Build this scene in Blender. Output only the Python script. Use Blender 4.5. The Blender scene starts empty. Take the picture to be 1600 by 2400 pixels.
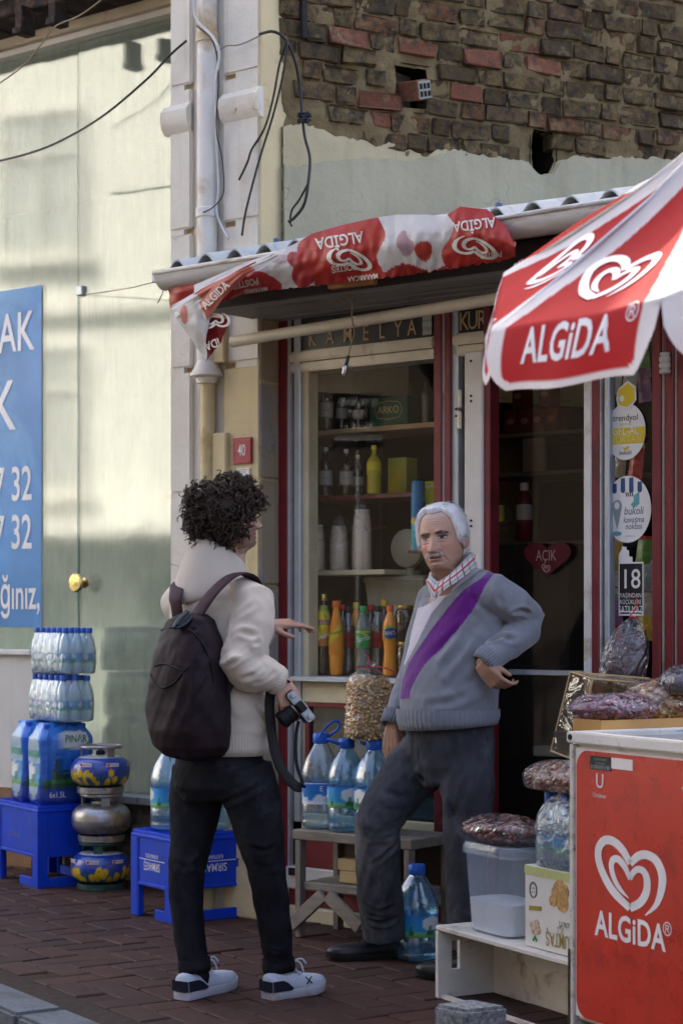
import bpy, bmesh, math, random
import numpy as np
from mathutils import Vector, Matrix, noise
random.seed(7)
np.random.seed(7)
scene = bpy.context.scene
COL = scene.collection
R = math.radians
# --- camera, light, exposure
EYE, FPX, CX, CY = 1.32, 4500.0, 800.0, 1440.0          # eye height, focal length and principal point in photo pixels
cam_data = bpy.data.cameras.new("camera")
cam = bpy.data.objects.new("camera", cam_data)
COL.objects.link(cam)
cam.location = (0, 0, EYE)
cam.rotation_euler = (R(90), 0, 0)
cam_data.sensor_fit = 'VERTICAL'
cam_data.sensor_height = 36
cam_data.lens = 36 * FPX / 2400
cam_data.shift_y = (CY - 1200) / 2400
cam_data.clip_end = 500
cam_data.dof.use_dof = True
cam_data.dof.focus_distance = 6.9
cam_data.dof.aperture_fstop = 4.5
scene.camera = cam
SUN_DIR = Vector((0.22, 0.62, 0.75)).normalized()          # towards the sun: behind the shop, the street lies in shade
world = bpy.data.worlds.new("World")
scene.world = world
world.use_nodes = True
wn = world.node_tree
sky = wn.nodes.new("ShaderNodeTexSky")
sky.sky_type = 'NISHITA'
sky.sun_disc = False
sky.sun_elevation = math.asin(SUN_DIR.z)
sky.sun_rotation = math.atan2(SUN_DIR.x, SUN_DIR.y)
sky.air_density = 0.7
sky.dust_density = 7.0
sky.ozone_density = 0.4
wn.nodes["Background"].inputs[1].default_value = 0.15
wn.links.new(sky.outputs[0], wn.nodes["Background"].inputs[0])
sun_data = bpy.data.lights.new("sun", 'SUN')
sun = bpy.data.objects.new("sun", sun_data)
COL.objects.link(sun)
sun_data.energy = 4.0
sun_data.angle = R(0.5)
sun_data.color = (1.0, 0.90, 0.76)
sun.rotation_euler = SUN_DIR.to_track_quat('Z', 'Y').to_euler()
sun.location = (-6, 4, 12)
vs = scene.view_settings
vs.view_transform = 'Standard'
vs.look = 'None'
vs.exposure = 2.45
vs.gamma = 1
vs.use_curve_mapping = False
scene.render.engine = 'CYCLES'
cy = scene.cycles
cy.use_denoising = True
cy.max_bounces = 7
cy.diffuse_bounces = 3
cy.glossy_bounces = 3
cy.transmission_bounces = 6
cy.transparent_max_bounces = 24
cy.sample_clamp_indirect = 6
cy.caustics_reflective = False
cy.caustics_refractive = False
cy.blur_glossy = 0.5
# --- helpers: places
def P(px, py, Y):
 return Vector(((px - CX) / FPX * Y, Y, EYE - (py - CY) / FPX * Y))
def G(px, py, z=0.0):
 Y = (EYE - z) * FPX / (py - CY)
 return Vector(((px - CX) / FPX * Y, Y, z))
class Frame:
 def __init__(self, origin, deg):
  self.o = Vector((origin[0], origin[1], 0))
  self.a = R(deg)
  self.M = Matrix.Translation(self.o) @ Matrix.Rotation(-self.a, 4, 'Z')
  self.I = self.M.inverted()
 def at(self, px, py, d=0.0):
  k = (px - CX) / FPX
  ex = Vector((math.cos(self.a), -math.sin(self.a)))
  ey = Vector((math.sin(self.a), math.cos(self.a)))
  p0 = Vector((self.o.x, self.o.y)) + d * ey
  u = (k * p0.y - p0.x) / (ex.x - k * ex.y)
  Y = p0.y + u * ex.y
  return Vector((u, d, EYE - (py - CY) / FPX * Y))
 def x(self, px, d=0.0):
  return self.at(px, CY, d).x
 def z(self, px, py, d=0.0):
  return self.at(px, py, d).z
 def world(self, p):
  return self.M @ Vector(p)
 def local(self, p):
  return self.I @ Vector(p)
F = Frame((-0.110, 8.25), 38.5)      # shop front
B = Frame((0, 0), -26.0)             # bare brick wall above it (origin set below)
ST = Frame((0, 0), 56.7)             # kerb and paving
FZ = Frame((0, 0), 61.4)             # freezer, bench
# --- helpers: objects
def put(name, me, parent=None, M=None):
 o = bpy.data.objects.new(name, me)
 COL.objects.link(o)
 if parent is not None:
  o.parent = parent
 if M is not None:
  o.matrix_local = M
 return o
def tag(o, label=None, cat=None, group=None, kind=None):
 if label: o["label"] = label
 if cat: o["category"] = cat
 if group: o["group"] = group
 if kind: o["kind"] = kind
 return o
def thing(name, label, cat, M=None, group=None):
 o = bpy.data.objects.new(name, None)
 o.empty_display_size = 0.1
 COL.objects.link(o)
 if M is not None:
  if not isinstance(M, Matrix):
   M = Matrix.Translation(Vector(M))
  o.matrix_world = M
 return tag(o, label, cat, group)
def copy_tree(o, parent=None):
 c = o.copy()
 COL.objects.link(c)
 c.parent = parent
 for ch in o.children:
  copy_tree(ch, c)
 return c
def TR(x, y, z, rz=0.0):
 return Matrix.Translation((x, y, z)) @ Matrix.Rotation(rz, 4, 'Z')
def catmull(pts, n=6, closed=False):
 pts = [Vector(p) for p in pts]
 out = []
 m = len(pts)
 segs = m if closed else m - 1
 for i in range(segs):
  if closed:
   p0, p1, p2, p3 = pts[(i - 1) % m], pts[i], pts[(i + 1) % m], pts[(i + 2) % m]
  else:
   p0 = pts[max(i - 1, 0)]; p1 = pts[i]; p2 = pts[i + 1]; p3 = pts[min(i + 2, m - 1)]
  for k in range(n):
   t = k / n
   out.append(0.5 * ((2 * p1) + (p2 - p0) * t + (2 * p0 - 5 * p1 + 4 * p2 - p3) * t * t + (3 * p1 - p0 - 3 * p2 + p3) * t ** 3))
 if not closed:
  out.append(pts[-1])
 return out
class MB:
 def __init__(self):
  self.v = []; self.f = []; self.mi = []; self.cur = 0
 def add(self, vs_, fs_, M=None):
  b = len(self.v)
  if M is not None:
   vs_ = [M @ Vector(p) for p in vs_]
  self.v.extend([tuple(p) for p in vs_])
  for f in fs_:
   self.f.append([i + b for i in f]); self.mi.append(self.cur)
  return self
 def box(self, x0, x1, y0, y1, z0, z1, M=None):
  if x0 > x1: x0, x1 = x1, x0
  if y0 > y1: y0, y1 = y1, y0
  if z0 > z1: z0, z1 = z1, z0
  v = [(x0, y0, z0), (x1, y0, z0), (x1, y1, z0), (x0, y1, z0), (x0, y0, z1), (x1, y0, z1), (x1, y1, z1), (x0, y1, z1)]
  f = [(0, 3, 2, 1), (4, 5, 6, 7), (0, 1, 5, 4), (1, 2, 6, 5), (2, 3, 7, 6), (3, 0, 4, 7)]
  return self.add(v, f, M)
 def bar(self, a, b, w, t, up=(0, 0, 1)):
  a = Vector(a); b = Vector(b)
  d = (b - a).normalized(); up = Vector(up)
  s = d.cross(up)
  if s.length < 1e-4: s = d.cross(Vector((1, 0, 0)))
  s.normalize(); u = s.cross(d).normalized()
  v = []
  for p in (a, b):
   for (i, j) in ((-1, -1), (1, -1), (1, 1), (-1, 1)):
    v.append(p + s * i * w / 2 + u * j * t / 2)
  return self.add(v, [(3, 2, 1, 0), (4, 5, 6, 7), (0, 1, 5, 4), (1, 2, 6, 5), (2, 3, 7, 6), (3, 0, 4, 7)])
 def rings(self, rings, closed=True, cap0=True, cap1=True):
  n = len(rings[0]); v = [p for r in rings for p in r]; f = []
  for i in range(len(rings) - 1):
   for j in range(n if closed else n - 1):
    k = (j + 1) % n
    f.append((i * n + j, i * n + k, (i + 1) * n + k, (i + 1) * n + j))
  if closed and cap0: f.append(tuple(reversed(range(n))))
  if closed and cap1: f.append(tuple((len(rings) - 1) * n + j for j in range(n)))
  return self.add(v, f)
 def tube(self, pts, r, n=8, r2=None, ref=None, cap=True):
  pts = [Vector(p) for p in pts]; m = len(pts); rings = []; s = None
  for i, p in enumerate(pts):
   t = (pts[min(i + 1, m - 1)] - pts[max(i - 1, 0)])
   t = t.normalized() if t.length > 1e-9 else Vector((0, 0, 1))
   if ref is not None:
    s = Vector(ref[i] if isinstance(ref, list) else ref); s = s - t * s.dot(t)
    if s.length < 1e-5: s = t.orthogonal()
   elif s is None: s = t.orthogonal()
   else:
    s = s - t * s.dot(t)
    if s.length < 1e-5: s = t.orthogonal()
   s = s.normalized(); u = t.cross(s)
   ra = r[i] if isinstance(r, (list, tuple)) else r
   rb = (r2[i] if isinstance(r2, (list, tuple)) else r2) if r2 is not None else ra
   rings.append([p + s * (ra * math.cos(2 * math.pi * k / n)) + u * (rb * math.sin(2 * math.pi * k / n)) for k in range(n)])
  return self.rings(rings, True, cap, cap)
 def lathe(self, prof, n=20, M=None, cap0=True, cap1=True, sx=1, sy=1, power=2.0):
  rings = []
  for (r, z) in prof:
   ring = []
   for k in range(n):
    a = 2 * math.pi * k / n; c, s = math.cos(a), math.sin(a)
    if power != 2.0:
     c = math.copysign(abs(c) ** (2 / power), c); s = math.copysign(abs(s) ** (2 / power), s)
    p = Vector((r * c * sx, r * s * sy, z)); ring.append(M @ p if M is not None else p)
   rings.append(ring)
  return self.rings(rings, True, cap0, cap1)
 def grid(self, fn, nu, nv):
  v = []; f = []
  for j in range(nv + 1):
   for i in range(nu + 1):
    v.append(Vector(fn(i / nu, j / nv)))
  for j in range(nv):
   for i in range(nu):
    a = j * (nu + 1) + i
    f.append((a, a + 1, a + nu + 2, a + nu + 1))
  return self.add(v, f)
 def prism(self, poly, y0, y1, M=None):
  n = len(poly)
  v = [(p[0], y0, p[1]) for p in poly] + [(p[0], y1, p[1]) for p in poly]
  f = [tuple(range(n)), tuple(reversed(range(n, 2 * n)))]
  for i in range(n):
   k = (i + 1) % n
   f.append((i, i + n, k + n, k))
  return self.add(v, f, M)
 def mesh(self, name, mats=None, smooth=False, bevel=0, seg=1, weld=False, subsurf=0):
  me = bpy.data.meshes.new(name)
  me.from_pydata(self.v, [], self.f)
  if mats is not None:
   for m in (mats if isinstance(mats, (list, tuple)) else [mats]):
    me.materials.append(m)
  if any(self.mi):
   me.polygons.foreach_set("material_index", self.mi)
  bm = bmesh.new(); bm.from_mesh(me)
  if weld: bmesh.ops.remove_doubles(bm, verts=bm.verts, dist=1e-5)
  bmesh.ops.recalc_face_normals(bm, faces=bm.faces)
  if bevel:
   es = [e for e in bm.edges if len(e.link_faces) == 2 and e.calc_face_angle(0) > 0.6]
   bmesh.ops.bevel(bm, geom=es, offset=bevel, segments=seg, affect='EDGES', clamp_overlap=True)
  bm.to_mesh(me); bm.free()
  if smooth:
   me.polygons.foreach_set("use_smooth", [True] * len(me.polygons))
   if smooth == 'auto':
    try: me.set_sharp_from_angle(angle=R(38))
    except Exception: pass
  return me
 def build(self, name, mats, parent=None, M=None, **kw):
  return put(name, self.mesh(name, mats, **kw), parent, M)
_txt = {}
def text2d(s, size=1.0, bold=0.0, align='CENTER', spacing=1.0, sx=1.0, shear=0.0):
 key = (s, bold, align, spacing, shear)
 if key not in _txt:
  cu = bpy.data.curves.new("lettering", 'FONT')
  cu.body = s; cu.size = 1.0; cu.offset = bold; cu.align_x = align; cu.align_y = 'CENTER'
  cu.space_character = spacing; cu.shear = shear; cu.resolution_u = 3
  o = bpy.data.objects.new("lettering", cu)
  COL.objects.link(o)
  bpy.context.view_layer.update()
  dg = bpy.context.evaluated_depsgraph_get()
  me = o.evaluated_get(dg).to_mesh()
  v = [tuple(p.co)[:2] for p in me.vertices]; f = [tuple(p.vertices) for p in me.polygons]
  o.evaluated_get(dg).to_mesh_clear()
  bpy.data.objects.remove(o); bpy.data.curves.remove(cu)
  _txt[key] = (v, f)
 v, f = _txt[key]
 return [(x * size * sx, y * size) for x, y in v], f
def decal(mb, v2, f2, fn):
 mb.add([Vector(fn(x, y)) for x, y in v2], f2)
 return mb
def poly2d(points):
 return [tuple(p) for p in points], [tuple(range(len(points)))]
def ribbon2d(pts, widths, n=8):
 P3 = [Vector((p[0], p[1], w)) for p, w in zip(pts, widths)]
 c = catmull(P3, n)
 v = []; f = []
 for i, p in enumerate(c):
  t = c[min(i + 1, len(c) - 1)] - c[max(i - 1, 0)]; t = Vector((t.x, t.y)).normalized()
  nn = Vector((-t.y, t.x)) * max(p.z, 0.0005) / 2
  v += [(p.x + nn.x, p.y + nn.y), (p.x - nn.x, p.y - nn.y)]
 for i in range(len(c) - 1):
  f.append((2 * i, 2 * i + 1, 2 * i + 3, 2 * i + 2))
 return v, f
def heart_swirl():
 def n_(p): return ((p[0] - 1237) / 430, (1445 - p[1]) / 430)
 parts = []
 a = [(1332, 1628), (1392, 1568), (1424, 1490), (1430, 1410), (1398, 1345), (1345, 1322), (1290, 1335), (1240, 1382)]
 w = [6, 26, 40, 46, 46, 44, 42, 36]
 parts.append(ribbon2d([n_(p) for p in a], [q / 430 for q in w]))
 a = [(1240, 1382), (1195, 1320), (1140, 1284), (1085, 1284), (1047, 1325), (1042, 1385), (1075, 1465), (1140, 1545), (1238, 1610)]
 w = [36, 44, 46, 44, 42, 42, 44, 46, 40]
 parts.append(ribbon2d([n_(p) for p in a], [q / 430 for q in w]))
 a = [(1238, 1610), (1300, 1570), (1335, 1515), (1342, 1455), (1325, 1412), (1290, 1402), (1258, 1425), (1240, 1462)]
 w = [40, 42, 42, 40, 38, 34, 30, 24]
 parts.append(ribbon2d([n_(p) for p in a], [q / 430 for q in w]))
 a = [(1240, 1462), (1208, 1405), (1170, 1372), (1138, 1376), (1124, 1412), (1140, 1470), (1178, 1522), (1232, 1560)]
 w = [24, 34, 38, 36, 32, 30, 24, 5]
 parts.append(ribbon2d([n_(p) for p in a], [q / 430 for q in w]))
 V = []; Fa = []
 for v, f in parts:
  b = len(V); V += v; Fa += [tuple(i + b for i in q) for q in f]
 return V, Fa
HEART = heart_swirl()
# --- materials
MATS = {}
def nt_of(name):
 m = bpy.data.materials.new(name); m.use_nodes = True
 return m, m.node_tree, m.node_tree.nodes["Principled BSDF"]
def coords(nt, scale=1.0, kind='Object', stretch=(1, 1, 1)):
 tc = nt.nodes.new("ShaderNodeTexCoord"); mp = nt.nodes.new("ShaderNodeMapping")
 nt.links.new(tc.outputs[kind], mp.inputs[0])
 mp.inputs['Scale'].default_value = (scale * stretch[0], scale * stretch[1], scale * stretch[2])
 return mp.outputs[0]
def noise_n(nt, co, scale, detail=6, rough=.6, dist=0.0):
 n = nt.nodes.new("ShaderNodeTexNoise"); nt.links.new(co, n.inputs['Vector'])
 n.inputs['Scale'].default_value = scale; n.inputs['Detail'].default_value = detail
 n.inputs['Roughness'].default_value = rough; n.inputs['Distortion'].default_value = dist
 return n.outputs['Fac']
def ramp(nt, fac, stops):
 r = nt.nodes.new("ShaderNodeValToRGB"); nt.links.new(fac, r.inputs[0])
 el = r.color_ramp.elements
 while len(el) < len(stops): el.new(0.5)
 for e, (p, c) in zip(el, stops):
  e.position = p; e.color = (c[0], c[1], c[2], 1) if hasattr(c, '__len__') else (c, c, c, 1)
 return r.outputs[0]
def mixc(nt, fac, a, b, mode='MIX'):
 m = nt.nodes.new("ShaderNodeMix"); m.data_type = 'RGBA'; m.blend_type = mode
 ins = {'fac': m.inputs[0], 'a': m.inputs[6], 'b': m.inputs[7]}
 for k, val in (('fac', fac), ('a', a), ('b', b)):
  if hasattr(val, 'links') or isinstance(val, bpy.types.NodeSocket): nt.links.new(val, ins[k])
  elif k == 'fac': ins[k].default_value = val
  else: ins[k].default_value = (val[0], val[1], val[2], 1)
 return m.outputs[2]
def bump_n(nt, height, strength=.2, dist=.01, prev=None):
 b = nt.nodes.new("ShaderNodeBump"); nt.links.new(height, b.inputs['Height'])
 b.inputs['Strength'].default_value = strength; b.inputs['Distance'].default_value = dist
 if prev is not None: nt.links.new(prev, b.inputs['Normal'])
 return b.outputs[0]
def mat(name, col, rough=.55, metal=0.0, var=.12, scale=6, bump=.08, bscale=90, dirt=None, dirt_amt=.0, dscale=3,
  rvar=.08, spec=.4, coat=0.0, rand=0.0, stretch=(1, 1, 1), kind='Object', sheen=0.0, bdist=.004):
 if name in MATS: return MATS[name]
 m, nt, bs = nt_of(name); L = nt.links.new
 co = coords(nt, 1, kind, stretch)
 n1 = noise_n(nt, co, scale, 7, .62)
 lo = tuple(max(c * (1 - var), 0) for c in col); hi = tuple(min(c * (1 + var), 1) for c in col)
 c = ramp(nt, n1, [(.3, lo), (.7, hi)])
 if rand:
  oi = nt.nodes.new("ShaderNodeObjectInfo")
  c = mixc(nt, 1.0, c, ramp(nt, oi.outputs['Random'], [(0, (1 - rand,) * 3), (1, (1 + rand * .4,) * 3)]), 'MULTIPLY')
 if dirt is not None:
  n2 = noise_n(nt, co, dscale, 8, .7, .4)
  c = mixc(nt, ramp(nt, n2, [(.62 - dirt_amt * .35, 0.0), (.74 - dirt_amt * .2, 1.0)]), c, dirt)
 L(c, bs.inputs['Base Color'])
 rr = ramp(nt, noise_n(nt, co, scale * 1.7, 5), [(.3, max(rough - rvar, .02)), (.7, min(rough + rvar, 1))])
 L(rr, bs.inputs['Roughness'])
 bs.inputs['Metallic'].default_value = metal
 bs.inputs['Specular IOR Level'].default_value = spec if (rough < .5 or spec != .4) else .15
 bs.inputs['Coat Weight'].default_value = coat
 if sheen:
  bs.inputs['Sheen Weight'].default_value = sheen; bs.inputs['Sheen Roughness'].default_value = .5
 if bump:
  L(bump_n(nt, noise_n(nt, co, bscale, 6, .6), bump, bdist), bs.inputs['Normal'])
 MATS[name] = m
 return m
def clear(name, tint=(.9, .95, 1), body=.15, col=(.8, .88, .95), ior=1.5, rough=.03, bump=0.0, bscale=25, boost=1.0, bdist=.01, gtint=(1, 1, 1), streak=0.0):
 if name in MATS: return MATS[name]
 m, nt, bs = nt_of(name); L = nt.links.new
 out = nt.nodes["Material Output"]; nt.nodes.remove(bs)
 tr = nt.nodes.new("ShaderNodeBsdfTransparent"); tr.inputs[0].default_value = (*tint, 1)
 df = nt.nodes.new("ShaderNodeBsdfDiffuse"); df.inputs[0].default_value = (*col, 1)
 gl = nt.nodes.new("ShaderNodeBsdfGlossy"); gl.inputs['Roughness'].default_value = rough; gl.inputs[0].default_value = (*gtint, 1)
 m1 = nt.nodes.new("ShaderNodeMixShader"); m1.inputs[0].default_value = body
 if streak: L(ramp(nt, noise_n(nt, coords(nt, 1, 'Object', (9, 9, .7)), 3, 8, .7), [(.35, body * .55), (.75, body + streak)]), m1.inputs[0])
 m2 = nt.nodes.new("ShaderNodeMixShader")
 fr = nt.nodes.new("ShaderNodeFresnel"); ge = nt.nodes.new("ShaderNodeNewGeometry"); mr = nt.nodes.new("ShaderNodeMapRange")
 mr.inputs['To Min'].default_value = ior; mr.inputs['To Max'].default_value = 1 / ior; L(ge.outputs['Backfacing'], mr.inputs[0]); L(mr.outputs[0], fr.inputs[0])
 fac = fr.outputs[0]
 if boost != 1.0:
  mu = nt.nodes.new("ShaderNodeMath"); mu.operation = 'MULTIPLY'; mu.use_clamp = True
  L(fac, mu.inputs[0]); mu.inputs[1].default_value = boost; fac = mu.outputs[0]
 if bump:
  bn = bump_n(nt, noise_n(nt, coords(nt), bscale, 3, .55, 1.5), bump, bdist)
  L(bn, gl.inputs['Normal']); L(bn, fr.inputs['Normal'])
 L(tr.outputs[0], m1.inputs[1]); L(df.outputs[0], m1.inputs[2])
 L(fac, m2.inputs[0]); L(m1.outputs[0], m2.inputs[1]); L(gl.outputs[0], m2.inputs[2])
 L(m2.outputs[0], out.inputs[0])
 MATS[name] = m
 return m
def brick_mat(name, mode):
 m, nt, bs = nt_of(name); L = nt.links.new
 co = coords(nt)
 oi = nt.nodes.new("ShaderNodeObjectInfo")
 if mode == 'old':
  base = ramp(nt, oi.outputs['Random'], [(0, (.085, .055, .026)), (.3, (.125, .083, .036)), (.6, (.18, .118, .05)), (.8, (.12, .072, .037)), (.95, (.20, .09, .04))])
  dark = (.040, .033, .023); pale = (.25, .195, .095)
 elif mode == 'red':
  base = ramp(nt, oi.outputs['Random'], [(0, (.19, .068, .036)), (1, (.27, .10, .05))]); dark = (.12, .06, .04); pale = (.34, .25, .15)
 else:
  base = ramp(nt, oi.outputs['Random'], [(0, (.040, .020, .016)), (.4, (.053, .024, .019)), (.75, (.064, .029, .022)), (1, (.046, .025, .021))]); dark = (.026, .017, .015); pale = (.095, .058, .047)
 v = nt.nodes.new("ShaderNodeVectorMath"); v.operation = 'ADD'; L(co, v.inputs[0]); L(oi.outputs['Random'], v.inputs[1])
 n1 = noise_n(nt, v.outputs[0], 22 if mode != 'paver' else 12, 8, .7, .3)
 c = mixc(nt, ramp(nt, n1, [(.40, 0.0), (.62, 1.0)] if mode != 'paver' else [(.45, 0.0), (.8, .7)]), base, dark)
 n2 = noise_n(nt, v.outputs[0], 13, 8, .7, .2)
 c = mixc(nt, ramp(nt, n2, [(.55, 0.0), (.72, .75 if mode != 'paver' else .35)]), c, pale)
 L(c, bs.inputs['Base Color'])
 bs.inputs['Roughness'].default_value = .92 if mode != 'paver' else .72
 bs.inputs['Specular IOR Level'].default_value = .25
 h = noise_n(nt, v.outputs[0], 55, 8, .7)
 L(bump_n(nt, h, 1.0 if mode != 'paver' else .5, .012 if mode != 'paver' else .004), bs.inputs['Normal'])
 MATS[name] = m
 return m
def wall_mat(name, base, stain, patch=None, stain_amt=.5, bump=.35, streak=True, crack=True, scale=1.0):
 m, nt, bs = nt_of(name); L = nt.links.new
 co = coords(nt, scale)
 c = ramp(nt, noise_n(nt, co, 2.2, 8, .65), [(.3, tuple(x * .88 for x in base)), (.7, base)])
 if patch is not None:
  c = mixc(nt, ramp(nt, noise_n(nt, co, 1.6, 6, .6, .5), [(.5, 0.0), (.56, 1.0)]), c, patch)
 if streak:
  cs = coords(nt, scale, 'Object', (7, 7, .6))
  st = ramp(nt, noise_n(nt, cs, 2.4, 7, .65), [(.52, 0.0), (.75, stain_amt)])
  c = mixc(nt, st, c, stain)
 sp = ramp(nt, noise_n(nt, co, 9, 9, .75, .3), [(.62, 0.0), (.75, stain_amt)])
 c = mixc(nt, sp, c, tuple(x * .7 for x in stain))
 hgt = noise_n(nt, co, 40, 8, .7)
 nrm = bump_n(nt, hgt, bump, .006)
 nrm = bump_n(nt, noise_n(nt, co, 7, 5, .5), bump, .02, nrm)
 if crack:
  vo = nt.nodes.new("ShaderNodeTexVoronoi"); vo.feature = 'DISTANCE_TO_EDGE'
  wv = nt.nodes.new("ShaderNodeVectorMath"); wv.operation = 'ADD'; L(co, wv.inputs[0])
  nz = nt.nodes.new("ShaderNodeTexNoise"); L(co, nz.inputs['Vector']); nz.inputs['Scale'].default_value = 5; L(nz.outputs['Color'], wv.inputs[1])
  L(wv.outputs[0], vo.inputs['Vector']); vo.inputs['Scale'].default_value = 1.3
  ck = ramp(nt, vo.outputs['Distance'], [(0, 1.0), (.006, 0.0)])
  gate = ramp(nt, noise_n(nt, co, 1.1, 3), [(.55, 0.0), (.62, 1.0)])
  mu = nt.nodes.new("ShaderNodeMath"); mu.operation = 'MULTIPLY'; L(ck, mu.inputs[0]); L(gate, mu.inputs[1])
  c = mixc(nt, mu.outputs[0], c, (.10, .085, .06))
 L(c, bs.inputs['Base Color']); L(nrm, bs.inputs['Normal'])
 bs.inputs['Roughness'].default_value = .9; bs.inputs['Specular IOR Level'].default_value = .2
 MATS[name] = m
 return m
def wood_mat(name, a, b, along='x', rough=.75, sc=1.0):
 if name in MATS: return MATS[name]
 m, nt, bs = nt_of(name); L = nt.links.new
 st = {'x': (1.2, 14, 14), 'y': (14, 1.2, 14), 'z': (14, 14, 1.2)}[along]
 co = coords(nt, sc, 'Object', st)
 n1 = noise_n(nt, co, 3, 8, .65, .6)
 c = ramp(nt, n1, [(.3, a), (.7, b)])
 c = mixc(nt, ramp(nt, noise_n(nt, coords(nt, sc), 5, 6, .7), [(.5, 0.0), (.75, .5)]), c, tuple(x * .45 for x in a))
 L(c, bs.inputs['Base Color']); bs.inputs['Roughness'].default_value = rough; bs.inputs['Specular IOR Level'].default_value = .25
 L(bump_n(nt, n1, .5, .004), bs.inputs['Normal'])
 MATS[name] = m
 return m
white_paint = mat("white_paint", (.62, .60, .57), .45, dirt=(.34, .28, .2), dirt_amt=.15, dscale=4)
cream_alu = mat("cream_aluminium", (.66, .60, .47), .38, dirt=(.34, .27, .18), dirt_amt=.12, dscale=5, bump=.03)
grey_alu = mat("grey_aluminium", (.45, .49, .52), .35, metal=.35, bump=.03)
red_frame = mat("dark_red_paint", (.155, .016, .020), .42, var=.25, dirt=(.05, .012, .012), dirt_amt=.15, bump=.12, bscale=50)
black_gap = mat("black_rubber", (.012, .013, .018), .6)
cream_panel = mat("cream_panel", (.62, .55, .36), .5, dirt=(.4, .33, .18), dirt_amt=.1)
sign_black = mat("sign_black", (.012, .011, .012), .35, dirt=(.05, .045, .04), dirt_amt=.1)
gold_letter = mat("gold_letter", (.48, .33, .16), .45, var=.25, dirt=(.25, .16, .08), dirt_amt=.2, dscale=20)
# --- ground, road, kerb, paving
ST.o = Vector((-0.952, 6.47, 0)); ST.__init__((-0.952, 6.47), 56.7)
asphalt = mat("asphalt", (.030, .031, .034), .85, var=.25, scale=30, bump=.6, bscale=160, bdist=.006)
kerb_stone = mat("kerb_granite", (.12, .135, .15), .8, var=.25, scale=60, bump=.5, bscale=120, dirt=(.09, .09, .09), dirt_amt=.3, dscale=6)
joint_sand = mat("joint_sand", (.045, .034, .028), .95, var=.3, scale=25, bump=.6, bscale=140)
paver_m = brick_mat("paver_clay", 'paver')
g = MB().box(-150, 150, -150, 150, -.5, -.16).build("ground", asphalt); tag(g, kind="structure")
road = MB().box(-40, 40, -7.2, -.19, -.3, -.13).build("road", asphalt, M=ST.M); tag(road, kind="structure")
kerb = thing("kerb", "grey granite kerb stones along the brick pavement edge", "kerb", ST.M)
kb = MB().box(0, .78, -.18, 0, -.3, .003)
kme = kb.mesh("kerb_stone", kerb_stone, bevel=.012, seg=2)
for i in range(-14, 14):
 put("kerb_stone", kme, kerb, Matrix.Translation((i * .8 + .07, random.uniform(-.004, .004), random.uniform(-.003, .003))))
tag(kerb, kind="structure")
far_walk = MB().box(-40, 40, -9.2, -7.2, -.3, 0).build("opposite_pavement", kerb_stone, M=ST.M); tag(far_walk, kind="structure")
pave = MB().box(-30, 30, .002, 12, -.3, -.007).build("pavement", joint_sand, M=ST.M); tag(pave, kind="structure")
W_ = .12
cand = []
for i in range(-90, 90):
 for j in range(-60, 60):
  ox, oy = i + 2 * j, i - 2 * j
  for (x, y, w, h) in ((ox, oy, 2, 1), (ox, oy + 1, 1, 2)):
   x0, y0, x1, y1 = x * W_, y * W_, (x + w) * W_, (y + h) * W_
   if y0 < .004 or y1 > 4.2 or x0 < -6 or x1 > 7: continue
   c = ST.world(((x0 + x1) / 2, (y0 + y1) / 2, 0))
   if c.y < 2: continue
   px = CX + c.x / c.y * FPX; py = CY + EYE / c.y * FPX
   inside = -60 < px < 1660 and py < 2440
   fl = F.local(c)
   if fl.y > 1.2: continue
   hid = (px > 1320) or (px > 690 and fl.y > -.05) or fl.y > .7
   cand.append((0 if inside and not hid else 1, c.y, x0, y0, w, h))
cand.sort()
pm = []
for w, h in ((2, 1), (1, 2)):
 row = []
 for k in range(5):
  b = MB(); gap = .0035
  b.box(gap, w * W_ - gap, gap, h * W_ - gap, -.05, random.uniform(-.001, .0015))
  me = b.mesh("paver", paver_m, bevel=.004)
  for vtx in me.vertices:
   vtx.co += Vector((random.uniform(-.0016, .0016), random.uniform(-.0016, .0016), random.uniform(-.0008, .0008)))
  row.append(me)
 pm.append(row)
rest = MB()
for n, (hid, yy, x0, y0, w, h) in enumerate(cand):
 dz = random.gauss(0, .0014)
 Mt = Matrix.Translation((x0, y0, dz)) @ Matrix.Rotation(random.gauss(0, .006), 4, 'X') @ Matrix.Rotation(random.gauss(0, .006), 4, 'Y')
 if n < 300:
  put("paver", random.choice(pm[0 if w == 2 else 1]), pave, Mt)
 else:
  rest.box(.0035, w * W_ - .0035, .0035, h * W_ - .0035, -.03, -.001, Mt)
o = rest.build("pavers_farther_off", paver_m, pave); tag(o, kind="stuff")
# --- neighbouring glass shop front on the left
GD = .46                                                  # its glass stands back from the shop front
ochre = wall_mat("ochre_wall", (.55, .40, .22), (.30, .2, .1), stain_amt=.5)
left_white = wall_mat("left_white_panel", (.62, .61, .58), (.42, .38, .32), stain_amt=.25, crack=False, bump=.1)
dark_beam = mat("rusty_beam", (.035, .026, .022), .8, var=.5, scale=12, bump=.7, bscale=50, dirt=(.16, .09, .05), dirt_amt=.25, dscale=9)
strip_m = mat("beige_strip", (.50, .43, .33), .5, dirt=(.3, .22, .13), dirt_amt=.2)
glass_left = clear("street_glass", tint=(.84, .89, .86), body=.16, col=(.40, .46, .41), gtint=(.93, .97, .95), ior=1.9, boost=.90, streak=.14, rough=.06, bump=.012, bscale=1.2, bdist=.05)
glass_edge = mat("glass_edge", (.05, .22, .17), .15, var=.2, bump=0, spec=.8)
nb = thing("glass_shop_front", "pale glass fronted shop under a rusty beam, left of the pilaster", "building", F.M)
xL, xR = -7.0, F.x(410, GD)
def zG(px, py): return F.z(px, py, GD)
z_gt = zG(100, 122)                                      # top of glass
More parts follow.
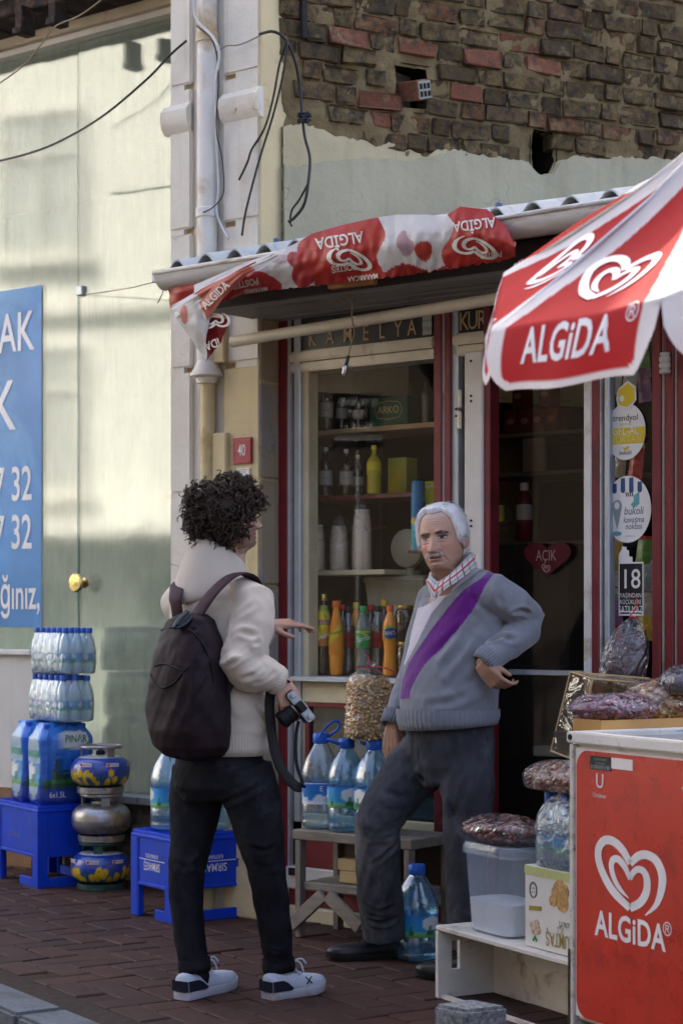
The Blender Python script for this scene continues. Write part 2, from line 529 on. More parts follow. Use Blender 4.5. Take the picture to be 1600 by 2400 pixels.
MB().box(xL, xR + .5, GD - .30, GD + .3, z_gt + .34, 8.5).build("upper_wall", ochre, nb)
MB().box(xL, xR + .2, GD - .38, GD - .28, z_gt + .17, z_gt + .36).build("fascia_board", left_white, nb)
bm_ = MB()
for k in range(24):
 a = xL + (xR + .2 - xL) * k / 24; b2 = xL + (xR + .2 - xL) * (k + 1) / 24
 bm_.box(a, b2 + .002, GD - .34 + random.uniform(-.008, .008), GD + .02, z_gt + .085 + random.uniform(-.008, .006), z_gt + .165 + random.uniform(-.004, .012))
bm_.build("steel_beam", dark_beam, nb, bevel=.006)
MB().box(xL, xR + .2, GD - .10, GD + .02, z_gt + .03, z_gt + .083).build("head_rail", strip_m, nb, bevel=.006)
MB().box(xL, xR + .2, GD - .06, GD + .03, z_gt, z_gt + .03).build("head_trim", white_paint, nb)
xj = F.x(184, GD)                                         # joint between the panes
zs = zG(40, 1522)
MB().box(xL, xj - .006, GD, GD + .012, zs, z_gt).build("glass_pane", glass_left, nb)
MB().box(xj, xR + .3, GD, GD + .012, zG(330, 1862), z_gt).build("glass_pane", glass_left, nb)
MB().box(xj - .006, xj, GD - .001, GD + .013, zs, zG(184, 690)).build("glass_edge", glass_edge, nb)
xs = F.x(88, GD)
MB().box(xL, xs, GD - .05, GD + .05, zs - .03, zs).build("window_sill", white_paint, nb, bevel=.006)
MB().box(xL, xs - .015, GD - .02, GD + .08, zG(40, 1846), zs - .03).build("white_panel", left_white, nb)
MB().box(xL, xs, GD - .04, GD + .2, -.05, zG(40, 1846)).build("plinth", mat("brown_plinth", (.22, .13, .075), .9, bump=.5, var=.3), nb)
MB().box(xs, xR + .3, GD - .10, GD + .05, zG(320, 1880), zG(330, 1862)).build("door_sill", grey_alu, nb, bevel=.004)
stone_base = mat("stone_base", (.22, .19, .14), .95, var=.5, scale=14, bump=1, bscale=30, bdist=.02, dirt=(.06, .05, .04), dirt_amt=.4, dscale=8)
MB().box(xs, xR + .3, GD - .03, GD + .1, -.05, zG(320, 1880)).build("stone_step", stone_base, nb)
MB().box(xL, xR + 1.2, GD + 3.0, GD + 3.1, 0, z_gt + .1).build("back_wall", mat("pale_green_wall", (.38, .39, .36), .8), nb)
MB().box(xL, xR + 1.2, GD + .1, GD + 3.1, -.02, .05).build("inner_floor", mat("grey_floor", (.16, .17, .16), .6), nb)
MB().box(xL, xR + 1.2, GD + .05, GD + 3.1, z_gt + .1, z_gt + .2).build("inner_ceiling", left_white, nb)
MB().box(xR + 1.1, xR + 1.2, GD + .1, GD + 3.1, 0, z_gt + .1).build("inner_side_wall", left_white, nb)
c = F.at(190, 680, GD - .008)
MB().box(c.x - .026, c.x + .018, GD - .02, GD + .03, c.z - .028, c.z + .022).build("glass_clamp", grey_alu, nb, bevel=.004)
brass = mat("old_brass", (.55, .42, .17), .28, metal=1.0, var=.25, scale=30)
c = F.at(190, 1366, GD - .03)
Mk = Matrix.Translation(c) @ Matrix.Rotation(R(90), 4, 'X')
kn = MB().lathe([(.026, -.03), (.026, -.024), (.012, -.018), (.012, .006), (.03, .012), (.047, .026), (.05, .036), (.042, .044), (.01, .047)], 20, Mk).build("door_knob", brass, nb, smooth='auto')
for (px, py, h) in ((70, 50, .12), (148, 35, .09)):
 c = F.at(px, py, GD - .34)
 q = MB()
 q.box(c.x - .02, c.x + .03, GD - .42, GD - .33, c.z - h / 2, c.z + h / 2)
 q.box(c.x - .03, c.x + .035, GD - .43, GD - .33, c.z - h / 2 - .02, c.z - h / 2 + .012)
 q.build("iron_bracket", dark_beam, nb, bevel=.004)
# --- blue poster on the left pane
blue_print = mat("blue_poster_print", (.035, .21, .50), .35, var=.3, scale=1.5, bump=.0, dirt=(.10, .33, .60), dirt_amt=.5, dscale=1.2)
white_print = mat("white_print", (.74, .75, .76), .45, var=.06, bump=0)
PD = GD - .006
x1 = F.x(98, PD); z1 = F.z(98, 668, PD); z0 = F.z(60, 1470, PD)
po = thing("poster", "blue poster with big white letters stuck inside left glass pane", "poster", F.M)
MB().box(x1 - 1.4, x1, PD, PD + .002, z0, z1).build("sheet", blue_print, po)
def flat_text(s, size, x, z, d, mt, parent, bold=.0, align='CENTER', sx=1.0, spacing=1.0, name="lettering", rot=0.0, shear=0.0, mirror=1):
 v, f = text2d(s, size, bold, align, spacing, sx, shear)
 ca, sa = math.cos(rot), math.sin(rot)
 b = MB()
 decal(b, v, f, lambda a, c: (x + mirror * (a * ca - c * sa), d, z + a * sa + c * ca))
 return b.build(name, mt, parent)
for s, pxr, pyc, hpx, sx in (("KİRALIK KIZILAK", 80, 778, 105, .72), ("SATILIK K", 36, 955, 135, .75), ("0532 447 32", 76, 1136, 92, .66), ("0533 447 32", 76, 1250, 92, .66), ("Yatırım ortağınız,", 95, 1395, 84, .62)):
 c = F.at(pxr, pyc, PD - .003); hm = hpx / FPX * 8.9
 flat_text(s.replace("KİRALIK KIZILAK", "EMLAK").replace("SATILIK K", "K") if hpx > 100 else s, hm / .72, c.x, c.z, PD - .003, white_print, po, .012, 'RIGHT', sx)
# --- the old corner building: pilaster, bare brick, render
PF = -.125                                                # pilaster face, proud of the shop front
pil_white = wall_mat("limewash", (.74, .69, .60), (.56, .41, .21), stain_amt=.45, bump=.45)
pil_ochre = wall_mat("stained_limewash", (.62, .46, .24), (.40, .25, .09), stain_amt=.5)
pil_yellow = wall_mat("yellow_render", (.64, .53, .31), (.42, .30, .14), stain_amt=.5)
grey_render = wall_mat("grey_green_render", (.46, .42, .29), (.30, .25, .14), stain_amt=.35, bump=.5)
cream_render = wall_mat("cream_render", (.55, .47, .29), (.33, .26, .13), stain_amt=.45, bump=.5)
stone_jamb = wall_mat("stone_jamb", (.42, .35, .24), (.16, .11, .08), patch=(.33, .31, .28), stain_amt=.6, bump=.8)
old = thing("old_brick_building", "bare brick wall with crumbling render and whitewashed corner pilaster", "building", F.M)
pxa, pxb = F.x(398, PF), F.x(607, PF)
zt = 8.8
xk = [F.x(447, PF), F.x(522, PF)]                         # the chase behind the downpipe
MB().box(pxa + .004, pxb - .004, PF + .03, 1.2, 0, zt).build("pilaster_core", pil_ochre, old)
joints = [F.z(450, py, PF) for py in (2010, 1575, 1160, 866, 540, 200)] + [4.75, 5.3, 5.9]
prev = 0.0
for i, zj in enumerate(joints + [zt]):
 lo, hi = prev + (.012 if i else 0), zj - .012
 for (a, b2, nm) in ((pxa, xk[0], 0), (xk[1], pxb, 1)):
  q = MB(); q.box(a, b2, PF + random.uniform(-.002, .002), PF + .04, lo, hi)
  q.build("stone_course", pil_white if lo > 2.4 or nm == 0 else pil_yellow, old, bevel=.007, seg=2)
  if i:
   q = MB()
   if nm == 0: q.box(a, b2 - .045, PF + .006, PF + .04, lo - .026, lo + .002)
   else: q.box(a + .07, b2, PF + .006, PF + .04, lo - .026, lo + .002)
   q.build("joint_filling", pil_white if lo > 2.4 or nm == 0 else pil_yellow, old)
 prev = zj
MB().box(xk[0] + .002, xk[1] - .002, PF + .022, PF + .05, 0, zt).build("pipe_chase", pil_white, old)
zb1, zb0 = F.z(450, 248, PF), F.z(450, 296, PF)
for (a, b2) in ((pxa - .03, xk[0]), (xk[1], pxb + .01)):
 prof = [(0, zb0 - .02), (-.022, zb0 + .004), (-.032, (zb0 + zb1) / 2), (-.03, zb1 - .012), (-.012, zb1 + .008), (0, zb1 + .02)]
 q = MB(); rings = []
 for xx in (a, b2):
  rings.append([(xx, PF + .02, prof[0][1])] + [(xx, PF + p[0], p[1]) for p in prof] + [(xx, PF + .02, prof[-1][1])])
 q.rings(rings); q.build("band_moulding", pil_white, old, smooth='auto')
MB().box(pxa - .025, pxa + .01, PF + .02, .6, zb0, zb1).build("band_return", pil_white, old, bevel=.008, seg=2)
for (za, zb_) in ((.0, .52), (.53, 1.02), (1.03, 1.44), (1.45, 1.9), (1.91, 2.32), (2.33, 2.75)):
 MB().box(pxb - .02, pxb + .006 + random.uniform(-.002, .002), PF + .004, .05, za, zb_).build("jamb_stone", stone_jamb, old, bevel=.006, seg=2)
MB().box(pxb - .02, pxb + .004, PF + .004, .25, 2.76, zt).build("pilaster_side", pil_yellow, old, bevel=.006)
q = F.at(520, 1015, PF); q2 = F.at(520, 1500, PF)
xd0, xd1 = F.x(505, PF), F.x(538, PF)
MB().box(xd0, xd1, PF - .025, PF + .02, .2, q.z).build("cable_trunking", pil_yellow, old, bevel=.006)
MB().box(F.x(507, PF), F.x(535, PF), PF - .03, PF + .02, F.z(520, 852, PF), F.z(520, 700, PF)).build("cable_trunking", pil_yellow, old, bevel=.006)
bo = F.world((pxb + .005, .02, 0)); B.__init__((bo.x, bo.y), -26.0)
old2 = old
BM = F.I @ B.M                                            # brick wall frame seen from the building's own frame
mortar = wall_mat("old_mortar", (.22, .16, .078), (.09, .075, .05), stain_amt=.8, bump=1.0, streak=False, crack=False, scale=2.5)
ZB0 = 2.3
def bz(px, py, d=0): return B.at(px, py, d)
holes = []
h1a, h1b = bz(930, 150), bz(1003, 262); holes.append((h1a.x, h1b.x, h1b.z, h1a.z))
h2a, h2b = bz(1247, 305), bz(1300, 418); holes.append((h2a.x, h2b.x, h2b.z, h2a.z))
bmx = 3.4
q = MB(); NX, NZ = 170, 95; zt_b = bz(1600, -160).z + .15
def inhole(x, z, m=0.0):
 for (a, b2, c, d_) in holes:
  if a - m < x < b2 + m and c - m < z < d_ + m: return True
 return False
vv = []; ff = []
for j in range(NZ + 1):
 for i in range(NX + 1):
  x = bmx * i / NX; z = ZB0 + (zt_b - ZB0) * j / NZ
  dd = .012 * noise.noise(Vector((x * 9, z * 9, 1))) + .008 * noise.noise(Vector((x * 30, z * 30, 4)))
  vv.append((x, .003 + dd * 1.9, z))
for j in range(NZ):
 for i in range(NX):
  x = bmx * (i + .5) / NX; z = ZB0 + (zt_b - ZB0) * (j + .5) / NZ
  if inhole(x, z): continue
  a = j * (NX + 1) + i; ff.append((a, a + 1, a + NX + 2, a + NX + 1))
q.add(vv, ff); q.build("mortar_bed", mortar, old, BM, smooth=True)
hol_m = mat("hole_soot", (.02, .017, .014), .95, bump=.6)
for (a, b2, c, d_) in holes:
 q = MB(); t = .25
 q.add([(a - .01, .0, c - .01), (b2 + .01, .0, c - .01), (b2 + .01, .0, d_ + .01), (a - .01, .0, d_ + .01), (a - .01, t, c - .01), (b2 + .01, t, c - .01), (b2 + .01, t, d_ + .01), (a - .01, t, d_ + .01)],
  [(4, 5, 6, 7), (0, 1, 5, 4), (1, 2, 6, 5), (2, 3, 7, 6), (3, 0, 4, 7)])
 q.build("putlog_hole", hol_m, old, BM)
MB().box(0, 6.5, .3, .9, 0, 9).build("wall_core", mortar, old, BM)
MB().box(0, 6.5, .0, .4, zt_b, 9).build("upper_brickwork", MATS.get("old_mortar"), old, BM)
MB().box(bmx, 6.5, .0, .4, 0, zt_b).build("side_brickwork", mortar, old, BM)
edge_px = [(600, 300), (625, 322), (650, 300), (690, 292), (730, 300), (790, 318), (850, 335), (905, 340), (960, 352), (990, 372), (1020, 352), (1060, 352), (1110, 362), (1180, 372), (1230, 378), (1246, 400), (1262, 412), (1290, 408), (1306, 378), (1340, 366), (1400, 372), (1450, 370), (1520, 372), (1640, 380), (1900, 390)]
ex = [(bz(px, py).x, bz(px, py).z) for px, py in edge_px]
def edge_z(x):
 if x <= ex[0][0]: return ex[0][1]
 for (a, b2) in zip(ex[:-1], ex[1:]):
  if a[0] <= x <= b2[0]:
   t = (x - a[0]) / (b2[0] - a[0]); return a[1] + (b2[1] - a[1]) * t
 return ex[-1][1]
def plaster(name, mt, ztop, thick, x0, x1, rag):
 q = MB(); n = 260; m = 22; vv = []; ff = []
 for i in range(n + 1):
  x = x0 + (x1 - x0) * i / n
  zt2 = ztop(x) + rag * noise.noise(Vector((x * 14, 2, 7))) + rag * .7 * noise.noise(Vector((x * 45, 5, 1)))
  for j in range(m + 1):
   t = j / m; z = ZB0 + (zt2 - ZB0) * t
   dd = .010 * noise.noise(Vector((x * 4, z * 4, 3))) + .004 * noise.noise(Vector((x * 16, z * 16, 9)))
   vv.append((x, -thick + dd, z))
  vv.append((x, .03, zt2 + .004))
 for i in range(n):
  for j in range(m + 1):
   a = i * (m + 2) + j
   ff.append((a, a + m + 2, a + m + 3, a + 1))
 q.add(vv, ff)
 return q.build(name, mt, old, BM, smooth='auto')
plaster("cream_render", cream_render, edge_z, .012, .0, bmx, .02)
gx = [(bz(px, py).x, bz(px, py).z) for px, py in ((600, 420), (640, 385), (700, 395), (770, 378), (880, 372), (960, 380), (1010, 368), (1060, 356))]
def grey_top(x):
 for (a, b2) in zip(gx[:-1], gx[1:]):
  if a[0] <= x <= b2[0]:
   return a[1] + (b2[1] - a[1]) * (x - a[0]) / (b2[0] - a[0])
 return gx[0][1] if x < gx[0][0] else edge_z(x) - .004
plaster("grey_render", grey_render, lambda x: min(grey_top(x), edge_z(x) - .006), .028, .0, bmx, .010)
brick_old = brick_mat("old_brick", 'old'); brick_red = brick_mat("red_brick", 'red')
HB, PB = .072, .0865
def brick_mesh(L, mt):
 b = MB(); b.box(0, L, 0, .09, 0, HB)
 me = b.mesh("brick", mt, bevel=.0045)
 for vtx in me.vertices:
  c = vtx.co; s = 2.0 if c.y < .03 else 1
  vtx.co += Vector((random.uniform(-.006, .006), random.uniform(-.006, .005) * s, random.uniform(-.006, .006)))
 return me
lens = (.085, .095, .12, .165, .195, .21)
bmesh_lib = {L: [brick_mesh(L, brick_old) for _ in range(5)] for L in lens}
bred_lib = {L: [brick_mesh(L, brick_red) for _ in range(2)] for L in lens}
red_px = [(965, 115, 1), (1245, 115, 1), (1122, 147, 1), (880, 225, 1), (890, 285, 1), (1243, 160, 1), (770, 100, 1), (660, 240, 1), (1258, 172, 1), (1070, 230, 0)]
reds = [(bz(a, b2).x, bz(a, b2).z) for a, b2, _ in red_px]
nb_ = 0; row = 0; z = bz(650, 330).z - .32
while z < zt_b + .02:
 x = -.02 + random.uniform(-.12, 0); k = row % 2
 while x < 3.2:
  L = random.choice((.085, .095, .095, .12)) if (k + random.random() * .9) % 2 < .75 else random.choice((.165, .195, .21, .195))
  k += 1
  zc = z + random.uniform(-.005, .005) + .006 * math.sin(x * 3 + row)
  xc = x + L / 2
  vis = zc + HB > edge_z(xc) - .01 and x + L > .005
  if vis and inhole(xc, zc + HB / 2, .02): vis = False
  wp = B.world((xc, 0, zc)); ppx = CX + wp.x / wp.y * FPX; ppy = CY - (wp.z - EYE) / wp.y * FPX
  if ppx > 1800 or ppy < -190: vis = False
  if vis and ppy > 60 + (ppx - 1000) * .9 + 420: vis = False
  if vis and random.random() > .03:
   isr = any(abs(xc - a) < L / 2 and abs(zc + HB / 2 - b2) < HB * .6 for a, b2 in reds)
   lib = bred_lib if isr else bmesh_lib
   Mt = Matrix.Translation((max(x, -.01), -.012 + random.uniform(-.008, .012), zc)) @ Matrix.Rotation(random.gauss(0, .015), 4, 'Y') @ Matrix.Rotation(random.gauss(0, .02), 4, 'Z')
   put("brick", random.choice(lib[L]), old, BM @ Mt); nb_ += 1
  x += L + random.uniform(.010, .02)
 z += PB; row += 1
print("bricks", nb_)
hb = thing("hollow_brick", "hollow orange brick wedged askew in the wall hole", "brick", B.M @ Matrix.Translation(bz(968, 208) + Vector((0, .05, 0))) @ Matrix.Rotation(R(-18), 4, 'Y') @ Matrix.Rotation(R(25), 4, 'Z') @ Matrix.Rotation(R(12), 4, 'X'))
q = MB(); q.box(-.055, .055, -.09, .10, -.045, .045); q.build("clay_block", brick_red, hb, bevel=.004)
q = MB(); q.box(-.048, .048, -.093, -.088, -.039, .039); q.build("cement_end", mat("cement_end", (.30, .30, .27), .9, bump=.8), hb)
q = MB()
for i in range(3):
 for j in range(2):
  q.box(-.040 + i * .03, -.022 + i * .03, -.096, -.092, -.030 + j * .034, -.006 + j * .034)
q.build("cell_openings", hol_m, hb)
iron = mat("dark_iron", (.03, .025, .025), .7, bump=.4)
c1, c2 = bz(712, -60, -.03), bz(712, 90, -.03)
tag(MB().box(c1.x - .012, c1.x + .014, -.04, -.015, c2.z, c1.z + .2).build("iron_bar", iron, M=B.M, bevel=.003), "dark iron bar hanging down the brick wall beside the pilaster", "iron bar")
# --- opposite side of the street (seen in the glass, lights the shade)
opp_m = wall_mat("opposite_cream", (.76, .75, .71), (.5, .47, .42), stain_amt=.3, bump=.3)
opp_st = wall_mat("opposite_stone", (.30, .33, .29), (.16, .17, .14), stain_amt=.6, bump=1.2, crack=False, streak=False)
dark_glass = mat("curtained_window_glass", (.42, .43, .42), .12, bump=0, spec=.6, var=.2, scale=3)
opp = thing("opposite_house", "cream town house across the street with white framed windows", "house", ST.M @ Matrix.Translation((0, -9.2, 0)))
MB().box(-26, -6, -6, 0, 2.15, 9.5).build("wall", opp_m, opp)
MB().box(-26, -6, -6, .05, -.1, 2.15).build("stone_base", opp_st, opp)
MB().box(-26, -6, .06, .75, 2.16, 2.3).build("awning_board", white_paint, opp, bevel=.02)
for i in range(9): MB().box(-25.5 + i * 2.2, -24.2 + i * 2.2, .052, .09, .35, 1.7).build("shop_window", mat("shop_window_glass", (.05, .08, .075), .1), opp)
MB().box(-26, -6, 0, .12, 4.7, 4.85).build("string_course", white_paint, opp, bevel=.02)
MB().box(-26.2, -5.9, -.2, .45, 9.3, 9.55).build("cornice", white_paint, opp, bevel=.03)
opd = thing("opposite_brown_house", "dark brown rendered house standing across the street", "house", ST.M @ Matrix.Translation((0, -9.2, 0)))
MB().box(-5.98, 16, -6, -.06, -.1, 7.2).build("wall", wall_mat("brown_render", (.065, .052, .04), (.04, .032, .025), stain_amt=.5), opd)
MB().box(-5.95, 16.2, -.3, .2, 7.2, 7.4).build("cornice", wood_mat("cornice_wood", (.10, .07, .05), (.14, .1, .07), "x"), opd)
wproto = None
for fl in (2.7, 5.4):
 for i in range(-11, -2):
  w = MB()
  for (a, b2, c, d_) in ((-.55, -.47, 0, 1.7), (.47, .55, 0, 1.7), (-.47, .47, 0, .08), (-.47, .47, 1.62, 1.7), (-.03, .03, .08, 1.62), (-.47, -.03, 1.15, 1.2), (.03, .47, 1.15, 1.2)):
   w.box(a, b2, .0, .07, c, d_)
  if wproto is None: wproto = (w.mesh("window", white_paint), MB().box(-.47, .47, .004, .02, .08, 1.62).mesh("pane", dark_glass), MB().box(-.65, .65, 0, .16, -.1, 0).mesh("sill", white_paint))
  Mw = Matrix.Translation((i * 2.3, 0, fl))
  wo = put("window", wproto[0], opp, Mw); put("pane", wproto[1], wo); put("sill", wproto[2], wo)
# --- the shop front
shop_glass = clear("shop_glass", tint=(.985, .99, .985), body=.0, col=(.5, .52, .5), ior=1.5, boost=.32, rough=.015)
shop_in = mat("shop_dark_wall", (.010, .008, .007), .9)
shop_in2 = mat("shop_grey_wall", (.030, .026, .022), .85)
shelf_wood = wood_mat("shelf_wood", (.34, .24, .13), (.42, .31, .18), 'x')
maroon = mat("maroon_shelf", (.10, .012, .016), .4)
sh = thing("corner_shop", "small grocery shop front with dark red frames and cream shutters", "shop", F.M)
def fx(px, d=0): return F.x(px, d)
z_sill = F.z(700, 1597); z_ledge = F.z(700, 1584)
z_sb = F.z(690, 872); z_sm = F.z(690, 850); z_st = F.z(690, 826); z_sg = F.z(690, 785)
ZT = z_sg + .16
def post(pa, pb, d0, d1, mt, z0=0.0, z1=None, name="frame_post", bevel=.004):
 return MB().box(fx(pa, d0), fx(pb, d0), d0, d1, z0, ZT if z1 is None else z1).build(name, mt, sh, bevel=bevel)
post(651, 673, -.005, .07, red_frame); post(673.5, 676, .0, .05, white_paint, bevel=0); post(676, 687, .03, .06, black_gap)
post(687.5, 703, .01, .07, grey_alu, .42); post(703, 722, .03, .10, cream_panel, .42)
post(1015, 1033, -.005, .06, red_frame); post(1034, 1039.5, .005, .05, white_paint); post(1040, 1054, -.002, .06, red_frame)
post(1056, 1072, .012, .06, grey_alu, .3); post(1072, 1085, .05, .08, black_gap)
post(1086, 1130, -.01, .05, white_paint, .1, z_sb + .01, "door_stile", .006); post(1131, 1147, .0, .07, red_frame, .1)
post(1366, 1384, -.005, .05, white_paint, .1); post(1384.5, 1403, .0, .07, red_frame, .1); post(1403.5, 1406, .005, .05, white_paint, .1)
post(1406, 1414, .03, .06, black_gap); post(1414, 1426, .01, .06, grey_alu, .3)
post(1526, 1546, -.005, .07, red_frame); post(1547, 1555, .01, .06, cream_alu); post(1556, 1576, -.005, .07, red_frame)
post(1576.5, 1584, .01, .06, cream_alu); post(1585, 1640, -.005, .07, red_frame)
hx = fx(1079, -.004)
for py in (935, 985):
 zz = F.z(1079, py)
 MB().tube([(hx, -.012, zz - .035), (hx, -.012, zz + .035)], .009, 10).build("hinge", cream_alu, sh, smooth='auto')
q = MB()
for px, pys in ((1103, (846, 928, 940, 1220, 1233)), (1061, (958, 974))):
 for py in pys:
  c = F.at(px, py, -.012)
  q.lathe([(.005, 0), (.005, .004)], 8, Matrix.Translation((c.x, -.0105 if px > 1080 else .0115, c.z)) @ Matrix.Rotation(R(90), 4, 'X'))
q.build("bolt_heads", black_gap, sh)
for (pa, pb) in ((674, 1014), (1056, 1366), (1407, 1526)):
 xa, xb = fx(pa), fx(pb)
 MB().box(xa, xb, .0, .14, z_sm + .003, z_st - .002).build("shutter_slat", cream_alu, sh, bevel=.007, seg=2)
 MB().box(xa, xb, .012, .14, z_sb, z_sm).build("shutter_slat", cream_alu, sh, bevel=.006, seg=2)
 MB().box(xa, xb, .02, .10, z_st, ZT).build("sign_board", sign_black, sh)
 MB().box(xa, xb, .018, .03, z_st - .001, z_st + .006).build("sign_trim", cream_alu, sh)
zl = (z_st + z_sg) / 2 + .012
for ch, px in zip("KAMELYA", (731, 772, 814, 856, 894, 932, 964)):
 c = F.at(px, 790, .016)
 v, f = text2d(ch, .094, .004, 'CENTER', 1, .72)
 b = MB(); decal(b, v, f, lambda a, e: (c.x + a, .0165, zl + e)); b.build("sign_letter", gold_letter, sh)
for ch, px in zip("KURUYEMİŞ", (1086, 1107, 1128, 1149, 1170, 1192, 1216, 1240, 1262)):
 c = F.at(px, 760, .016)
 v, f = text2d(ch, .105, .004, 'CENTER', 1, .72)
 b = MB(); decal(b, v, f, lambda a, e: (c.x + a, .0165, zl + e)); b.build("sign_letter", gold_letter, sh)
pl = F.at(1001, 768, .015)
sgl = MB().box(pl.x - .024, pl.x + .022, .0135, .0155, zl - .035, zl + .045).build("number_label", mat("aged_label", (.45, .44, .38), .6), sh)
b = MB(); v, f = text2d("071518", .026, .001, 'CENTER', 1, .8); decal(b, v, f, lambda a, e: (pl.x + a, .0125, zl - .012 + e))
b.build("printed_number", sign_black, sgl); b = MB()
v, f = text2d("SERVİS NO", .011, 0, 'CENTER', 1, .9); decal(b, v, f, lambda a, e: (pl.x + a, .0125, zl + .022 + e)); b.build("printed_heading", sign_black, sgl)
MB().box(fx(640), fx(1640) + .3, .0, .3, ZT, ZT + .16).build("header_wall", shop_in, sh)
xg0, xg1 = fx(722, .03), fx(1014, .03)
MB().box(xg0 - .03, xg1 + .02, .05, .056, z_ledge, z_sb + .02).build("window_pane", shop_glass, sh)
MB().box(fx(688), fx(1016), -.03, .10, z_sill, z_ledge).build("window_ledge", grey_alu, sh, bevel=.004)
z_p0 = F.z(720, 1647)
MB().box(fx(703), fx(1016), .012, .05, z_p0, z_sill).build("apron_panel", cream_panel, sh, bevel=.004)
z_g0 = F.z(720, 1905)
MB().box(fx(720), fx(1016), .004, .05, z_p0 - .018, z_p0).build("rail", red_frame, sh, bevel=.003)
MB().box(fx(712), fx(723), .004, .05, z_g0, z_p0 - .018).build("rail", red_frame, sh, bevel=.003)
low_glass = mat("dark_lower_glass", (.012, .022, .024), .08, bump=0, spec=.9, var=.4)
MB().box(fx(723), fx(1016), .02, .03, z_g0, z_p0 - .018).build("lower_pane", low_glass, sh)
MB().box(fx(703), fx(1030), .006, .05, F.z(720, 1960), z_g0).build("lower_panel", cream_panel, sh, bevel=.004)
MB().box(fx(690), fx(1040), .0, .06, F.z(720, 2032), F.z(720, 1961)).build("lower_rail", red_frame, sh, bevel=.004)
MB().box(fx(676), fx(1040), -.02, .05, F.z(720, 2085), F.z(720, 2033)).build("shutter_bottom_bar", white_paint, sh, bevel=.004)
lk = F.at(684, 2040, -.022); lk2 = F.at(1000, 2040, -.022)
for c in (lk, lk2):
 MB().box(c.x - .016, c.x + .016, -.028, -.021, c.z - .02, c.z + .012).build("lock_plate", sign_black, sh)
MB().box(fx(676), fx(1040), .002, .06, .06, F.z(720, 2086)).build("bottom_board", red_frame, sh, bevel=.004)
MB().box(fx(651), fx(1640), -.03, .2, -.02, .06).build("threshold", cream_panel, sh, bevel=.006)
MB().box(fx(1414), fx(1527), .045, .051, .62, z_sb + .02).build("window_pane", shop_glass, sh)
MB().box(fx(1407), fx(1527), .0, .06, .06, .62).build("side_panel", red_frame, sh, bevel=.004)
MB().box(fx(1147), fx(1366), .16, .166, .75, z_sb).build("door_pane", shop_glass, sh)
MB().box(fx(1140), fx(1372), .15, .18, F.z(1200, 1585), F.z(1200, 1572)).build("door_rail", grey_alu, sh, bevel=.003)
xi0, xi1 = fx(655), fx(1640) + .6
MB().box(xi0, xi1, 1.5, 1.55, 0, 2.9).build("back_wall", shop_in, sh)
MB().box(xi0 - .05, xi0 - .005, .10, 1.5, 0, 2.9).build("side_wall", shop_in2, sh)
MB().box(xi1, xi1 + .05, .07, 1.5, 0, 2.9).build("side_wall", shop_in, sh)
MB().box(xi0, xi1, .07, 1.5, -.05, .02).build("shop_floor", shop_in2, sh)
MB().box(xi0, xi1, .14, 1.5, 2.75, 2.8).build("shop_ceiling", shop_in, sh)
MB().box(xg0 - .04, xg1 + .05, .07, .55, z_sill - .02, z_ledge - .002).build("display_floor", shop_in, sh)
def shelf(pa, pb, py, d0, d1, mt, t=.018, name="shelf"):
 zz = F.z((pa + pb) / 2, py, d0)
 return MB().box(fx(pa, d0), fx(pb, d0), d0, d1, zz - t, zz).build(name, mt, sh, bevel=.002), zz
_, zS1 = shelf(700, 1030, 1000, .24, .55, shelf_wood, .022)
_, zS2 = shelf(700, 1030, 1158, .20, .50, maroon, .02)
_, zS3 = shelf(704, 900, 1336, .20, .46, cream_panel, .022)
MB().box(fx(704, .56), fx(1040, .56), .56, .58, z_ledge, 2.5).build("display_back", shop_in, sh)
MB().box(fx(704, .50), fx(806, .50), .47, .49, z_ledge, zS3 - .03).build("dark_box_back", sign_black, sh)
dsh = mat("door_shelf", (.09, .08, .065), .6)
for py in (1012, 1105, 1268):
 zz = F.z(1250, py, 1.0)
 MB().box(fx(1120, 1.0), fx(1420, 1.0), 1.0, 1.4, zz - .02, zz).build("shelf", dsh, sh, bevel=.003)
counter = MB().box(fx(1150, .9), fx(1330, .9), .9, 1.3, 0, F.z(1250, 1275, .9)).build("counter", shop_in2, sh, bevel=.01)
MB().box(fx(1230, .99), fx(1280, .99), .97, .99, F.z(1250, 1105, .98), F.z(1250, 1012, .98) - .03).build("pale_board", mat("pale_board", (.13, .11, .08), .7), sh)
# --- lean-to roof, gutter, soffit, shutter rail
ED = -.62
asb = wall_mat("cement_sheet", (.40, .42, .42), (.17, .17, .16), stain_amt=.6, bump=.5, crack=False)
roof = thing("corrugated_roof", "grey corrugated lean-to roof over the shop front", "roof", F.M)
z_e = F.z(700, 578, ED)
xe0, xe1 = F.x(384, ED), F.x(1640, ED) + .8
PIT, AMP, SL = .158, .030, math.tan(R(13.2))
shx = []
x = xe0
k = 0
while x < xe1:
 xw = min(.79, xe1 - x); q = MB(); n = int(xw / PIT * 16)
 off = .006 * (k % 2); jit = random.uniform(-.015, .015)
 def prof(xx): return AMP * math.sin(2 * math.pi * (xx - xe0) / PIT - 1.2)
 top = []; bot = []; vv = []; ff = []
 for i in range(n + 1):
  xx = x - .03 + (xw + .05) * i / n
  sag = -.012 * max(0, 1 - (xx - xe0) / .25)
  for d in (ED + jit, 1.9):
   zz = z_e + off + prof(xx) + (d - ED) * SL + sag
   vv += [(xx, d, zz + .0035), (xx, d, zz - .0035)]
 for i in range(n):
  a = 4 * i; c = a + 4
  ff += [(a, a + 2, c + 2, c), (a + 1, c + 1, c + 3, a + 3), (a, c, c + 1, a + 1), (a + 2, a + 3, c + 3, c + 2)]
 ff += [(0, 1, 3, 2), (4 * n, 4 * n + 2, 4 * n + 3, 4 * n + 1)]
 q.add(vv, ff); q.build("roof_sheet", asb, roof, smooth='auto')
 x += .79; k += 1
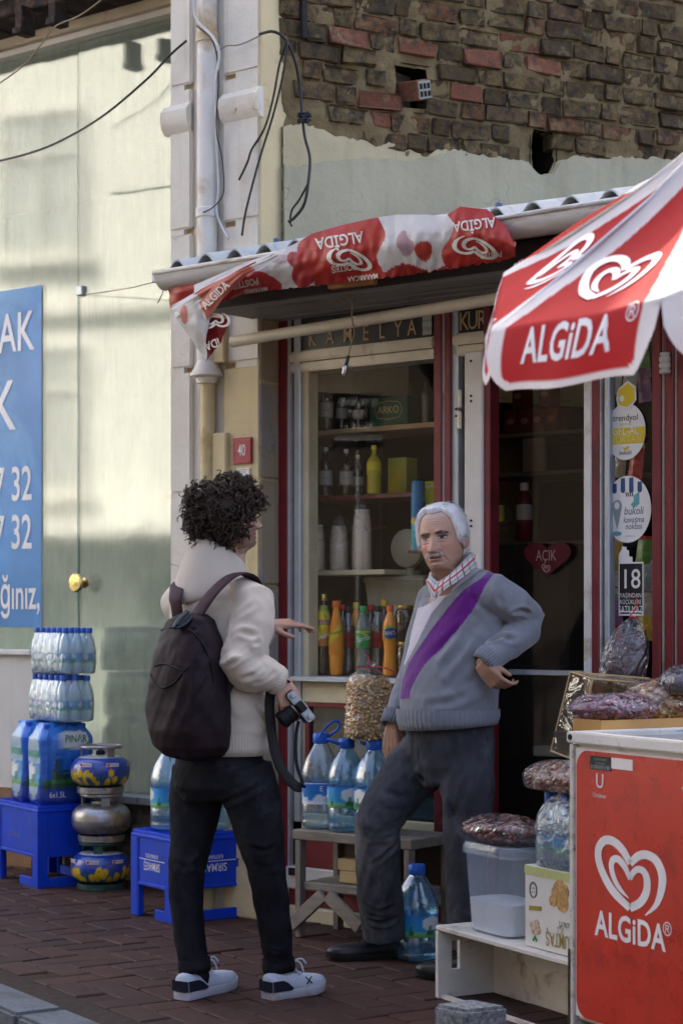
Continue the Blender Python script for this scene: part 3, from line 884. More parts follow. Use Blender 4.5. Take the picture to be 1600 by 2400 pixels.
bolt_m = mat("blue_bolt_cap", (.10, .14, .22), .5)
for px, py in ((648, 548), (1085, 478), (1168, 476)):
 c = F.at(px, py, ED + .2)
 zz = z_e + AMP + .2 * SL
 MB().lathe([(.014, 0), (.014, .018), (.006, .024)], 8, Matrix.Translation((c.x, ED + .2, zz))).build("roof_bolt", bolt_m, roof)
wood_dark = wood_mat("dark_batten", (.03, .024, .02), (.06, .045, .035), 'x')
MB().box(xe0 + .03, xe1, ED + .06, ED + .11, z_e - .075, z_e - .032).build("batten", wood_dark, roof)
MB().box(xe0 + .02, xe0 + .05, ED + .05, .0, z_e - .10, z_e - .03).build("end_rafter", wood_dark, roof)
soff_m = mat("soffit_board", (.30, .285, .26), .7, dirt=(.13, .11, .09), dirt_amt=.3, dscale=2, stretch=(1, 6, 1))
z_so = F.z(700, 690, ED + .12)
for i in range(5):
 d0 = ED + .14 + i * .095
 MB().box(xe0 + .05, xe1, d0, d0 + .092, z_so + .0 + random.uniform(-.002, .002), z_so + .012).build("soffit_plank", soff_m, roof, bevel=.002)
MB().box(xe0 + .05, xe1, ED + .11, ED + .135, z_so - .01, z_e - .08).build("fascia", wood_dark, roof)
gut = thing("gutter", "dirty white half-round gutter under the roof edge", "gutter", F.M)
gm = mat("gutter_pvc", (.60, .58, .55), .5, dirt=(.30, .25, .19), dirt_amt=.35, dscale=5, stretch=(1, 1, 4))
gx0, gx1 = F.x(383, ED - .06), xe1
zg0 = F.z(400, 640, ED - .07); gr = .062
q = MB(); rings = []
for xx, dz in ((gx0, 0.0), (gx1, .012)):
 o_ = []; i_ = []
 for k in range(13):
  a = math.pi + math.pi * k / 12
  o_.append((xx, ED - .055 + gr * math.cos(a), zg0 + dz + gr * 1.05 * math.sin(a)))
  i_.append((xx, ED - .055 + (gr - .004) * math.cos(a), zg0 + dz + (gr - .004) * 1.05 * math.sin(a)))
 rings.append(o_ + i_[::-1])
q.rings(rings); q.build("trough", gm, gut, smooth='auto')
MB().tube([(gx0, ED - .055 - gr, zg0), (gx1, ED - .055 - gr, zg0 + .012)], .009, 10).build("rolled_lip", gm, gut, smooth=True)
q = MB(); ring = [(gx0 + .002, ED - .055 + gr * math.cos(math.pi + math.pi * k / 12), zg0 + gr * 1.05 * math.sin(math.pi + math.pi * k / 12)) for k in range(13)]
q.add(ring + [(p[0] + .006, p[1], p[2]) for p in ring], [tuple(range(13)), tuple(reversed(range(13, 26)))]); q.build("end_cap", gm, gut)
cb = mat("gutter_board", (.55, .48, .27), .6, dirt=(.3, .25, .12), dirt_amt=.2)
MB().box(gx0 + .04, gx1, ED + .012, ED + .05, zg0 - .04, z_e - .04).build("gutter_board", cb, gut)
MB().box(gx0 - .03, gx0 + .012, ED - .10, ED - .02, zg0 - .035, zg0 + .005).build("end_bracket", grey_alu, gut, bevel=.004)
ra, rb = F.at(548, 800, -.30), F.at(1640, 622, -.30)
rb.z = ra.z + .0
rl = MB().tube([F.at(545, 801, -.33), F.at(545, 801, -.33).lerp(F.at(1160, 700, -.33), 2.0)], .0235, 14).build("awning_tube", cream_alu, M=F.M, smooth='auto')
tag(rl, "long cream awning tube running in front of the black sign", "tube")
# --- pipes, cables and plates on the pilaster
pipe_m = mat("painted_pipe", (.73, .69, .62), .5, dirt=(.52, .38, .21), dirt_amt=.28, dscale=3, bump=.15, bscale=30)
pipe_y = mat("yellowed_pipe", (.62, .50, .28), .55, dirt=(.40, .28, .12), dirt_amt=.25, dscale=3)
dp = thing("downpipe", "whitewashed downpipe running down the corner pilaster", "pipe", F.M)
pd = PF - .02
c0 = F.at(486, 700, pd)
zc = F.z(484, 878, pd)
MB().tube([(c0.x, pd, zc + .05), (c0.x, pd, 8.0)], .045, 18).build("upper_pipe", pipe_m, dp, smooth='auto')
MB().lathe([(.045, .06), (.047, .05), (.075, .0), (.075, -.008), (.05, -.016), (.045, -.04)], 18, Matrix.Translation((c0.x, pd, zc))).build("funnel", pipe_m, dp, smooth='auto')
MB().tube([(c0.x - .005, pd + .005, .02), (c0.x, pd + .005, zc - .02)], .033, 16).build("lower_pipe", pipe_y, dp, smooth='auto')
for py in (90, 500):
 zz = F.z(486, py, pd)
 MB().lathe([(.046, -.022), (.051, -.018), (.051, .018), (.046, .022)], 18, Matrix.Translation((c0.x, pd, zz))).build("pipe_collar", pipe_m, dp, smooth='auto')
cable_k = mat("black_cable", (.012, .013, .015), .45, bump=.1)
cable_w = mat("white_cable", (.60, .59, .57), .5)
cable_b = mat("brown_wire", (.30, .24, .16), .6)
def cable(name, pts, r, mt, label, cat="cable", ns=6, group=None):
 W = [P(px, py, F.world((F.x(px, d), d, 0)).y) for px, py, d in pts]
 o = MB().tube(catmull(W, ns), r, 6).build(name, mt, smooth=True)
 return tag(o, label, cat, group)
cable("overhead_cable", [(-40, 380, GD - .45), (0, 377, GD - .45), (110, 345, GD - .5), (230, 280, -.2), (340, 190, -.2), (400, 128, -.17), (438, 95, -.145)], .006, cable_k, "thick black cable sagging across the left glass front", "cable")
cable("thin_cable", [(-40, 215, GD - .45), (0, 195, GD - .44), (60, 150, GD - .45), (100, 100, GD - .45), (130, 62, GD - .44), (190, 35, GD - .44), (250, -10, GD - .44)], .004, cable_b, "thin brown wire looping up over the rusty beam", "wire")
cable("white_pipe_cable", [(455, -30, -.19), (458, 40, -.20), (500, 88, -.2), (514, 130, -.2), (505, 200, -.2), (508, 330, -.16), (512, 440, -.15), (508, 500, -.15), (535, 560, -.15)], .006, cable_w, "white cable running down beside the downpipe")
cable("dark_pipe_cable", [(460, 60, -.19), (500, 100, -.2), (512, 180, -.2), (507, 300, -.19), (520, 370, -.17), (524, 450, -.2), (500, 485, -.2), (476, 498, -.19)], .003, cable_k, "thin black wire curling down the white downpipe")
cable("tie_wire", [(505, 125, -.2), (530, 108, -.17), (560, 105, -.15), (600, 88, -.15), (620, 76, -.15)], .003, cable_b, "thin tie wire stretched from downpipe to the looped cables")
cable("looped_cable", [(608, 80, -.15), (640, 74, -.15), (668, 92, -.1), (690, 140, -.05), (702, 200, .0), (708, 265, .0), (714, 320, .0), (726, 370, .0), (722, 430, -.04), (712, 480, -.05), (690, 510, -.05), (676, 520, -.05)], .0065, cable_k, "black cable looping over the brick corner to the roof")
cable("looped_cable_slack", [(672, 95, -.1), (655, 150, -.1), (640, 230, -.1), (620, 300, -.12), (590, 350, -.14), (580, 380, -.15), (560, 422, -.15)], .005, cable_k, "black cable falling slack left of the brick corner")
cable("dropping_cable", [(674, 96, -.1), (662, 180, -.1), (640, 270, -.1), (615, 350, -.12), (595, 420, -.14), (575, 500, -.15), (567, 552, -.16)], .005, cable_k, "black cable dropping straight to the roof beside the pilaster")
cable("twisted_cable", [(722, 430, -.045), (700, 470, -.05), (684, 492, -.05), (680, 520, -.05), (684, 530, -.05)], .005, cable_k, "short twisted black cable end above the roof edge")
cable("loose_string", [(395, 655, -.66), (345, 665, -.3), (290, 678, .2), (200, 690, GD - .02)], .0025, cable_b, "thin string stretched from gutter end to the glass clamp", "string")
cable("hanging_thread", [(392, 655, -.68), (386, 670, -.68), (380, 690, -.68), (370, 710, -.68)], .002, cable_k, "short black thread hanging from the gutter end", "thread")
kc = P(713, 275, F.world((F.x(713, 0), 0, 0)).y - .01)
q = MB()
for i in range(9):
 a = random.uniform(0, 6.3); v = Vector((math.cos(a), .4, math.sin(a)))
 loop = [kc + .022 * Vector((math.cos(t + a) * (1 + .3 * math.sin(3 * t)), .25 * math.sin(2 * t + i), math.sin(t) * (.7 + .3 * math.cos(i)))) for t in np.linspace(0, 6.1, 14)]
 q.tube(loop, .005, 5)
tag(q.build("cable_coil", cable_k, smooth=True), "small tangle of black cable tied on the brick corner", "cable coil")
plate_red = mat("enamel_red", (.30, .012, .03), .3, var=.12, bump=.05, dirt=(.12, .01, .015), dirt_amt=.15, dscale=12)
en_white = mat("enamel_white", (.74, .72, .70), .35, var=.08)
pn = thing("house_number_plate", "small red enamel plate with white number 40", "plate", F.M)
a, b2 = F.at(545, 1027, PF - .008), F.at(590, 1086, PF - .008)
xc, zc_ = (a.x + b2.x) / 2, (a.z + b2.z) / 2; hw, hh = (b2.x - a.x) / 2, (a.z - b2.z) / 2
MB().box(xc - hw, xc + hw, PF - .010, PF + .002, zc_ - hh, zc_ + hh).build("plate", plate_red, pn, bevel=.004, seg=2)
q = MB(); t = .0035; e = .008
q.box(xc - hw + e, xc + hw - e, PF - .0115, PF - .0105, zc_ + hh - e - t, zc_ + hh - e); q.box(xc - hw + e, xc + hw - e, PF - .0115, PF - .0105, zc_ - hh + e, zc_ - hh + e + t)
q.box(xc - hw + e, xc - hw + e + t, PF - .0115, PF - .0105, zc_ - hh + e + t, zc_ + hh - e - t); q.box(xc + hw - e - t, xc + hw - e, PF - .0115, PF - .0105, zc_ - hh + e + t, zc_ + hh - e - t)
q.build("border_line", mat("plate_line", (.42, .05, .07), .4), pn)
flat_text("40", .072, xc, zc_, PF - .0115, en_white, pn, .004, 'CENTER', .62, name="numerals")
stk = thing("meter_sticker", "small white printed sticker under the number plate", "sticker", F.M)
a, b2 = F.at(555, 1098, PF - .004), F.at(584, 1122, PF - .004)
MB().box(a.x, b2.x, PF - .006, PF + .002, b2.z, a.z).build("label_sheet", en_white, stk)
MB().box(a.x + .003, a.x + .009, PF - .0075, PF - .0062, b2.z + .012, a.z - .014).build("blue_mark", mat("sticker_blue", (.05, .32, .48), .5), stk)
q = MB()
for i in range(3):
 q.box(a.x + .014, b2.x - .008 - .006 * i, PF - .0075, PF - .0062, a.z - .008 - i * .007, a.z - .006 - i * .007)
q.box(a.x + .014, a.x + .026, PF - .0075, PF - .0062, b2.z + .006, b2.z + .01)
q.build("small_print", mat("grey_print", (.2, .2, .22), .6), stk)
lampw = thing("hanging_lamp_holder", "empty black lamp holder hanging on a twisted wire before the window", "lamp holder")
YB = F.world((F.x(820, -.40), -.40, 0)).y
def bp(px, py): return P(px, py, YB)
MB().tube(catmull([bp(800, 690), bp(815, 700), bp(826, 712), bp(824, 740), bp(830, 780), bp(824, 800), bp(816, 835)], 6), .003, 6).build("wire", cable_b, lampw, smooth=True)
MB().tube(catmull([bp(770, 712), bp(790, 700), bp(805, 708), bp(822, 702), bp(838, 690), bp(855, 672), bp(862, 660)], 6), .002, 6).build("tie_wire", cable_b, lampw, smooth=True)
MB().tube([bp(816, 834), bp(812, 852)], .007, 10).build("socket", cable_k, lampw)
MB().tube([bp(812, 852), bp(810, 858), bp(808, 866), bp(806, 876), bp(806, 882)], [.006, .0105, .011, .009, .004], 10).build("foil_cap", mat("foil", (.5, .5, .52), .25, metal=1, bump=.8, bscale=60), lampw, smooth=True)
wb = F.world((0, 0, 0))
wl = thing("wooden_offcut", "short orange wooden offcut tied under the roof edge", "wood")
ya = F.world((F.x(800, ED), ED, 0)).y - .01; yb2 = F.world((F.x(880, ED), ED, 0)).y - .01
MB().bar(P(772, 672, ya), P(880, 660, yb2), .03, .02).build("lath", wood_mat("orange_wood", (.30, .14, .05), (.42, .21, .08), 'x'), wl, bevel=.002)
# --- printed cloth
def vcol_mat(name, rough=.6, bump=.1, bscale=120, transl=0.0, spec=.3, weave=False, bdist=.003, metal=0.0, coat=0.0, sheen=0.0, knit=None):
 if name in MATS: return MATS[name]
 m, nt, bs = nt_of(name); L = nt.links.new
 at = nt.nodes.new("ShaderNodeVertexColor"); at.layer_name = "print"
 co = coords(nt)
 c = mixc(nt, 1.0, at.outputs[0], ramp(nt, noise_n(nt, co, 9, 7, .65), [(.3, (.86,) * 3), (.7, (1.0,) * 3)]), 'MULTIPLY')
 L(c, bs.inputs['Base Color']); bs.inputs['Roughness'].default_value = rough
 bs.inputs['Specular IOR Level'].default_value = spec; bs.inputs['Metallic'].default_value = metal; bs.inputs['Coat Weight'].default_value = coat
 if sheen: bs.inputs['Sheen Weight'].default_value = sheen
 nrm = None
 if bump:
  nrm = bump_n(nt, noise_n(nt, co, bscale, 5, .6), bump, bdist); L(nrm, bs.inputs['Normal'])
 if transl:
  tr = nt.nodes.new("ShaderNodeBsdfTranslucent"); L(c, tr.inputs[0])
  mx = nt.nodes.new("ShaderNodeMixShader"); mx.inputs[0].default_value = transl
  L(bs.outputs[0], mx.inputs[1]); L(tr.outputs[0], mx.inputs[2]); L(mx.outputs[0], nt.nodes["Material Output"].inputs[0])
 MATS[name] = m
 return m
def paint(me, colours):
 a = me.color_attributes.new("print", 'FLOAT_COLOR', 'POINT')
 arr = np.ones((len(me.vertices), 4), dtype=np.float32); arr[:, :3] = np.asarray(colours, dtype=np.float32)
 a.data.foreach_set("color", arr.ravel())
 return me
# --- torn banner round the eave
RED, WHT, PNK = (.42, .030, .022), (.62, .59, .56), (.50, .09, .06)
ban_up = [(455, 668), (520, 640), (560, 622), (610, 603), (650, 590), (700, 567), (730, 548), (790, 530), (870, 512), (930, 503), (1000, 503), (1040, 508), (1058, 496), (1078, 484), (1110, 488), (1140, 490), (1165, 512), (1185, 530), (1204, 566)]
ban_lo = [(462, 735), (520, 708), (570, 690), (620, 682), (660, 678), (700, 674), (730, 671), (790, 664), (860, 656), (930, 648), (1000, 638), (1040, 632), (1065, 628), (1090, 624), (1120, 620), (1150, 616), (1172, 612), (1190, 608), (1208, 600)]
def ban_point(px, py_t):
 def itp(arr):
  if px <= arr[0][0]: return arr[0][1]
  for a, b in zip(arr[:-1], arr[1:]):
   if px <= b[0]: return a[1] + (b[1] - a[1]) * (px - a[0]) / (b[0] - a[0])
  return arr[-1][1]
 yu, yl = itp(ban_up), itp(ban_lo)
 py = yu + (yl - yu) * py_t
 t = py_t
 wob = .014 * noise.noise(Vector((px * .018, t * 2.2, 3))) + .006 * noise.noise(Vector((px * .06, t * 5, 8)))
 wob += .007 * math.sin(px * .035 + t * 5)
 d = ED - .145 + .09 * max(0, t - .45) ** 1.3 * 1.6 + .05 * max(0, .3 - t) + wob * (.4 + t)
 return px, py, d
def ban_at(px, t, off=0.0):
 a, b, d = ban_point(px, t)
 return F.at(a, b, d - off)
def ban_inv(px, py):
 def itp(arr):
  if px <= arr[0][0]: return arr[0][1]
  for a, b in zip(arr[:-1], arr[1:]):
   if px <= b[0]: return a[1] + (b[1] - a[1]) * (px - a[0]) / (b[0] - a[0])
  return arr[-1][1]
 yu, yl = itp(ban_up), itp(ban_lo)
 return (py - yu) / max(yl - yu, 1)
def ban_col(px, py):
 n = noise.noise(Vector((px * .03, py * .03, 2)))
 if 700 + 12 * math.sin(py * .05) + (py - 560) * .25 < px < 893 + 10 * math.sin(py * .06): return RED
 if px > 1048 + 14 * math.sin(py * .05): return RED
 if 512 < px < 660 and py > 634 + ((px - 585) / 75) ** 2 * 30 + 6 * n: return RED
 if py > 652 + 12 * math.sin(px * .045) - (px - 760) * .12 and 740 < px < 1048: return tuple(x * .8 for x in RED)
 if ((px - 708) / 30) ** 2 + ((py - 645) / 30) ** 2 < 1 + .5 * n or ((px - 690) / 20) ** 2 + ((py - 608) / 20) ** 2 < .9 + .6 * n: return (.36, .03, .03)
 if ((px - 992) / 20) ** 2 + ((py - 588) / 24) ** 2 < 1 + .5 * n: return (.46, .06, .04)
 if ((px - 948) / 22) ** 2 + ((py - 572) / 30) ** 2 < .8 + .9 * n: return (.40, .25, .28)
 if ((px - 655) / 24) ** 2 + ((py - 607) / 11) ** 2 < 1: return (.50, .36, .36)
 return WHT
cloth_print = vcol_mat("banner_print", .38, .25, 60, transl=.12, spec=.4)
bn = thing("torn_banner", "torn red and white ice-cream banner flapping upside down along the eave", "banner", F.M)
NXB, NTB = 420, 36
vv = []; ff = []; cc = []
for i in range(NXB + 1):
 px = 455 + (1208 - 455) * i / NXB
 for j in range(NTB + 1):
  t = j / NTB
  rag = 0
  tt = t + (.05 * noise.noise(Vector((px * .08, 3, 3))) if t > .97 else 0)
  p = ban_at(px, tt); vv.append(p)
  _, py, _ = ban_point(px, t); cc.append(ban_col(px, py))
for i in range(NXB):
 for j in range(NTB):
  a = i * (NTB + 1) + j; ff.append((a, a + NTB + 1, a + NTB + 2, a + 1))
q = MB().add(vv, ff); me = q.mesh("main_strip", cloth_print, smooth=True); paint(me, cc); put("main_strip", me, bn)
print_w = mat("banner_letters", (.62, .58, .50), .4, bump=0)
def ban_text(s, cx, cy, hpx, rot, sx=.8, bold=.02, name="lettering", mt=print_w):
 v, f = text2d(s, 1.0, bold, 'CENTER', 1, sx)
 ca, sa = math.cos(R(rot)), math.sin(R(rot)); k = hpx / .72
 b = MB()
 def fn(a, c):
  x = cx + (a * ca - c * sa) * k; y = cy - (a * sa + c * ca) * k
  return ban_at(x, ban_inv(x, y), .004)
 decal(b, v, f, fn); return b.build(name, mt, bn)
ban_text("ALGİDA", 795, 562, 27, 189); ban_text("ALGİDA", 1110, 525, 24, 187)
ban_text("POSTEŞ", 805, 628, 15, 187); ban_text("POSTEŞ", 575, 664, 16, 192); ban_text("MARARCAA", 850, 650, 12, 187); ban_text("MAYRARES", 600, 680, 10, 188); ban_text("POSTEŞ", 1150, 597, 13, 185)
for cx, cy, sc in ((818, 607, 92), (1112, 580, 92)):
 b = MB()
 def fn(a, c):
  x = cx - a * sc * 1.15; y = cy + c * sc * .62 - a * 12
  t = ban_inv(x, y)
  return ban_at(x, min(max(t, 0.01), .99), .004)
 decal(b, HEART[0], HEART[1], fn); b.build("heart_emblem", print_w, bn)
def flap(name, pts, colfn, nx=40, ny=30, bulge=.02, seed=0):
 W = [F.at(*p) for p in pts]; vv = []; ff = []; cc = []
 for i in range(nx + 1):
  for j in range(ny + 1):
   s, t = i / nx, j / ny
   p = (W[0] * (1 - s) + W[1] * s) * (1 - t) + (W[3] * (1 - s) + W[2] * s) * t
   p.y += -bulge * math.sin(math.pi * s) * math.sin(math.pi * (.15 + .7 * t)) + .010 * noise.noise(Vector((s * 3, t * 3, seed)))
   px = (pts[0][0] * (1 - s) + pts[1][0] * s) * (1 - t) + (pts[3][0] * (1 - s) + pts[2][0] * s) * t
   py = (pts[0][1] * (1 - s) + pts[1][1] * s) * (1 - t) + (pts[3][1] * (1 - s) + pts[2][1] * s) * t
   p.x += .006 * noise.noise(Vector((s * 2, t * 6, seed + 5)))
   vv.append(p); cc.append(colfn(px, py, s, t))
 for i in range(nx):
  for j in range(ny):
   a = i * (ny + 1) + j; ff.append((a, a + ny + 1, a + ny + 2, a + 1))
 me = MB().add(vv, ff).mesh(name, cloth_print, smooth=True); paint(me, cc); return put(name, me, bn)
flap("back_flap", [(393, 660, ED - .06), (520, 640, ED - .08), (500, 700, ED - .05), (398, 722, ED - .05)], lambda a, b, s, t: (.45, .03, .02), seed=2)
flap("rolled_edge", [(402, 716, ED - .12), (640, 592, ED - .185), (655, 603, ED - .18), (412, 744, ED - .14)], lambda a, b, s, t: (.50, .12, .08) if .28 < s < .8 and t > .25 else (.66, .63, .61), bulge=.03, seed=3)
flap("lifted_strip", [(452, 690, ED - .165), (600, 612, ED - .19), (575, 648, ED - .175), (482, 752, ED - .15)], lambda a, b, s, t: (.52, .13, .085) if s > .04 else WHT, bulge=.02, seed=4)
flap("hanging_corner", [(400, 728, ED - .13), (470, 700, ED - .16), (492, 742, ED - .15), (484, 846, ED - .12)], lambda a, b, s, t: (.50, .13, .1) if ((a - 436) / 10) ** 2 + ((b - 738) / 22) ** 2 < 1 else (.58, .55, .52), bulge=.015, seed=5)
flap("hanging_back", [(482, 742, ED - .12), (538, 748, ED - .10), (520, 800, ED - .10), (482, 848, ED - .11)], lambda a, b, s, t: (.28, .014, .016), bulge=.0, seed=6)
def fl_text(s, cx, cy, hpx, rot, d, sx=.8, mt=print_w):
 v, f = text2d(s, 1.0, .02, 'CENTER', 1, sx); ca, sa = math.cos(R(rot)), math.sin(R(rot)); k = hpx / .72; b = MB()
 decal(b, v, f, lambda a, c: F.at(cx + (a * ca - c * sa) * k, cy - (a * sa + c * ca) * k, d)); return b.build("lettering", mt, bn)
fl_text("ALGIDA", 505, 692, 20, 44, ED - .215); fl_text("iDA", 497, 806, 20, 200, ED - .135)
b = MB(); decal(b, HEART[0], HEART[1], lambda a, c: F.at(505 + a * 70, 752 + c * 44, ED - .14)); b.build("heart_emblem", print_w, bn)
# --- parasol
A_ = P(1655, 262, 4.5)
V1_, V2_ = P(1150, 775, 4.3), P(1548, 705, 3.85); V0_ = P(1180, 640, 4.8)
para_m = vcol_mat("parasol_cloth", .75, .15, 200, transl=.42, spec=.2)
def circ(a, b, c):
 ab, ac = b - a, c - a; n = ab.cross(ac)
 o = a + (n.cross(ab) * ac.length_squared + ac.cross(n) * ab.length_squared) / (2 * n.length_squared)
 return o, n.normalized(), (a - o).length
cc_, nn_, rr_ = circ(V0_, V1_, V2_)
if nn_.z < 0: nn_ = -nn_
A_ = cc_ + nn_ * (A_ - cc_).dot(nn_)
def rot_about(v, ang): return Matrix.Rotation(ang, 3, nn_) @ v
r1 = V1_ - cc_
sgn = 1 if (rot_about(r1, R(45)) - (V2_ - cc_)).length < (rot_about(r1, R(-45)) - (V2_ - cc_)).length else -1
rim = [cc_ + rot_about(r1, sgn * R(45) * k) for k in range(8)]
rim[0], rim[1], rim[7] = V1_, V2_, V0_
pa = thing("parasol", "red and white ice-cream parasol tilted over the freezer", "parasol", (A_.x, A_.y, -.13))
PAI = Matrix.Translation((-A_.x, -A_.y, .13))
PRED, PWHT = (.46, .028, .030), (.78, .77, .78)
VAL = .135
def panel_fn(va, vb, s, y):
 m = (va + vb) / 2; e = (vb - va) / 2
 out = (m - cc_).normalized()
 if y <= 1:
  p = A_ + (m - A_) * y + e * s * y
  nrm = e.cross(m - A_).normalized()
  if nrm.dot(out) < 0: nrm = -nrm
  sag = -.030 * math.sin(math.pi * y) * (1 - s * s) - .02 * math.sin(math.pi * y)
  return p + nrm * sag + nrm * .006 * noise.noise(p * 5), nrm
 d = y - 1
 p = m + e * s * (1 - .10 * max(0, d) * 2)
 nrm = (out * .95 + Vector((0, 0, .2))).normalized()
 drop = Vector((0, 0, -1)) * d * (VAL / .25) + out * .025 * math.sin(min(d / .25, 1) * 2.2)
 wav = out * .010 * math.sin(s * 5 + d * 8) * (d / .25)
 return p + drop + wav, nrm
def panel_col(kind, s, y, w):
 if kind == 'white': return PWHT
 bw = .05
 if abs(s) * w > w - bw: return PWHT
 if y > 1:
  d = (y - 1) / .25 * VAL
  lim = .116
  if d > lim: return PWHT
  ex, ey = (abs(s) * w) - (w - bw - .03), d - (lim - .03)
  if ex > 0 and ey > 0 and ex * ex + ey * ey > .03 ** 2: return PWHT
 return PRED
for k in range(8):
 va, vb = rim[k], rim[(k + 1) % 8]
 kind = 'white' if k in (1, 3, 5) else 'red'
 ns, ny, nv = 90, 60, 20
 vv = []; ff = []; cc2 = []
 L = (vb - va).length
 rows = [(j / ny) for j in range(ny + 1)] + [1 + .25 * j / nv for j in range(1, nv + 1)]
 for y in rows:
  for i in range(ns + 1):
   s = -1 + 2 * i / ns
   yy = y
   if y > 1:      # scalloped lower edge
    lim = 1 - .65 * max(0, abs(s) - .80) / .20 * (abs(s) ** 4)
    yy = 1 + (y - 1) * lim
   p, n_ = panel_fn(va, vb, s, max(yy, .004)); vv.append(PAI @ p)
   cc2.append(panel_col(kind, s, yy, L / 2 * min(max(yy, .05), 1)))
 m1 = ns + 1
 for j in range(len(rows) - 1):
  for i in range(ns): ff.append((j * m1 + i, j * m1 + i + 1, (j + 1) * m1 + i + 1, (j + 1) * m1 + i))
 me = MB().add(vv, ff).mesh("canopy_panel", para_m, smooth=True); paint(me, cc2)
 pn_ = put("canopy_panel", me, pa)
 if kind == 'red':
  def deco(v2, f2, cx, cy, sc, nm, sxx=1.0):
   b = MB()
   def fn(a, c):
    xx = cx + a * sc * sxx; yy = cy + c * sc          # metres: across, down-slope measured from the rim upward
    mlen = ((va + vb) / 2 - A_).length
    if yy >= 0: y = 1 - yy / mlen; s = xx / (L / 2 * y)
    else: y = 1 - yy / VAL * .25; s = xx / (L / 2)
    p, n_ = panel_fn(va, vb, s * (1 if sgn0 > 0 else -1), y)
    return PAI @ (p + n_ * .003)
   decal(b, v2, f2, fn); b.build(nm, mat("parasol_white_print", (.78, .77, .78), .7, bump=0), pn_)
  e_ = (vb - va); sgn0 = 1 if (e_.cross(A_ - (va + vb) / 2)).dot((va + vb) / 2 - cc_) > 0 else -1
  deco(HEART[0], HEART[1], -.012, .165, .215, "heart_emblem", 1.12)
  v, f = text2d("ALGiDA", 1, .022, 'CENTER', 1.04, .82)
  deco(v, f, -.004, -.046, .082 / .72 * .86, "lettering")
  v, f = text2d("®", 1, .0, 'CENTER'); deco(v, f, .195, -.012, .05, "registered_mark")
rib_m = mat("parasol_rib", (.5, .5, .5), .35, metal=.6)
for k in range(8):
 MB().tube([PAI @ (A_ - nn_ * .03), PAI @ (rim[k] - nn_ * .012)], .006, 6).build("rib", rib_m, pa)
pb_ = A_ - nn_ * .55
MB().tube([PAI @ (A_ + nn_ * .05), PAI @ pb_, PAI @ Vector((pb_.x, pb_.y, pb_.z - .12)), PAI @ Vector((pb_.x, pb_.y, -.1))], .019, 14).build("pole", rib_m, pa, smooth='auto')
q = MB().lathe([(.24, .0), (.25, .03), (.22, .08), (.05, .11), (.03, .3)], 28, PAI @ Matrix.Translation((pb_.x, pb_.y, -.125))); q.build("base", mat("parasol_base", (.5, .5, .5), .7), pa, smooth='auto')
q = MB().lathe([(.03, .0), (.025, .03), (.008, .06)], 12, PAI @ Matrix.Translation(A_)); q.build("finial", mat("white_finial", (.7, .7, .7), .4), pa)
# --- bottles, packs, crates
pet = clear("clear_pet", tint=(.80, .91, .985), body=.06, col=(.50, .72, .95), ior=1.5, boost=2.8, rough=.04, bump=.25, bscale=30)
pet_blue = clear("blue_pet", tint=(.66, .88, 1.0), body=.13, col=(.22, .58, .90), ior=1.5, boost=2.8, rough=.04, bump=.25, bscale=25)
water_in = clear("water_body", tint=(.88, .95, .98), body=.05, col=(.45, .62, .74), ior=1.33, boost=.6, rough=.02)
shrink = clear("shrink_film", tint=(.90, .96, 1.0), body=.12, col=(.60, .83, 1.0), ior=1.5, boost=2.2, rough=.12, bump=.9, bscale=16, bdist=.02)
cap_blue = mat("blue_cap", (.02, .12, .55), .35, bump=.05, var=.08)
label_m = vcol_mat("label_print", .4, .03, 80)
crate_blue = mat("crate_blue_plastic", (.004, .045, .50), .42, var=.18, scale=10, spec=.25, dirt=(.02, .06, .34), dirt_amt=.3, dscale=7, bump=.12, bscale=60)
label_white = mat("label_lettering", (.72, .73, .74), .5, bump=0)
def lathe_uv(prof, n, colfn=None):
 b = MB(); b.lathe(prof, n)
 cols = None
 if colfn:
  cols = []
  for j, (r, z) in enumerate(prof):
   for k in range(n): cols.append(colfn(2 * math.pi * k / n, j / (len(prof) - 1)))
 return b, cols
def label_mesh(r0, r1, z0, z1, colfn, n=48, rows=14, sx=1, sy=1, power=2.0):
 prof = [(r0 + (r1 - r0) * j / rows, z0 + (z1 - z0) * j / rows) for j in range(rows + 1)]
 b = MB(); b.lathe(prof, n, None, False, False, sx, sy, power)
 cols = [colfn(2 * math.pi * k / n, j / rows) for j in range(rows + 1) for k in range(n)]
 me = b.mesh("label", label_m, smooth=True); paint(me, cols); return me
def wrap_text(s, size, r, zc, ang, mt, parent, bold=.0, sx=1.0, name="label_lettering", tilt=0.0, off=.0012, sq=(1, 1)):
 v, f = text2d(s, size, bold, 'CENTER', 1, sx); b = MB(); ct, st_ = math.cos(tilt), math.sin(tilt)
 def fn(a, c):
  a2 = a * ct - c * st_; c2 = a * st_ + c * ct
  return ((r + off) * math.cos(ang + a2 / r) * sq[0], (r + off) * math.sin(ang + a2 / r) * sq[1], zc + c2)
 decal(b, v, f, fn); return b.build(name, mt, parent)
def pine_label(a, t, n_trees=5):
 x = (a / (2 * math.pi) * n_trees) % 1.0
 tree = .55 - abs(x - .5) * 2.6
 if t < .14: return (.10, .36, .10)
 if t < tree: return (.025, .15, .06)
 x2 = (a / (2 * math.pi) * 3 + .2) % 1.0
 if ((x2 - .5) / .24) ** 2 + ((t - .62) / .32) ** 2 < 1: return (.72, .78, .78)
 if t < .22: return (.20, .45, .22)
 return (.03, .25 + .12 * (1 - t), .62)
SB_H = .222
small_prof = [(.012, 0), (.029, .002), (.0315, .012), (.031, .03), (.0315, .05), (.0305, .055), (.0305, .095), (.0315, .10), (.031, .125), (.027, .155), (.018, .18), (.0135, .192), (.0135, .2)]
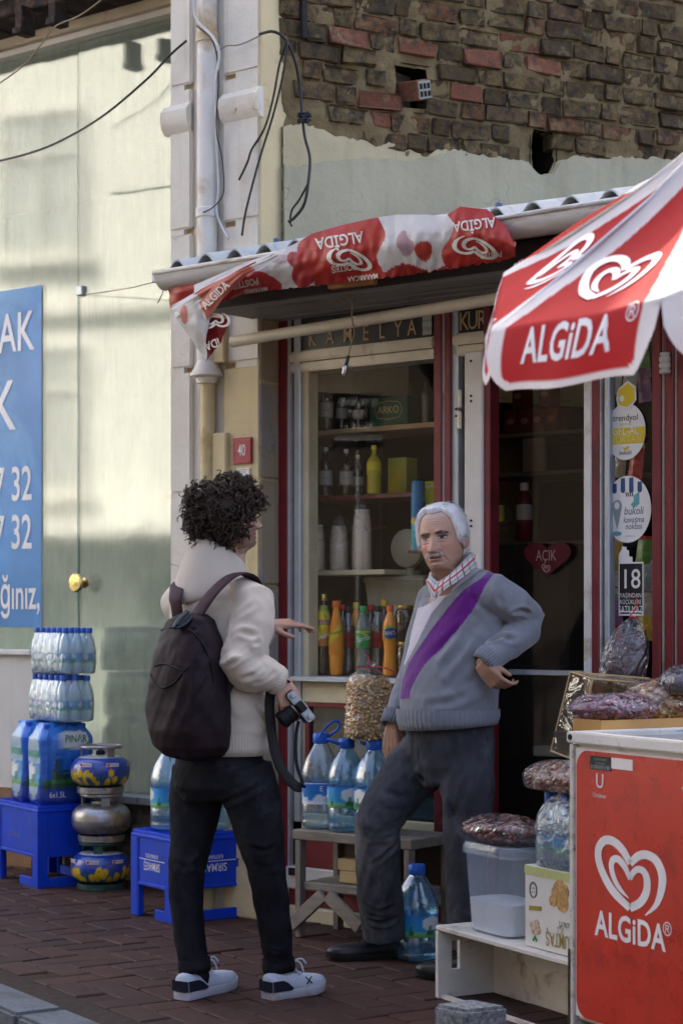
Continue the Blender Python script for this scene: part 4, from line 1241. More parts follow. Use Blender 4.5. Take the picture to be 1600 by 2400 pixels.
pet_s = clear("small_bottle_pet", tint=(.90, .97, 1.0), body=.34, col=(.55, .83, 1.0), ior=1.5, boost=2.6, rough=.05, bump=.3, bscale=30)
small_shell = MB().lathe(small_prof, 18).mesh("shell", pet_s, smooth=True)
small_label = label_mesh(.0318, .0318, .052, .098, lambda a, t: pine_label(a, t, 4), 32, 8)
small_cap = MB().lathe([(.0155, .196), (.016, .198), (.016, .219), (.0145, .222)], 14).mesh("cap", cap_blue, smooth='auto')
def water_pack(label, M, nx, ny, group):
 t = thing("small_bottle_pack", label, "water pack", M, group)
 s = .064
 for i in range(nx):
  for j in range(ny):
   bt = put("bottle", small_shell, t, Matrix.Translation((-(i + .5) * s, (j + .5) * s, .003)) @ Matrix.Rotation(random.uniform(0, 6), 4, 'Z'))
   put("label", small_label, bt); put("cap", small_cap, bt)
 q = MB(); W, D = nx * s, ny * s; rings = []
 for (ins, z) in ((.012, -.001), (.0, .006), (-.003, .05), (-.003, .12), (.003, .15), (.012, .18), (.02, .2)):
  ring = []
  for k in range(64):
   a = 2 * math.pi * k / 64; c, s_ = math.cos(a), math.sin(a)
   c = math.copysign(abs(c) ** .35, c); s_ = math.copysign(abs(s_) ** .35, s_)
   sc = .0035 * math.sin(k * 1.7)
   ring.append((-W / 2 + c * (W / 2 - ins + .003 + sc), D / 2 + s_ * (D / 2 - ins + .003 + sc), z))
  rings.append(ring)
 q.rings(rings, True, True, False); q.build("shrink_film", shrink, t, smooth=True)
 return t
def crate(label, M, LX, LY, HZ, front_text, group="blue plastic crates turned upside down"):
 t = thing("plastic_crate", label, "crate", M, group)
 zp = HZ * .40; th = .012; pw = .05
 q = MB()
 q.box(-LX, 0, 0, LY, HZ - .014, HZ)
 n = int(LX / .03)
 for k in range(n): q.box(-LX + .008 + k * LX / n, -LX + .008 + k * LX / n + .012, .012, LY - .012, HZ, HZ + .004)
 q.build("crate_top", crate_blue, t, bevel=.003)
 MB().box(-LX - .006, .006, -.006, LY + .006, HZ - .03, HZ - .016).build("rim", crate_blue, t, bevel=.003)
 for (x0, x1, y0, y1) in ((-LX, 0, 0, th), (-LX, 0, LY - th, LY), (-th, 0, th, LY - th), (-LX, -LX + th, th, LY - th)):
  q = MB(); q.box(x0, x1, y0, y1, zp, HZ - .012); q.build("side_panel", crate_blue, t, bevel=.002)
 for (cx, cy_, sx, sy) in ((0, 0, -1, 1), (-LX, 0, 1, 1), (0, LY, -1, -1), (-LX, LY, 1, -1)):
  q = MB()
  q.box(cx - sx * .006, cx + sx * pw, cy_ - sy * .006, cy_ + sy * .012, 0, HZ - .031)
  q.box(cx - sx * .006, cx + sx * .012, cy_ + sy * .012, cy_ + sy * pw, 0, HZ - .031)
  q.box(cx + sx * pw, cx + sx * (pw + .010), cy_ - sy * .004, cy_ + sy * .02, .0, HZ - .031)
  q.build("corner_post", crate_blue, t, bevel=.002)
 for z0, z1, nm in ((.0, .045, "foot_rail"), (zp - .012, zp + .002, "panel_rib")):
  for (x0, x1, y0, y1) in ((-LX + pw, -pw, -.004, th + .002), (-.014, .004, pw, LY - pw), (-LX + pw, -pw, LY - th, LY + .003)):
   if nm == "foot_rail" and y0 == -.004:
    x0 = -LX * .42
   MB().box(x0, x1, y0, y1, z0, z1).build(nm, crate_blue, t, bevel=.002)
 if front_text:
  for axis in (0, 1):
   for s, size, dz in (("SIRMAKEŞ", .05, 0.0), ("KAYNAK SUYU", .026, .045)):
    v, f = text2d(s, size, .002, 'CENTER', 1, .75 if axis else .62)
    b = MB(); zc = (zp + HZ) / 2 - .035 + dz
    if axis == 0: decal(b, v, f, lambda a, c: (-LX / 2 - a, -.002, zc - c))
    else: decal(b, v, f, lambda a, c: (.002, LY / 2 - a, zc - c))
    b.build("moulded_lettering", label_white, t)
   b = MB()
   if axis == 0: b.box(-LX * .85, -LX * .15, -.002, -.001, zc - .02, zc - .017)
   else: b.box(.001, .002, LY * .15, LY * .85, zc - .02, zc - .017)
   b.build("moulded_line", label_white, t)
 else:
  v, f = text2d("sırmakeş", .055, .002, 'CENTER', 1, .7); b = MB()
  decal(b, v, f, lambda a, c: (-LX * .55 + a, -.002, HZ * .62 + c)); b.build("faded_lettering", mat("faded_print", (.10, .15, .42), .5), t)
 return t
c1 = G(90, 2083); c2 = G(404, 2166)
RZ = -R(56.7)
C1M = Matrix.Translation(c1) @ Matrix.Rotation(RZ, 4, 'Z')
C2M = Matrix.Translation(c2) @ Matrix.Rotation(RZ + R(2), 4, 'Z')
crate("blue plastic crate carrying the stacked water packs", C1M, .50, .33, .394, False)
crate("blue plastic crate marked SIRMAKEŞ behind the young man's legs", C2M, .345, .375, .375, True)
film_m = vcol_mat("printed_film", .22, .6, 18, spec=.6, bdist=.012, coat=.3)
FB, FD = (.010, .12, .55), (.006, .045, .34)
def film_pack(label, M, LX, LY, HZ, group="six-packs of large water bottles"):
 t = thing("large_bottle_pack", label, "water pack", M, group)
 n = 120; rows = 44; vv = []; ff = []; cc = []
 for j in range(rows + 1):
  tt = j / rows; z = HZ * tt
  ins = 0.0
  if tt > .80: ins = .045 * ((tt - .80) / .20) ** 1.5
  if tt < .05: ins = .012 * (1 - tt / .05)
  for k in range(n):
   a = 2 * math.pi * k / n; c, s_ = math.cos(a), math.sin(a)
   pc = math.copysign(abs(c) ** .30, c); ps = math.copysign(abs(s_) ** .30, s_)
   x = -LX / 2 + pc * (LX / 2 - ins); y = LY / 2 + ps * (LY / 2 - ins)
   wr = .004 * noise.noise(Vector((x * 30, y * 30, z * 8))) + .005 * math.cos(y / LY * 6 * math.pi) * (abs(pc) > .98) * .8
   if tt > .8: z2 = z - .02 * (.5 + .5 * math.cos(y / LY * 6 * math.pi)) * (tt - .8) / .2
   else: z2 = z
   vv.append((x + wr * math.copysign(1, c), y + wr * math.copysign(1, s_), z2))
   col = tuple(FB[i] + (.05, .16, .28)[i] * max(0, tt - .35) for i in range(3))
   if tt < .24: col = FD
   if pc > .9:                                # long printed side: fir tree, white oval, dark foot
    u = y / LY
    w = .20 * (1 - (tt - .25) / .50) if .25 < tt < .75 else 0
    if abs(u - .36) < w + .025 * math.sin(tt * 95): col = (.012, .055, .025)
    if .2 < tt < .30 and .0 < u < .75: col = (.03, .16, .05) if tt > .25 else (.015, .07, .04)
    if ((u - .64) / .24) ** 2 + ((tt - .80) / .13) ** 2 < 1: col = (.72, .76, .78)
    if 1 <= ((u - .64) / .24) ** 2 + ((tt - .80) / .13) ** 2 < 1.25 and tt < .8: col = (.05, .28, .10)
   if ps < -.9:                               # open oval at the end: pale bottles inside
    u = (x + LX) / LX
    if abs(u - .5) < .40 * math.sqrt(max(0, 1 - ((tt - .5) / .45) ** 2)):
     col = (.30, .46, .60)
     if .22 < tt < .52: col = pine_label(u * 2.0, (tt - .22) / .30, 3)
     elif .58 < tt < .66: col = (.05, .28, .24)
     elif abs((u * 2) % 1 - .0) < .1: col = (.16, .3, .45)
   cc.append(col)
 for j in range(rows):
  for k in range(n):
   k2 = (k + 1) % n; ff.append((j * n + k, j * n + k2, (j + 1) * n + k2, (j + 1) * n + k))
 ff.append(tuple(rows * n + k for k in range(n)))
 me = MB().add(vv, ff).mesh("printed_film", film_m, smooth=True); paint(me, cc); put("printed_film", me, t)
 caps = MB().lathe([(.016, HZ - .035), (.016, HZ - .012), (.012, HZ - .009)], 12).mesh("cap", cap_blue)
 for i in range(2):
  for j in range(3): put("cap", caps, t, Matrix.Translation((-(i + .5) * LX / 2, (j + .5) * LY / 3, .004)))
 def side(s, size, u, tt, mt, bold=.0, sx=.8):
  v, f = text2d(s, size, bold, 'CENTER', 1, sx); b = MB(); decal(b, v, f, lambda a, c: (.0045, u * LY + a, tt * HZ + c)); b.build("film_lettering", mt, t)
 side("PINAR", .052, .64, .80, mat("logo_green", (.02, .14, .05), .5), .004)
 side("yaşam", .05, .72, .54, mat("logo_blue", (.01, .03, .2), .5), .002); side("pınarım", .036, .72, .46, mat("logo_blue", (.01, .03, .2), .5), .002)
 side("6x1.5L", .040, .30, .12, label_white, .001)
 return t
ZC1 = .398
film_pack("printed six-pack with a big fir tree, standing at the crate's near corner", C1M @ Matrix.Translation((-.005, .015, ZC1)), .165, .29, .395)
film_pack("printed six-pack of water at the crate's far left end", C1M @ Matrix.Translation((-.20, .01, ZC1)), .165, .29, .40)
water_pack("lower shrink-wrapped pack of small water bottles on the stack", C1M @ Matrix.Translation((.03, .10, ZC1 + .40)), 6, 3, "shrink-wrapped packs of small water bottles")
water_pack("topmost shrink-wrapped pack of small water bottles beside the poster", C1M @ Matrix.Translation((.022, .115, ZC1 + .40 + .232)), 6, 3, "shrink-wrapped packs of small water bottles")
# --- gas cylinders
steel_grey = mat("grey_cylinder_paint", (.34, .34, .35), .32, metal=.75, var=.2, scale=9, dirt=(.16, .13, .11), dirt_amt=.3, dscale=9, bump=.12, bscale=40)
steel_green = mat("green_cylinder_foot", (.05, .11, .10), .5, metal=.3, dirt=(.03, .04, .04), dirt_amt=.4)
cyl_print = vcol_mat("cylinder_print", .28, .06, 50, spec=.6, coat=.3)
random.seed(21)
flowers = [(random.uniform(0, 2 * math.pi), random.uniform(.14, .5), random.uniform(.08, .13)) for _ in range(46)]
def cyl_col(a, t, sh):
 if t < .12: return (.03, .07, .05)
 for fa, ft, fr in flowers:
  da = (a + sh - fa + math.pi) % (2 * math.pi) - math.pi
  r = math.hypot(da * 1.0, (t - ft) * .9) / fr
  if r < 1: return (.62, .42, .01) if (r > .45 or (a * 40) % 1 > .3) else (.48, .27, .01)
 if t < .42 and (math.sin(a * 57) > .3): return (.05, .14, .06)
 if t > .93: return (.42, .46, .52)
 return (.008, .045, .33) if t > .4 else (.008, .06, .25)
def gas(label, M, kind, shift):
 t = thing("gas_cylinder", label, "gas cylinder", M, "stack of small gas cylinders")
 foot = steel_green if kind == 2 else steel_grey
 q = MB(); q.lathe([(.108, .0), (.112, .003), (.112, .03), (.106, .032), (.106, .002)], 32); q.build("foot_ring", foot, t, smooth='auto')
 prof = []
 for k in range(19):
  a = -math.pi / 2 + math.pi * k / 18
  r = .143 * (abs(math.cos(a)) ** .55 if k not in (0, 18) else 0); prof.append((max(r, .012), .105 + .078 * math.copysign(abs(math.sin(a)) ** .85, math.sin(a))))
 if kind == 1:
  MB().lathe(prof, 40).build("body", steel_grey, t, smooth=True)
  MB().lathe([(.1435, .103), (.1445, .105), (.1435, .107)], 40, None, False, False).build("weld_seam", steel_grey, t, smooth=True)
  wrap_text("sıfır  de ne Tompray", .014, .144, .078, R(-90) + .3, sign_black, t, 0, 1.3, "stamped_text")
 else:
  prof2 = []
  for j in range(50):
   tt = j / 49; a = -math.pi / 2 + math.pi * tt
   prof2.append((max(.143 * abs(math.cos(a)) ** .55, .012), .105 + .078 * math.copysign(abs(math.sin(a)) ** .85, math.sin(a))))
  b = MB(); b.lathe(prof2, 140); cols = [cyl_col(2 * math.pi * k / 140, (prof2[j][1] - .027) / .156, shift) for j in range(50) for k in range(140)]
  me = b.mesh("body", cyl_print, smooth=True); paint(me, cols); put("body", me, t)
  for da in (-1.1, -.15, .75):
   b = MB(); zc = .142; rr = .1395
   pts = [(-.032, -.009), (.032, -.009), (.032, .009), (-.032, .009)]
   b.grid(lambda u, v2: ((rr + .0035) * math.cos(R(-90) + da + (u - .5) * .064 / rr), (rr + .0035) * math.sin(R(-90) + da + (u - .5) * .064 / rr), zc + (v2 - .5) * .017), 8, 1)
   lb = b.build("brand_label", label_white, t)
   wrap_text("İPRAGAZ", .0125, rr + .004, zc, R(-90) + da + .05, mat("label_navy", (.02, .03, .12), .5), t, .0004, .95, "brand_lettering")
   b = MB(); b.grid(lambda u, v2: ((rr + .0045) * math.cos(R(-90) + da - .2 + u * .08), (rr + .0045) * math.sin(R(-90) + da - .2 + u * .08), zc + (v2 - .5) * .012), 2, 1)
   b.build("brand_mark", mat("label_red", (.5, .03, .03), .5), t)
 for k in range(3):
  a = R(30 + 120 * k); q = MB()
  q.rings([[((.092 + dr) * math.cos(a + da), (.092 + dr) * math.sin(a + da), z) for dr, da in ((-.002, -.22), (-.002, .22), (.003, .22), (.003, -.22))] for z in (.155, .219)])
  q.build("handle_post", foot, t)
 MB().tube([(.095 * math.cos(2 * math.pi * k / 32), .095 * math.sin(2 * math.pi * k / 32), .222) for k in range(33)], .0085, 10).build("handle_ring", foot, t, smooth=True)
 if kind == 0:
  MB().lathe([(.022, .18), (.022, .2), (.014, .205), (.014, .218)], 14).build("valve", black_gap, t, smooth='auto')
 return t
gp = G(236, 2090); gp.y += .11; gp.x = (236 - CX) / FPX * gp.y
for k, (lb, kd, sf) in enumerate((("lowest gas cylinder of the stack, blue with yellow flowers", 2, 1.3), ("plain grey middle gas cylinder of the stack", 1, 0), ("top gas cylinder of the stack, blue with flowers and open handle", 0, 4.2))):
 gas(lb, TR(gp.x + (.0, .004, .0)[k], gp.y, .231 * k, R(20 * k)), kd, sf)
print("gas local", F.local(gp))
# --- five-litre jugs
def jug(label, M, kind, group, h=.40):
 t = thing("water_jug", label, "water jug", M, group)
 s = h / .40; r = .078
 shell = pet_blue if kind != 'clear' else pet
 prof = [(.03, .0), (.068, .002), (.0765, .014), (.0765, .03), (.0745, .036), (.077, .042), (.077, .09), (.075, .096), (.075, .185), (.078, .19), (.0775, .22), (.074, .238), (.062, .275), (.045, .305), (.03, .33), (.026, .336), (.026, .348)]
 MB().lathe([(a, z * s) for a, z in prof], 32, power=2.6).build("shell", shell, t, smooth=True)
 wl = .285 if kind != 'clear' else .27
 ip = [(a * .965, z * s + .002) for a, z in prof if z < wl]; ip.append((.001, ip[-1][1] + .001))
 MB().lathe(ip, 28, power=2.6).build("water", water_in, t, smooth=True)
 if kind == 'clear':
  fn = lambda a, tt: (.70, .74, .78) if tt < .10 or tt > .95 else ((.55, .64, .74) if tt < .36 + .14 * math.sin(a * 4) + .08 * math.sin(a * 11) else (.02, .13 + .1 * (1 - tt), .52))
 else:
  fn = lambda a, tt: pine_label(a, tt, 6)
 put("label", label_mesh(.0765, .0765, .098 * s, .183 * s, fn, 60, 14, power=2.6), t)
 if kind == 'clear':
  for aa in (-2.35, -1.1): wrap_text("Erikli", .03, .0775, .160 * s, aa, label_white, t, .002, .9)
 else:
  for aa in (-2.2, -.3): wrap_text("Pınar", .02, .0775, .152 * s, aa, mat("logo_green", (.02, .14, .05), .5), t, .001, .9)
 cp = MB().lathe([(.031, .338 * s), (.033, .342 * s), (.033, .372 * s), (.030, .378 * s)], 24).build("cap", cap_blue, t, smooth='auto')
 return t
def jug_handle(t, pts, s=1.0):
 MB().tube(catmull(pts, 6), .0055, 8, r2=.0035).build("handle", cap_blue, t, smooth=True)
p2 = C2M @ Vector((-.20, .10, .381))
jg = jug("blue-tinted water jug on the crate, left of the young man's leg", Matrix.Translation(p2) @ Matrix.Rotation(R(30), 4, 'Z'), 'pinar', "large water jugs on the crate")
jug_handle(jg, [(.033, 0, .36), (.06, .0, .35), (.075, .0, .33), (.05, .02, .345), (.03, .01, .36)])
p2 = C2M @ Vector((-.10, .27, .381))
jg = jug("blue-tinted water jug on the crate, seen between the young man's legs", Matrix.Translation(p2) @ Matrix.Rotation(R(100), 4, 'Z'), 'pinar', "large water jugs on the crate")
jug_handle(jg, [(.033, 0, .36), (.06, .0, .35), (.075, .0, .33), (.05, .02, .345), (.03, .01, .36)])
# --- goods in the shop window
dark_pet = mat("dark_drink", (.018, .008, .006), .12, bump=.0, spec=.7, var=.1)
cola_m = mat("cola", (.012, .006, .005), .10, bump=.0, spec=.8)
orange_m = mat("orange_drink", (.80, .28, .015), .18, bump=.02, spec=.6, var=.06)
tea_m = mat("iced_tea", (.035, .018, .012), .12, bump=0, spec=.7)
green_pet = clear("pale_green_pet", tint=(.72, .86, .76), body=.25, col=(.35, .48, .40), ior=1.45, boost=1.4, rough=.04, bump=.2, bscale=30)
clear_gl = clear("clear_glass_bottle", tint=(.85, .88, .86), body=.08, col=(.5, .52, .5), ior=1.5, boost=1.4, rough=.02)
orange_cap = mat("orange_cap", (.70, .14, .02), .4, bump=0); black_cap = mat("black_cap", (.012, .012, .014), .35, bump=0)
yellow_cap = mat("yellow_cap", (.72, .50, .02), .4, bump=0); green_cap = mat("green_cap", (.02, .36, .10), .4, bump=0); gold_cap = mat("gold_lid", (.55, .40, .12), .3, metal=.8, bump=0)
white_cap = mat("white_cap", (.6, .58, .55), .45, bump=0); red_cap = mat("red_cap", (.5, .02, .02), .4, bump=0)
FA = R(-90) - R(0)
def spot(px, py, d):
 c = F.at(px, py, d); w = F.world(c); return w
def drink(label, px, d, z0, h, w, body, cap, lab=None, texts=(), shape='straight', shell=None, liquid_top=.8, group="soft drinks in the shop window", cat="bottle", name="drink_bottle"):
 c = F.at(px, CY, d); W = F.world((c.x, d, z0))
 t = thing(name, label, cat, Matrix.Translation(W) @ Matrix.Rotation(-F.a + R(38), 4, 'Z'), group)
 r = w / 2
 if shape == 'straight':
  prof = [(.4, 0), (.92, .006), (1, .03), (1, .18), (.97, .2), (1, .22), (1, .55), (.98, .62), (.82, .74), (.52, .85), (.36, .90), (.36, .93)]
 elif shape == 'waist':
  prof = [(.4, 0), (.9, .006), (.98, .03), (.98, .12), (.88, .26), (.80, .36), (.92, .48), (1, .56), (1, .68), (.88, .76), (.55, .86), (.38, .91), (.38, .93)]
 elif shape == 'cone':
  prof = [(.4, 0), (.78, .006), (.86, .03), (.92, .12), (1, .30), (1, .42), (.92, .56), (.72, .70), (.52, .82), (.44, .90), (.44, .93)]
 else:
  prof = [(.5, 0), (.95, .006), (1, .03), (1, .60), (.96, .68), (.62, .76), (.34, .80), (.30, .90), (.30, .95)]
 P_ = [(a * r, b * h) for a, b in prof]
 if shell is None:
  MB().lathe(P_, 24).build("bottle_body", body, t, smooth=True)
 else:
  MB().lathe(P_, 24).build("bottle_body", shell, t, smooth=True)
  ip = [(a * .95, b + .001) for a, b in P_ if b < liquid_top * h]; ip.append((ip[-1][0], liquid_top * h)); ip.append((.001, liquid_top * h))
  MB().lathe(ip, 22).build("drink", body, t, smooth=True)
 if cap is not None:
  cr = prof[-1][0] * r * 1.25
  MB().lathe([(cr, .915 * h), (cr * 1.03, .92 * h), (cr * 1.03, .99 * h), (cr * .9, h)], 16).build("cap", cap, t, smooth='auto')
 if lab:
  z0_, z1_, fn = lab
  def rad(f_):
   for (a, b), (c2_, d2_) in zip(prof[:-1], prof[1:]):
    if b <= f_ <= d2_: return (a + (c2_ - a) * (f_ - b) / (d2_ - b + 1e-9)) * r
   return r
  n, rows = 48, 18
  pf = [(rad(z0_ + (z1_ - z0_) * j / rows) + .0012, (z0_ + (z1_ - z0_) * j / rows) * h) for j in range(rows + 1)]
  b = MB(); b.lathe(pf, n, None, False, False)
  me = b.mesh("label", label_m, smooth=True); paint(me, [fn(2 * math.pi * k / n, j / rows) for j in range(rows + 1) for k in range(n)]); put("label", me, t)
 for (s, size, f_, ang, mt, bold, sx, tilt) in texts:
  wrap_text(s, size, rad(f_) + .001 if lab else r, f_ * h, FA + ang, mt, t, bold, sx, "label_lettering", tilt)
 return t
ink_red = mat("ink_red", (.45, .015, .03), .5); ink_dark = mat("ink_dark", (.02, .02, .03), .5); ink_navy = mat("ink_navy", (.02, .03, .16), .5)
def dA(a): return (a - FA + math.pi) % (2 * math.pi) - math.pi
def tea_lab(lower):
 def fn(a, t):
  x = dA(a)
  if t < .26 + .08 * x: return (.7, .7, .68) if t > .2 + .08 * x else lower
  if .50 < t < .66 and abs(x) < 1.3: return (.30, .012, .02)
  if ((x - .3) / .6) ** 2 + ((t - .36) / .12) ** 2 < 1: return (.72, .46, .02)
  if t > .86: return (.32, .46, .06)
  return (.85, .68, .05) if math.sin(x * 5 + t * 9) < .75 else (.20, .38, .05)
 return fn
ZL = z_ledge
drink("iced tea bottle with blue-footed label, leftmost in the window", 722, .13, ZL, .355, .062, tea_m, yellow_cap, (.36, .86, tea_lab((.02, .12, .42))), [("Lipton", .024, .655, 0, label_white, .001, .9, 0)])
drink("iced tea bottle with orange-footed label, second from the left", 758, .14, ZL, .355, .066, tea_m, gold_cap, (.36, .86, tea_lab((.60, .20, .04))), [("Lipton", .024, .655, 0, label_white, .001, .9, 0)])
def sch(a, t):
 x = dA(a); y = t - .5 - x * .16
 if -.10 < y < .10: return (.72, .55, .02)
 return (.80, .28, .02)
drink("tall orange soda bottle with slanted yellow band", 788, .12, ZL, .325, .064, orange_m, orange_cap, (.28, .86, sch), [("Schweppes", .021, .58, 0, ink_dark, .0006, .8, .32)], 'cone')
def red_lab(a, t): return (.42, .018, .022) if .04 < t < .96 else (.05, .01, .01)
drink("cola bottle with red label, between orange soda and lemon soda", 816, .20, ZL, .300, .060, cola_m, black_cap, (.40, .62, red_lab), [("Coca-Cola", .022, .52, 0, ink_dark, .0008, .85, .12)], 'waist', pet, .72)
def sprite_lab(a, t):
 x = dA(a); return (.55, .6, .05) if t > .92 or abs(t - .86 + .25 * x) < .05 else (.02, .33, .07)
drink("clear lemon soda bottle with green label and green cap", 851, .13, ZL, .303, .064, water_in, green_cap, (.40, .64, sprite_lab), [("Sprite", .032, .535, 0, label_white, .0022, .8, .18)], 'waist', green_pet, .80)
drink("cola bottle with red label, between lemon soda and orange soda", 885, .20, ZL, .303, .062, cola_m, black_cap, (.40, .62, red_lab), [("Coca-Cola", .022, .52, .1, ink_dark, .0008, .85, .12)], 'waist', pet, .72)
def fanta_lab(a, t):
 x = dA(a)
 if (x / .95) ** 2 + ((t - .5) / .34) ** 2 < 1: return (.02, .04, .22)
 if (x / 1.1) ** 2 + ((t - .52) / .43) ** 2 < 1: return (.20, .42, .03)
 return (.68, .25, .02)
drink("orange soda bottle with navy emblem label, waisted shape", 914, .13, ZL, .305, .066, orange_m, orange_cap, (.50, .72, fanta_lab), [("FANTA", .026, .61, 0, label_white, .002, .85, .06)], 'waist')
drink("orange soda bottle half hidden behind the old man's chest", 987, .20, ZL, .335, .062, orange_m, orange_cap, None, [], 'straight')
for px, h, bd, cp, lb_, nb_ in ((741, .33, tea_m, red_cap, tea_lab((.35, .05, .05)), "between the two iced tea bottles"), (803, .31, cola_m, red_cap, red_lab, "between orange soda and the first cola"), (834, .32, orange_m, yellow_cap, sch, "between the first cola and lemon soda"), (868, .31, cola_m, red_cap, red_lab, "between lemon soda and the second cola"), (900, .33, tea_m, yellow_cap, tea_lab((.1, .3, .05)), "between the second cola and waisted orange soda")):
 drink("second row bottle " + nb_, px, .30, ZL, h, .062, bd, cp, (.38, .66, lb_), [], 'straight')
def jar(label, px, d, z0, h, w, group="dark preserve jars in the window"):
 c = F.at(px, CY, d); t = thing("preserve_jar", label, "jar", Matrix.Translation(F.world((c.x, d, z0))), group); r = w / 2
 MB().lathe([(r * .9, 0), (r, .006), (r, h * .82), (r * .88, h * .88), (r * .85, h * .9)], 28).build("jar_body", dark_pet, t, smooth='auto')
 MB().lathe([(r * .93, h * .88), (r * .95, h * .89), (r * .95, h * .985), (r * .9, h)], 28).build("lid", gold_cap, t, smooth='auto')
 return t
jar("lower dark preserve jar with gold lid, beside orange soda", 952, .16, ZL, .150, .086); jar("upper dark preserve jar standing on the other jar", 950, .16, ZL + .150, .155, .088)
cup_m = mat("paper_cup", (.85, .72, .56), .6, dirt=(.42, .28, .18), dirt_amt=.35, dscale=40)
cup_wrap = clear("cup_bag", tint=(.95, .95, .95), body=.06, col=(.7, .7, .7), boost=1.5, rough=.08, bump=.8, bscale=20, bdist=.02)
def cups(label, px, d, z0, n, w, hrow=.0085, top=.095):
 c = F.at(px, CY, d); t = thing("paper_cup_stack", label, "paper cups", Matrix.Translation(F.world((c.x, d, z0))), "stacks of paper cups on the window shelf"); r = w / 2
 rim = MB().lathe([(r * .96, 0), (r * 1.03, .001), (r * 1.03, .0045), (r * .97, .0065), (r * .965, .0085)], 26).mesh("cup_rim", cup_m, smooth='auto')
 for k in range(n): put("cup_rim", rim, t, Matrix.Translation((random.uniform(-.001, .001), 0, k * hrow)))
 MB().lathe([(r * .97, n * hrow), (r * .80, n * hrow + top), (r * .74, n * hrow + top), (r * .74, n * hrow + top - .006), (.004, n * hrow + top - .006)], 26).build("top_cup", cup_m, t, smooth='auto')
 MB().lathe([(r * 1.1, -.001), (r * 1.12, n * hrow * .5), (r * 1.06, n * hrow + top * .5), (r * .6, n * hrow + top + .03), (.01, n * hrow + top + .05)], 26).build("plastic_bag", cup_wrap, t, smooth=True)
cups("left stack of paper cups in a clear bag", 740, .27, zS3, 13, .080); cups("middle stack of paper cups in a clear bag", 795, .30, zS3, 14, .082, top=.08); cups("tallest stack of paper cups, on the right", 848, .27, zS3, 20, .084)
def lab_pale(a, t): return (.42, .40, .36) if .1 < t < .9 else (.1, .08, .06)
for px, z0, h, lb in ((727, zS2, .225, "dark syrup bottle at the left end of the maroon shelf"), (763, zS2, .225, "dark syrup bottle second from left on the maroon shelf"), (811, zS2, .21, "dark syrup bottle right of the pair on the maroon shelf"), (730, zS1, .24, "dark bottle at the left end of the top shelf"), (765, zS1, .24, "dark bottle second from left on the top shelf")):
 drink(lb, px, .28, z0, h, .058, dark_pet, white_cap if z0 == zS2 else None, (.22, .55, lab_pale), [("Murat", .012, .38, 0, ink_dark, 0, .9, 0)], 'spirit', group="dark bottles on the window shelves")
def col_lab(a, t): return (.62, .50, .01) if .3 < t < .95 else (.40, .36, .02)
drink("yellow cologne bottle with yellow cap on the maroon shelf", 876, .22, zS2, .212, .062, mat("cologne", (.38, .34, .02), .15, bump=0), yellow_cap, (.40, .66, col_lab), [], 'spirit', group="toiletries in the shop window")
for px in (962, 995):
 drink("slim clear glass bottle at the right end of the top shelf" if px == 995 else "slim clear glass bottle beside the green box", px, .34, zS1, .20, .036, clear_gl, None, None, [], 'spirit', group="clear bottles on the top shelf")
def carton(name, label, cat, px0, px1, d, z0, h, dep, mt, group=None, turn=0):
 a, b2 = F.x(px0, d), F.x(px1, d)
 t = thing(name, label, cat, F.M @ Matrix.Translation(((a + b2) / 2, d, z0)) @ Matrix.Rotation(turn, 4, 'Z'), group); w = (b2 - a) / 2
 MB().box(-w, w, 0, dep, 0, h).build("box_body", mt, t, bevel=.002); return t, w
arko_green = mat("arko_green", (.015, .075, .045), .5)
t, w = carton("shaving_cream_carton", "dark green ARKO carton on the top shelf", "carton", 866, 954, .26, zS1, .125, .1, arko_green)
flat_text("ARKO", .045, 0, .068, -.0015, gold_letter, t, .001, 'CENTER', .95, name="lettering")
q = MB()
for (a0, b0) in (((-.075, .068), (-.06, .1)), ((-.06, .1), (0, .108)), ((0, .108), (.06, .1)), ((.06, .1), (.075, .068)), ((.075, .068), (.06, .036)), ((.06, .036), (0, .028)), ((0, .028), (-.06, .036)), ((-.06, .036), (-.075, .068))):
 q.bar((a0[0], -.001, a0[1]), (b0[0], -.001, b0[1]), .001, .002)
q.build("emblem_outline", gold_letter, t)
t, w = carton("yellow_carton", "yellow and olive cartons behind the cologne bottle", "carton", 908, 952, .30, zS2, .16, .08, vcol_mat("carton_print", .5, .05)); me = t.children[0].data
paint(me, [((.62, .42, .01) if v.co.x < 0 else (.20, .20, .03)) if v.co.z < .08 else (.30, .34, .05) for v in me.vertices])
t, w = carton("green_carton", "yellow-green carton leaning at the window's right edge", "carton", 994, 1016, .16, F.z(1000, 1195, .16), .12, .06, mat("limegreen_carton", (.35, .42, .03), .5))
flat_text("Agent", .024, 0, .10, -.0015, label_white, t, .0005, 'CENTER', .8)
t, w = carton("yellow_box", "small yellow box above the left cup stack", "box", 715, 736, .34, zS3 + .20, .06, .05, mat("yellow_box", (.52, .36, .02), .5))
MB().box(xg0 - .02, fx(870, .34), .33, .45, zS3 + .185, zS3 + .20).build("shelf", maroon, sh)
MB().box(fx(975, .16), fx(1016, .16), .15, .24, F.z(1000, 1195, .16) - .01, F.z(1000, 1195, .16)).build("shelf", maroon, sh)
def can_col(a, t): return (.02, .20, .42) if t > .55 else ((.60, .45, .02) if t > .47 else ((.55, .6, .62) if math.sin(dA(a) * 3 + t * 5) > .1 else (.03, .33, .42)))
cs = F.at(978, CY, .13); zsp = F.z(978, 1290, .13)
t = thing("spray_can", "tall blue and white spray can beside the red posts", "spray can", Matrix.Translation(F.world((cs.x, .13, zsp))))
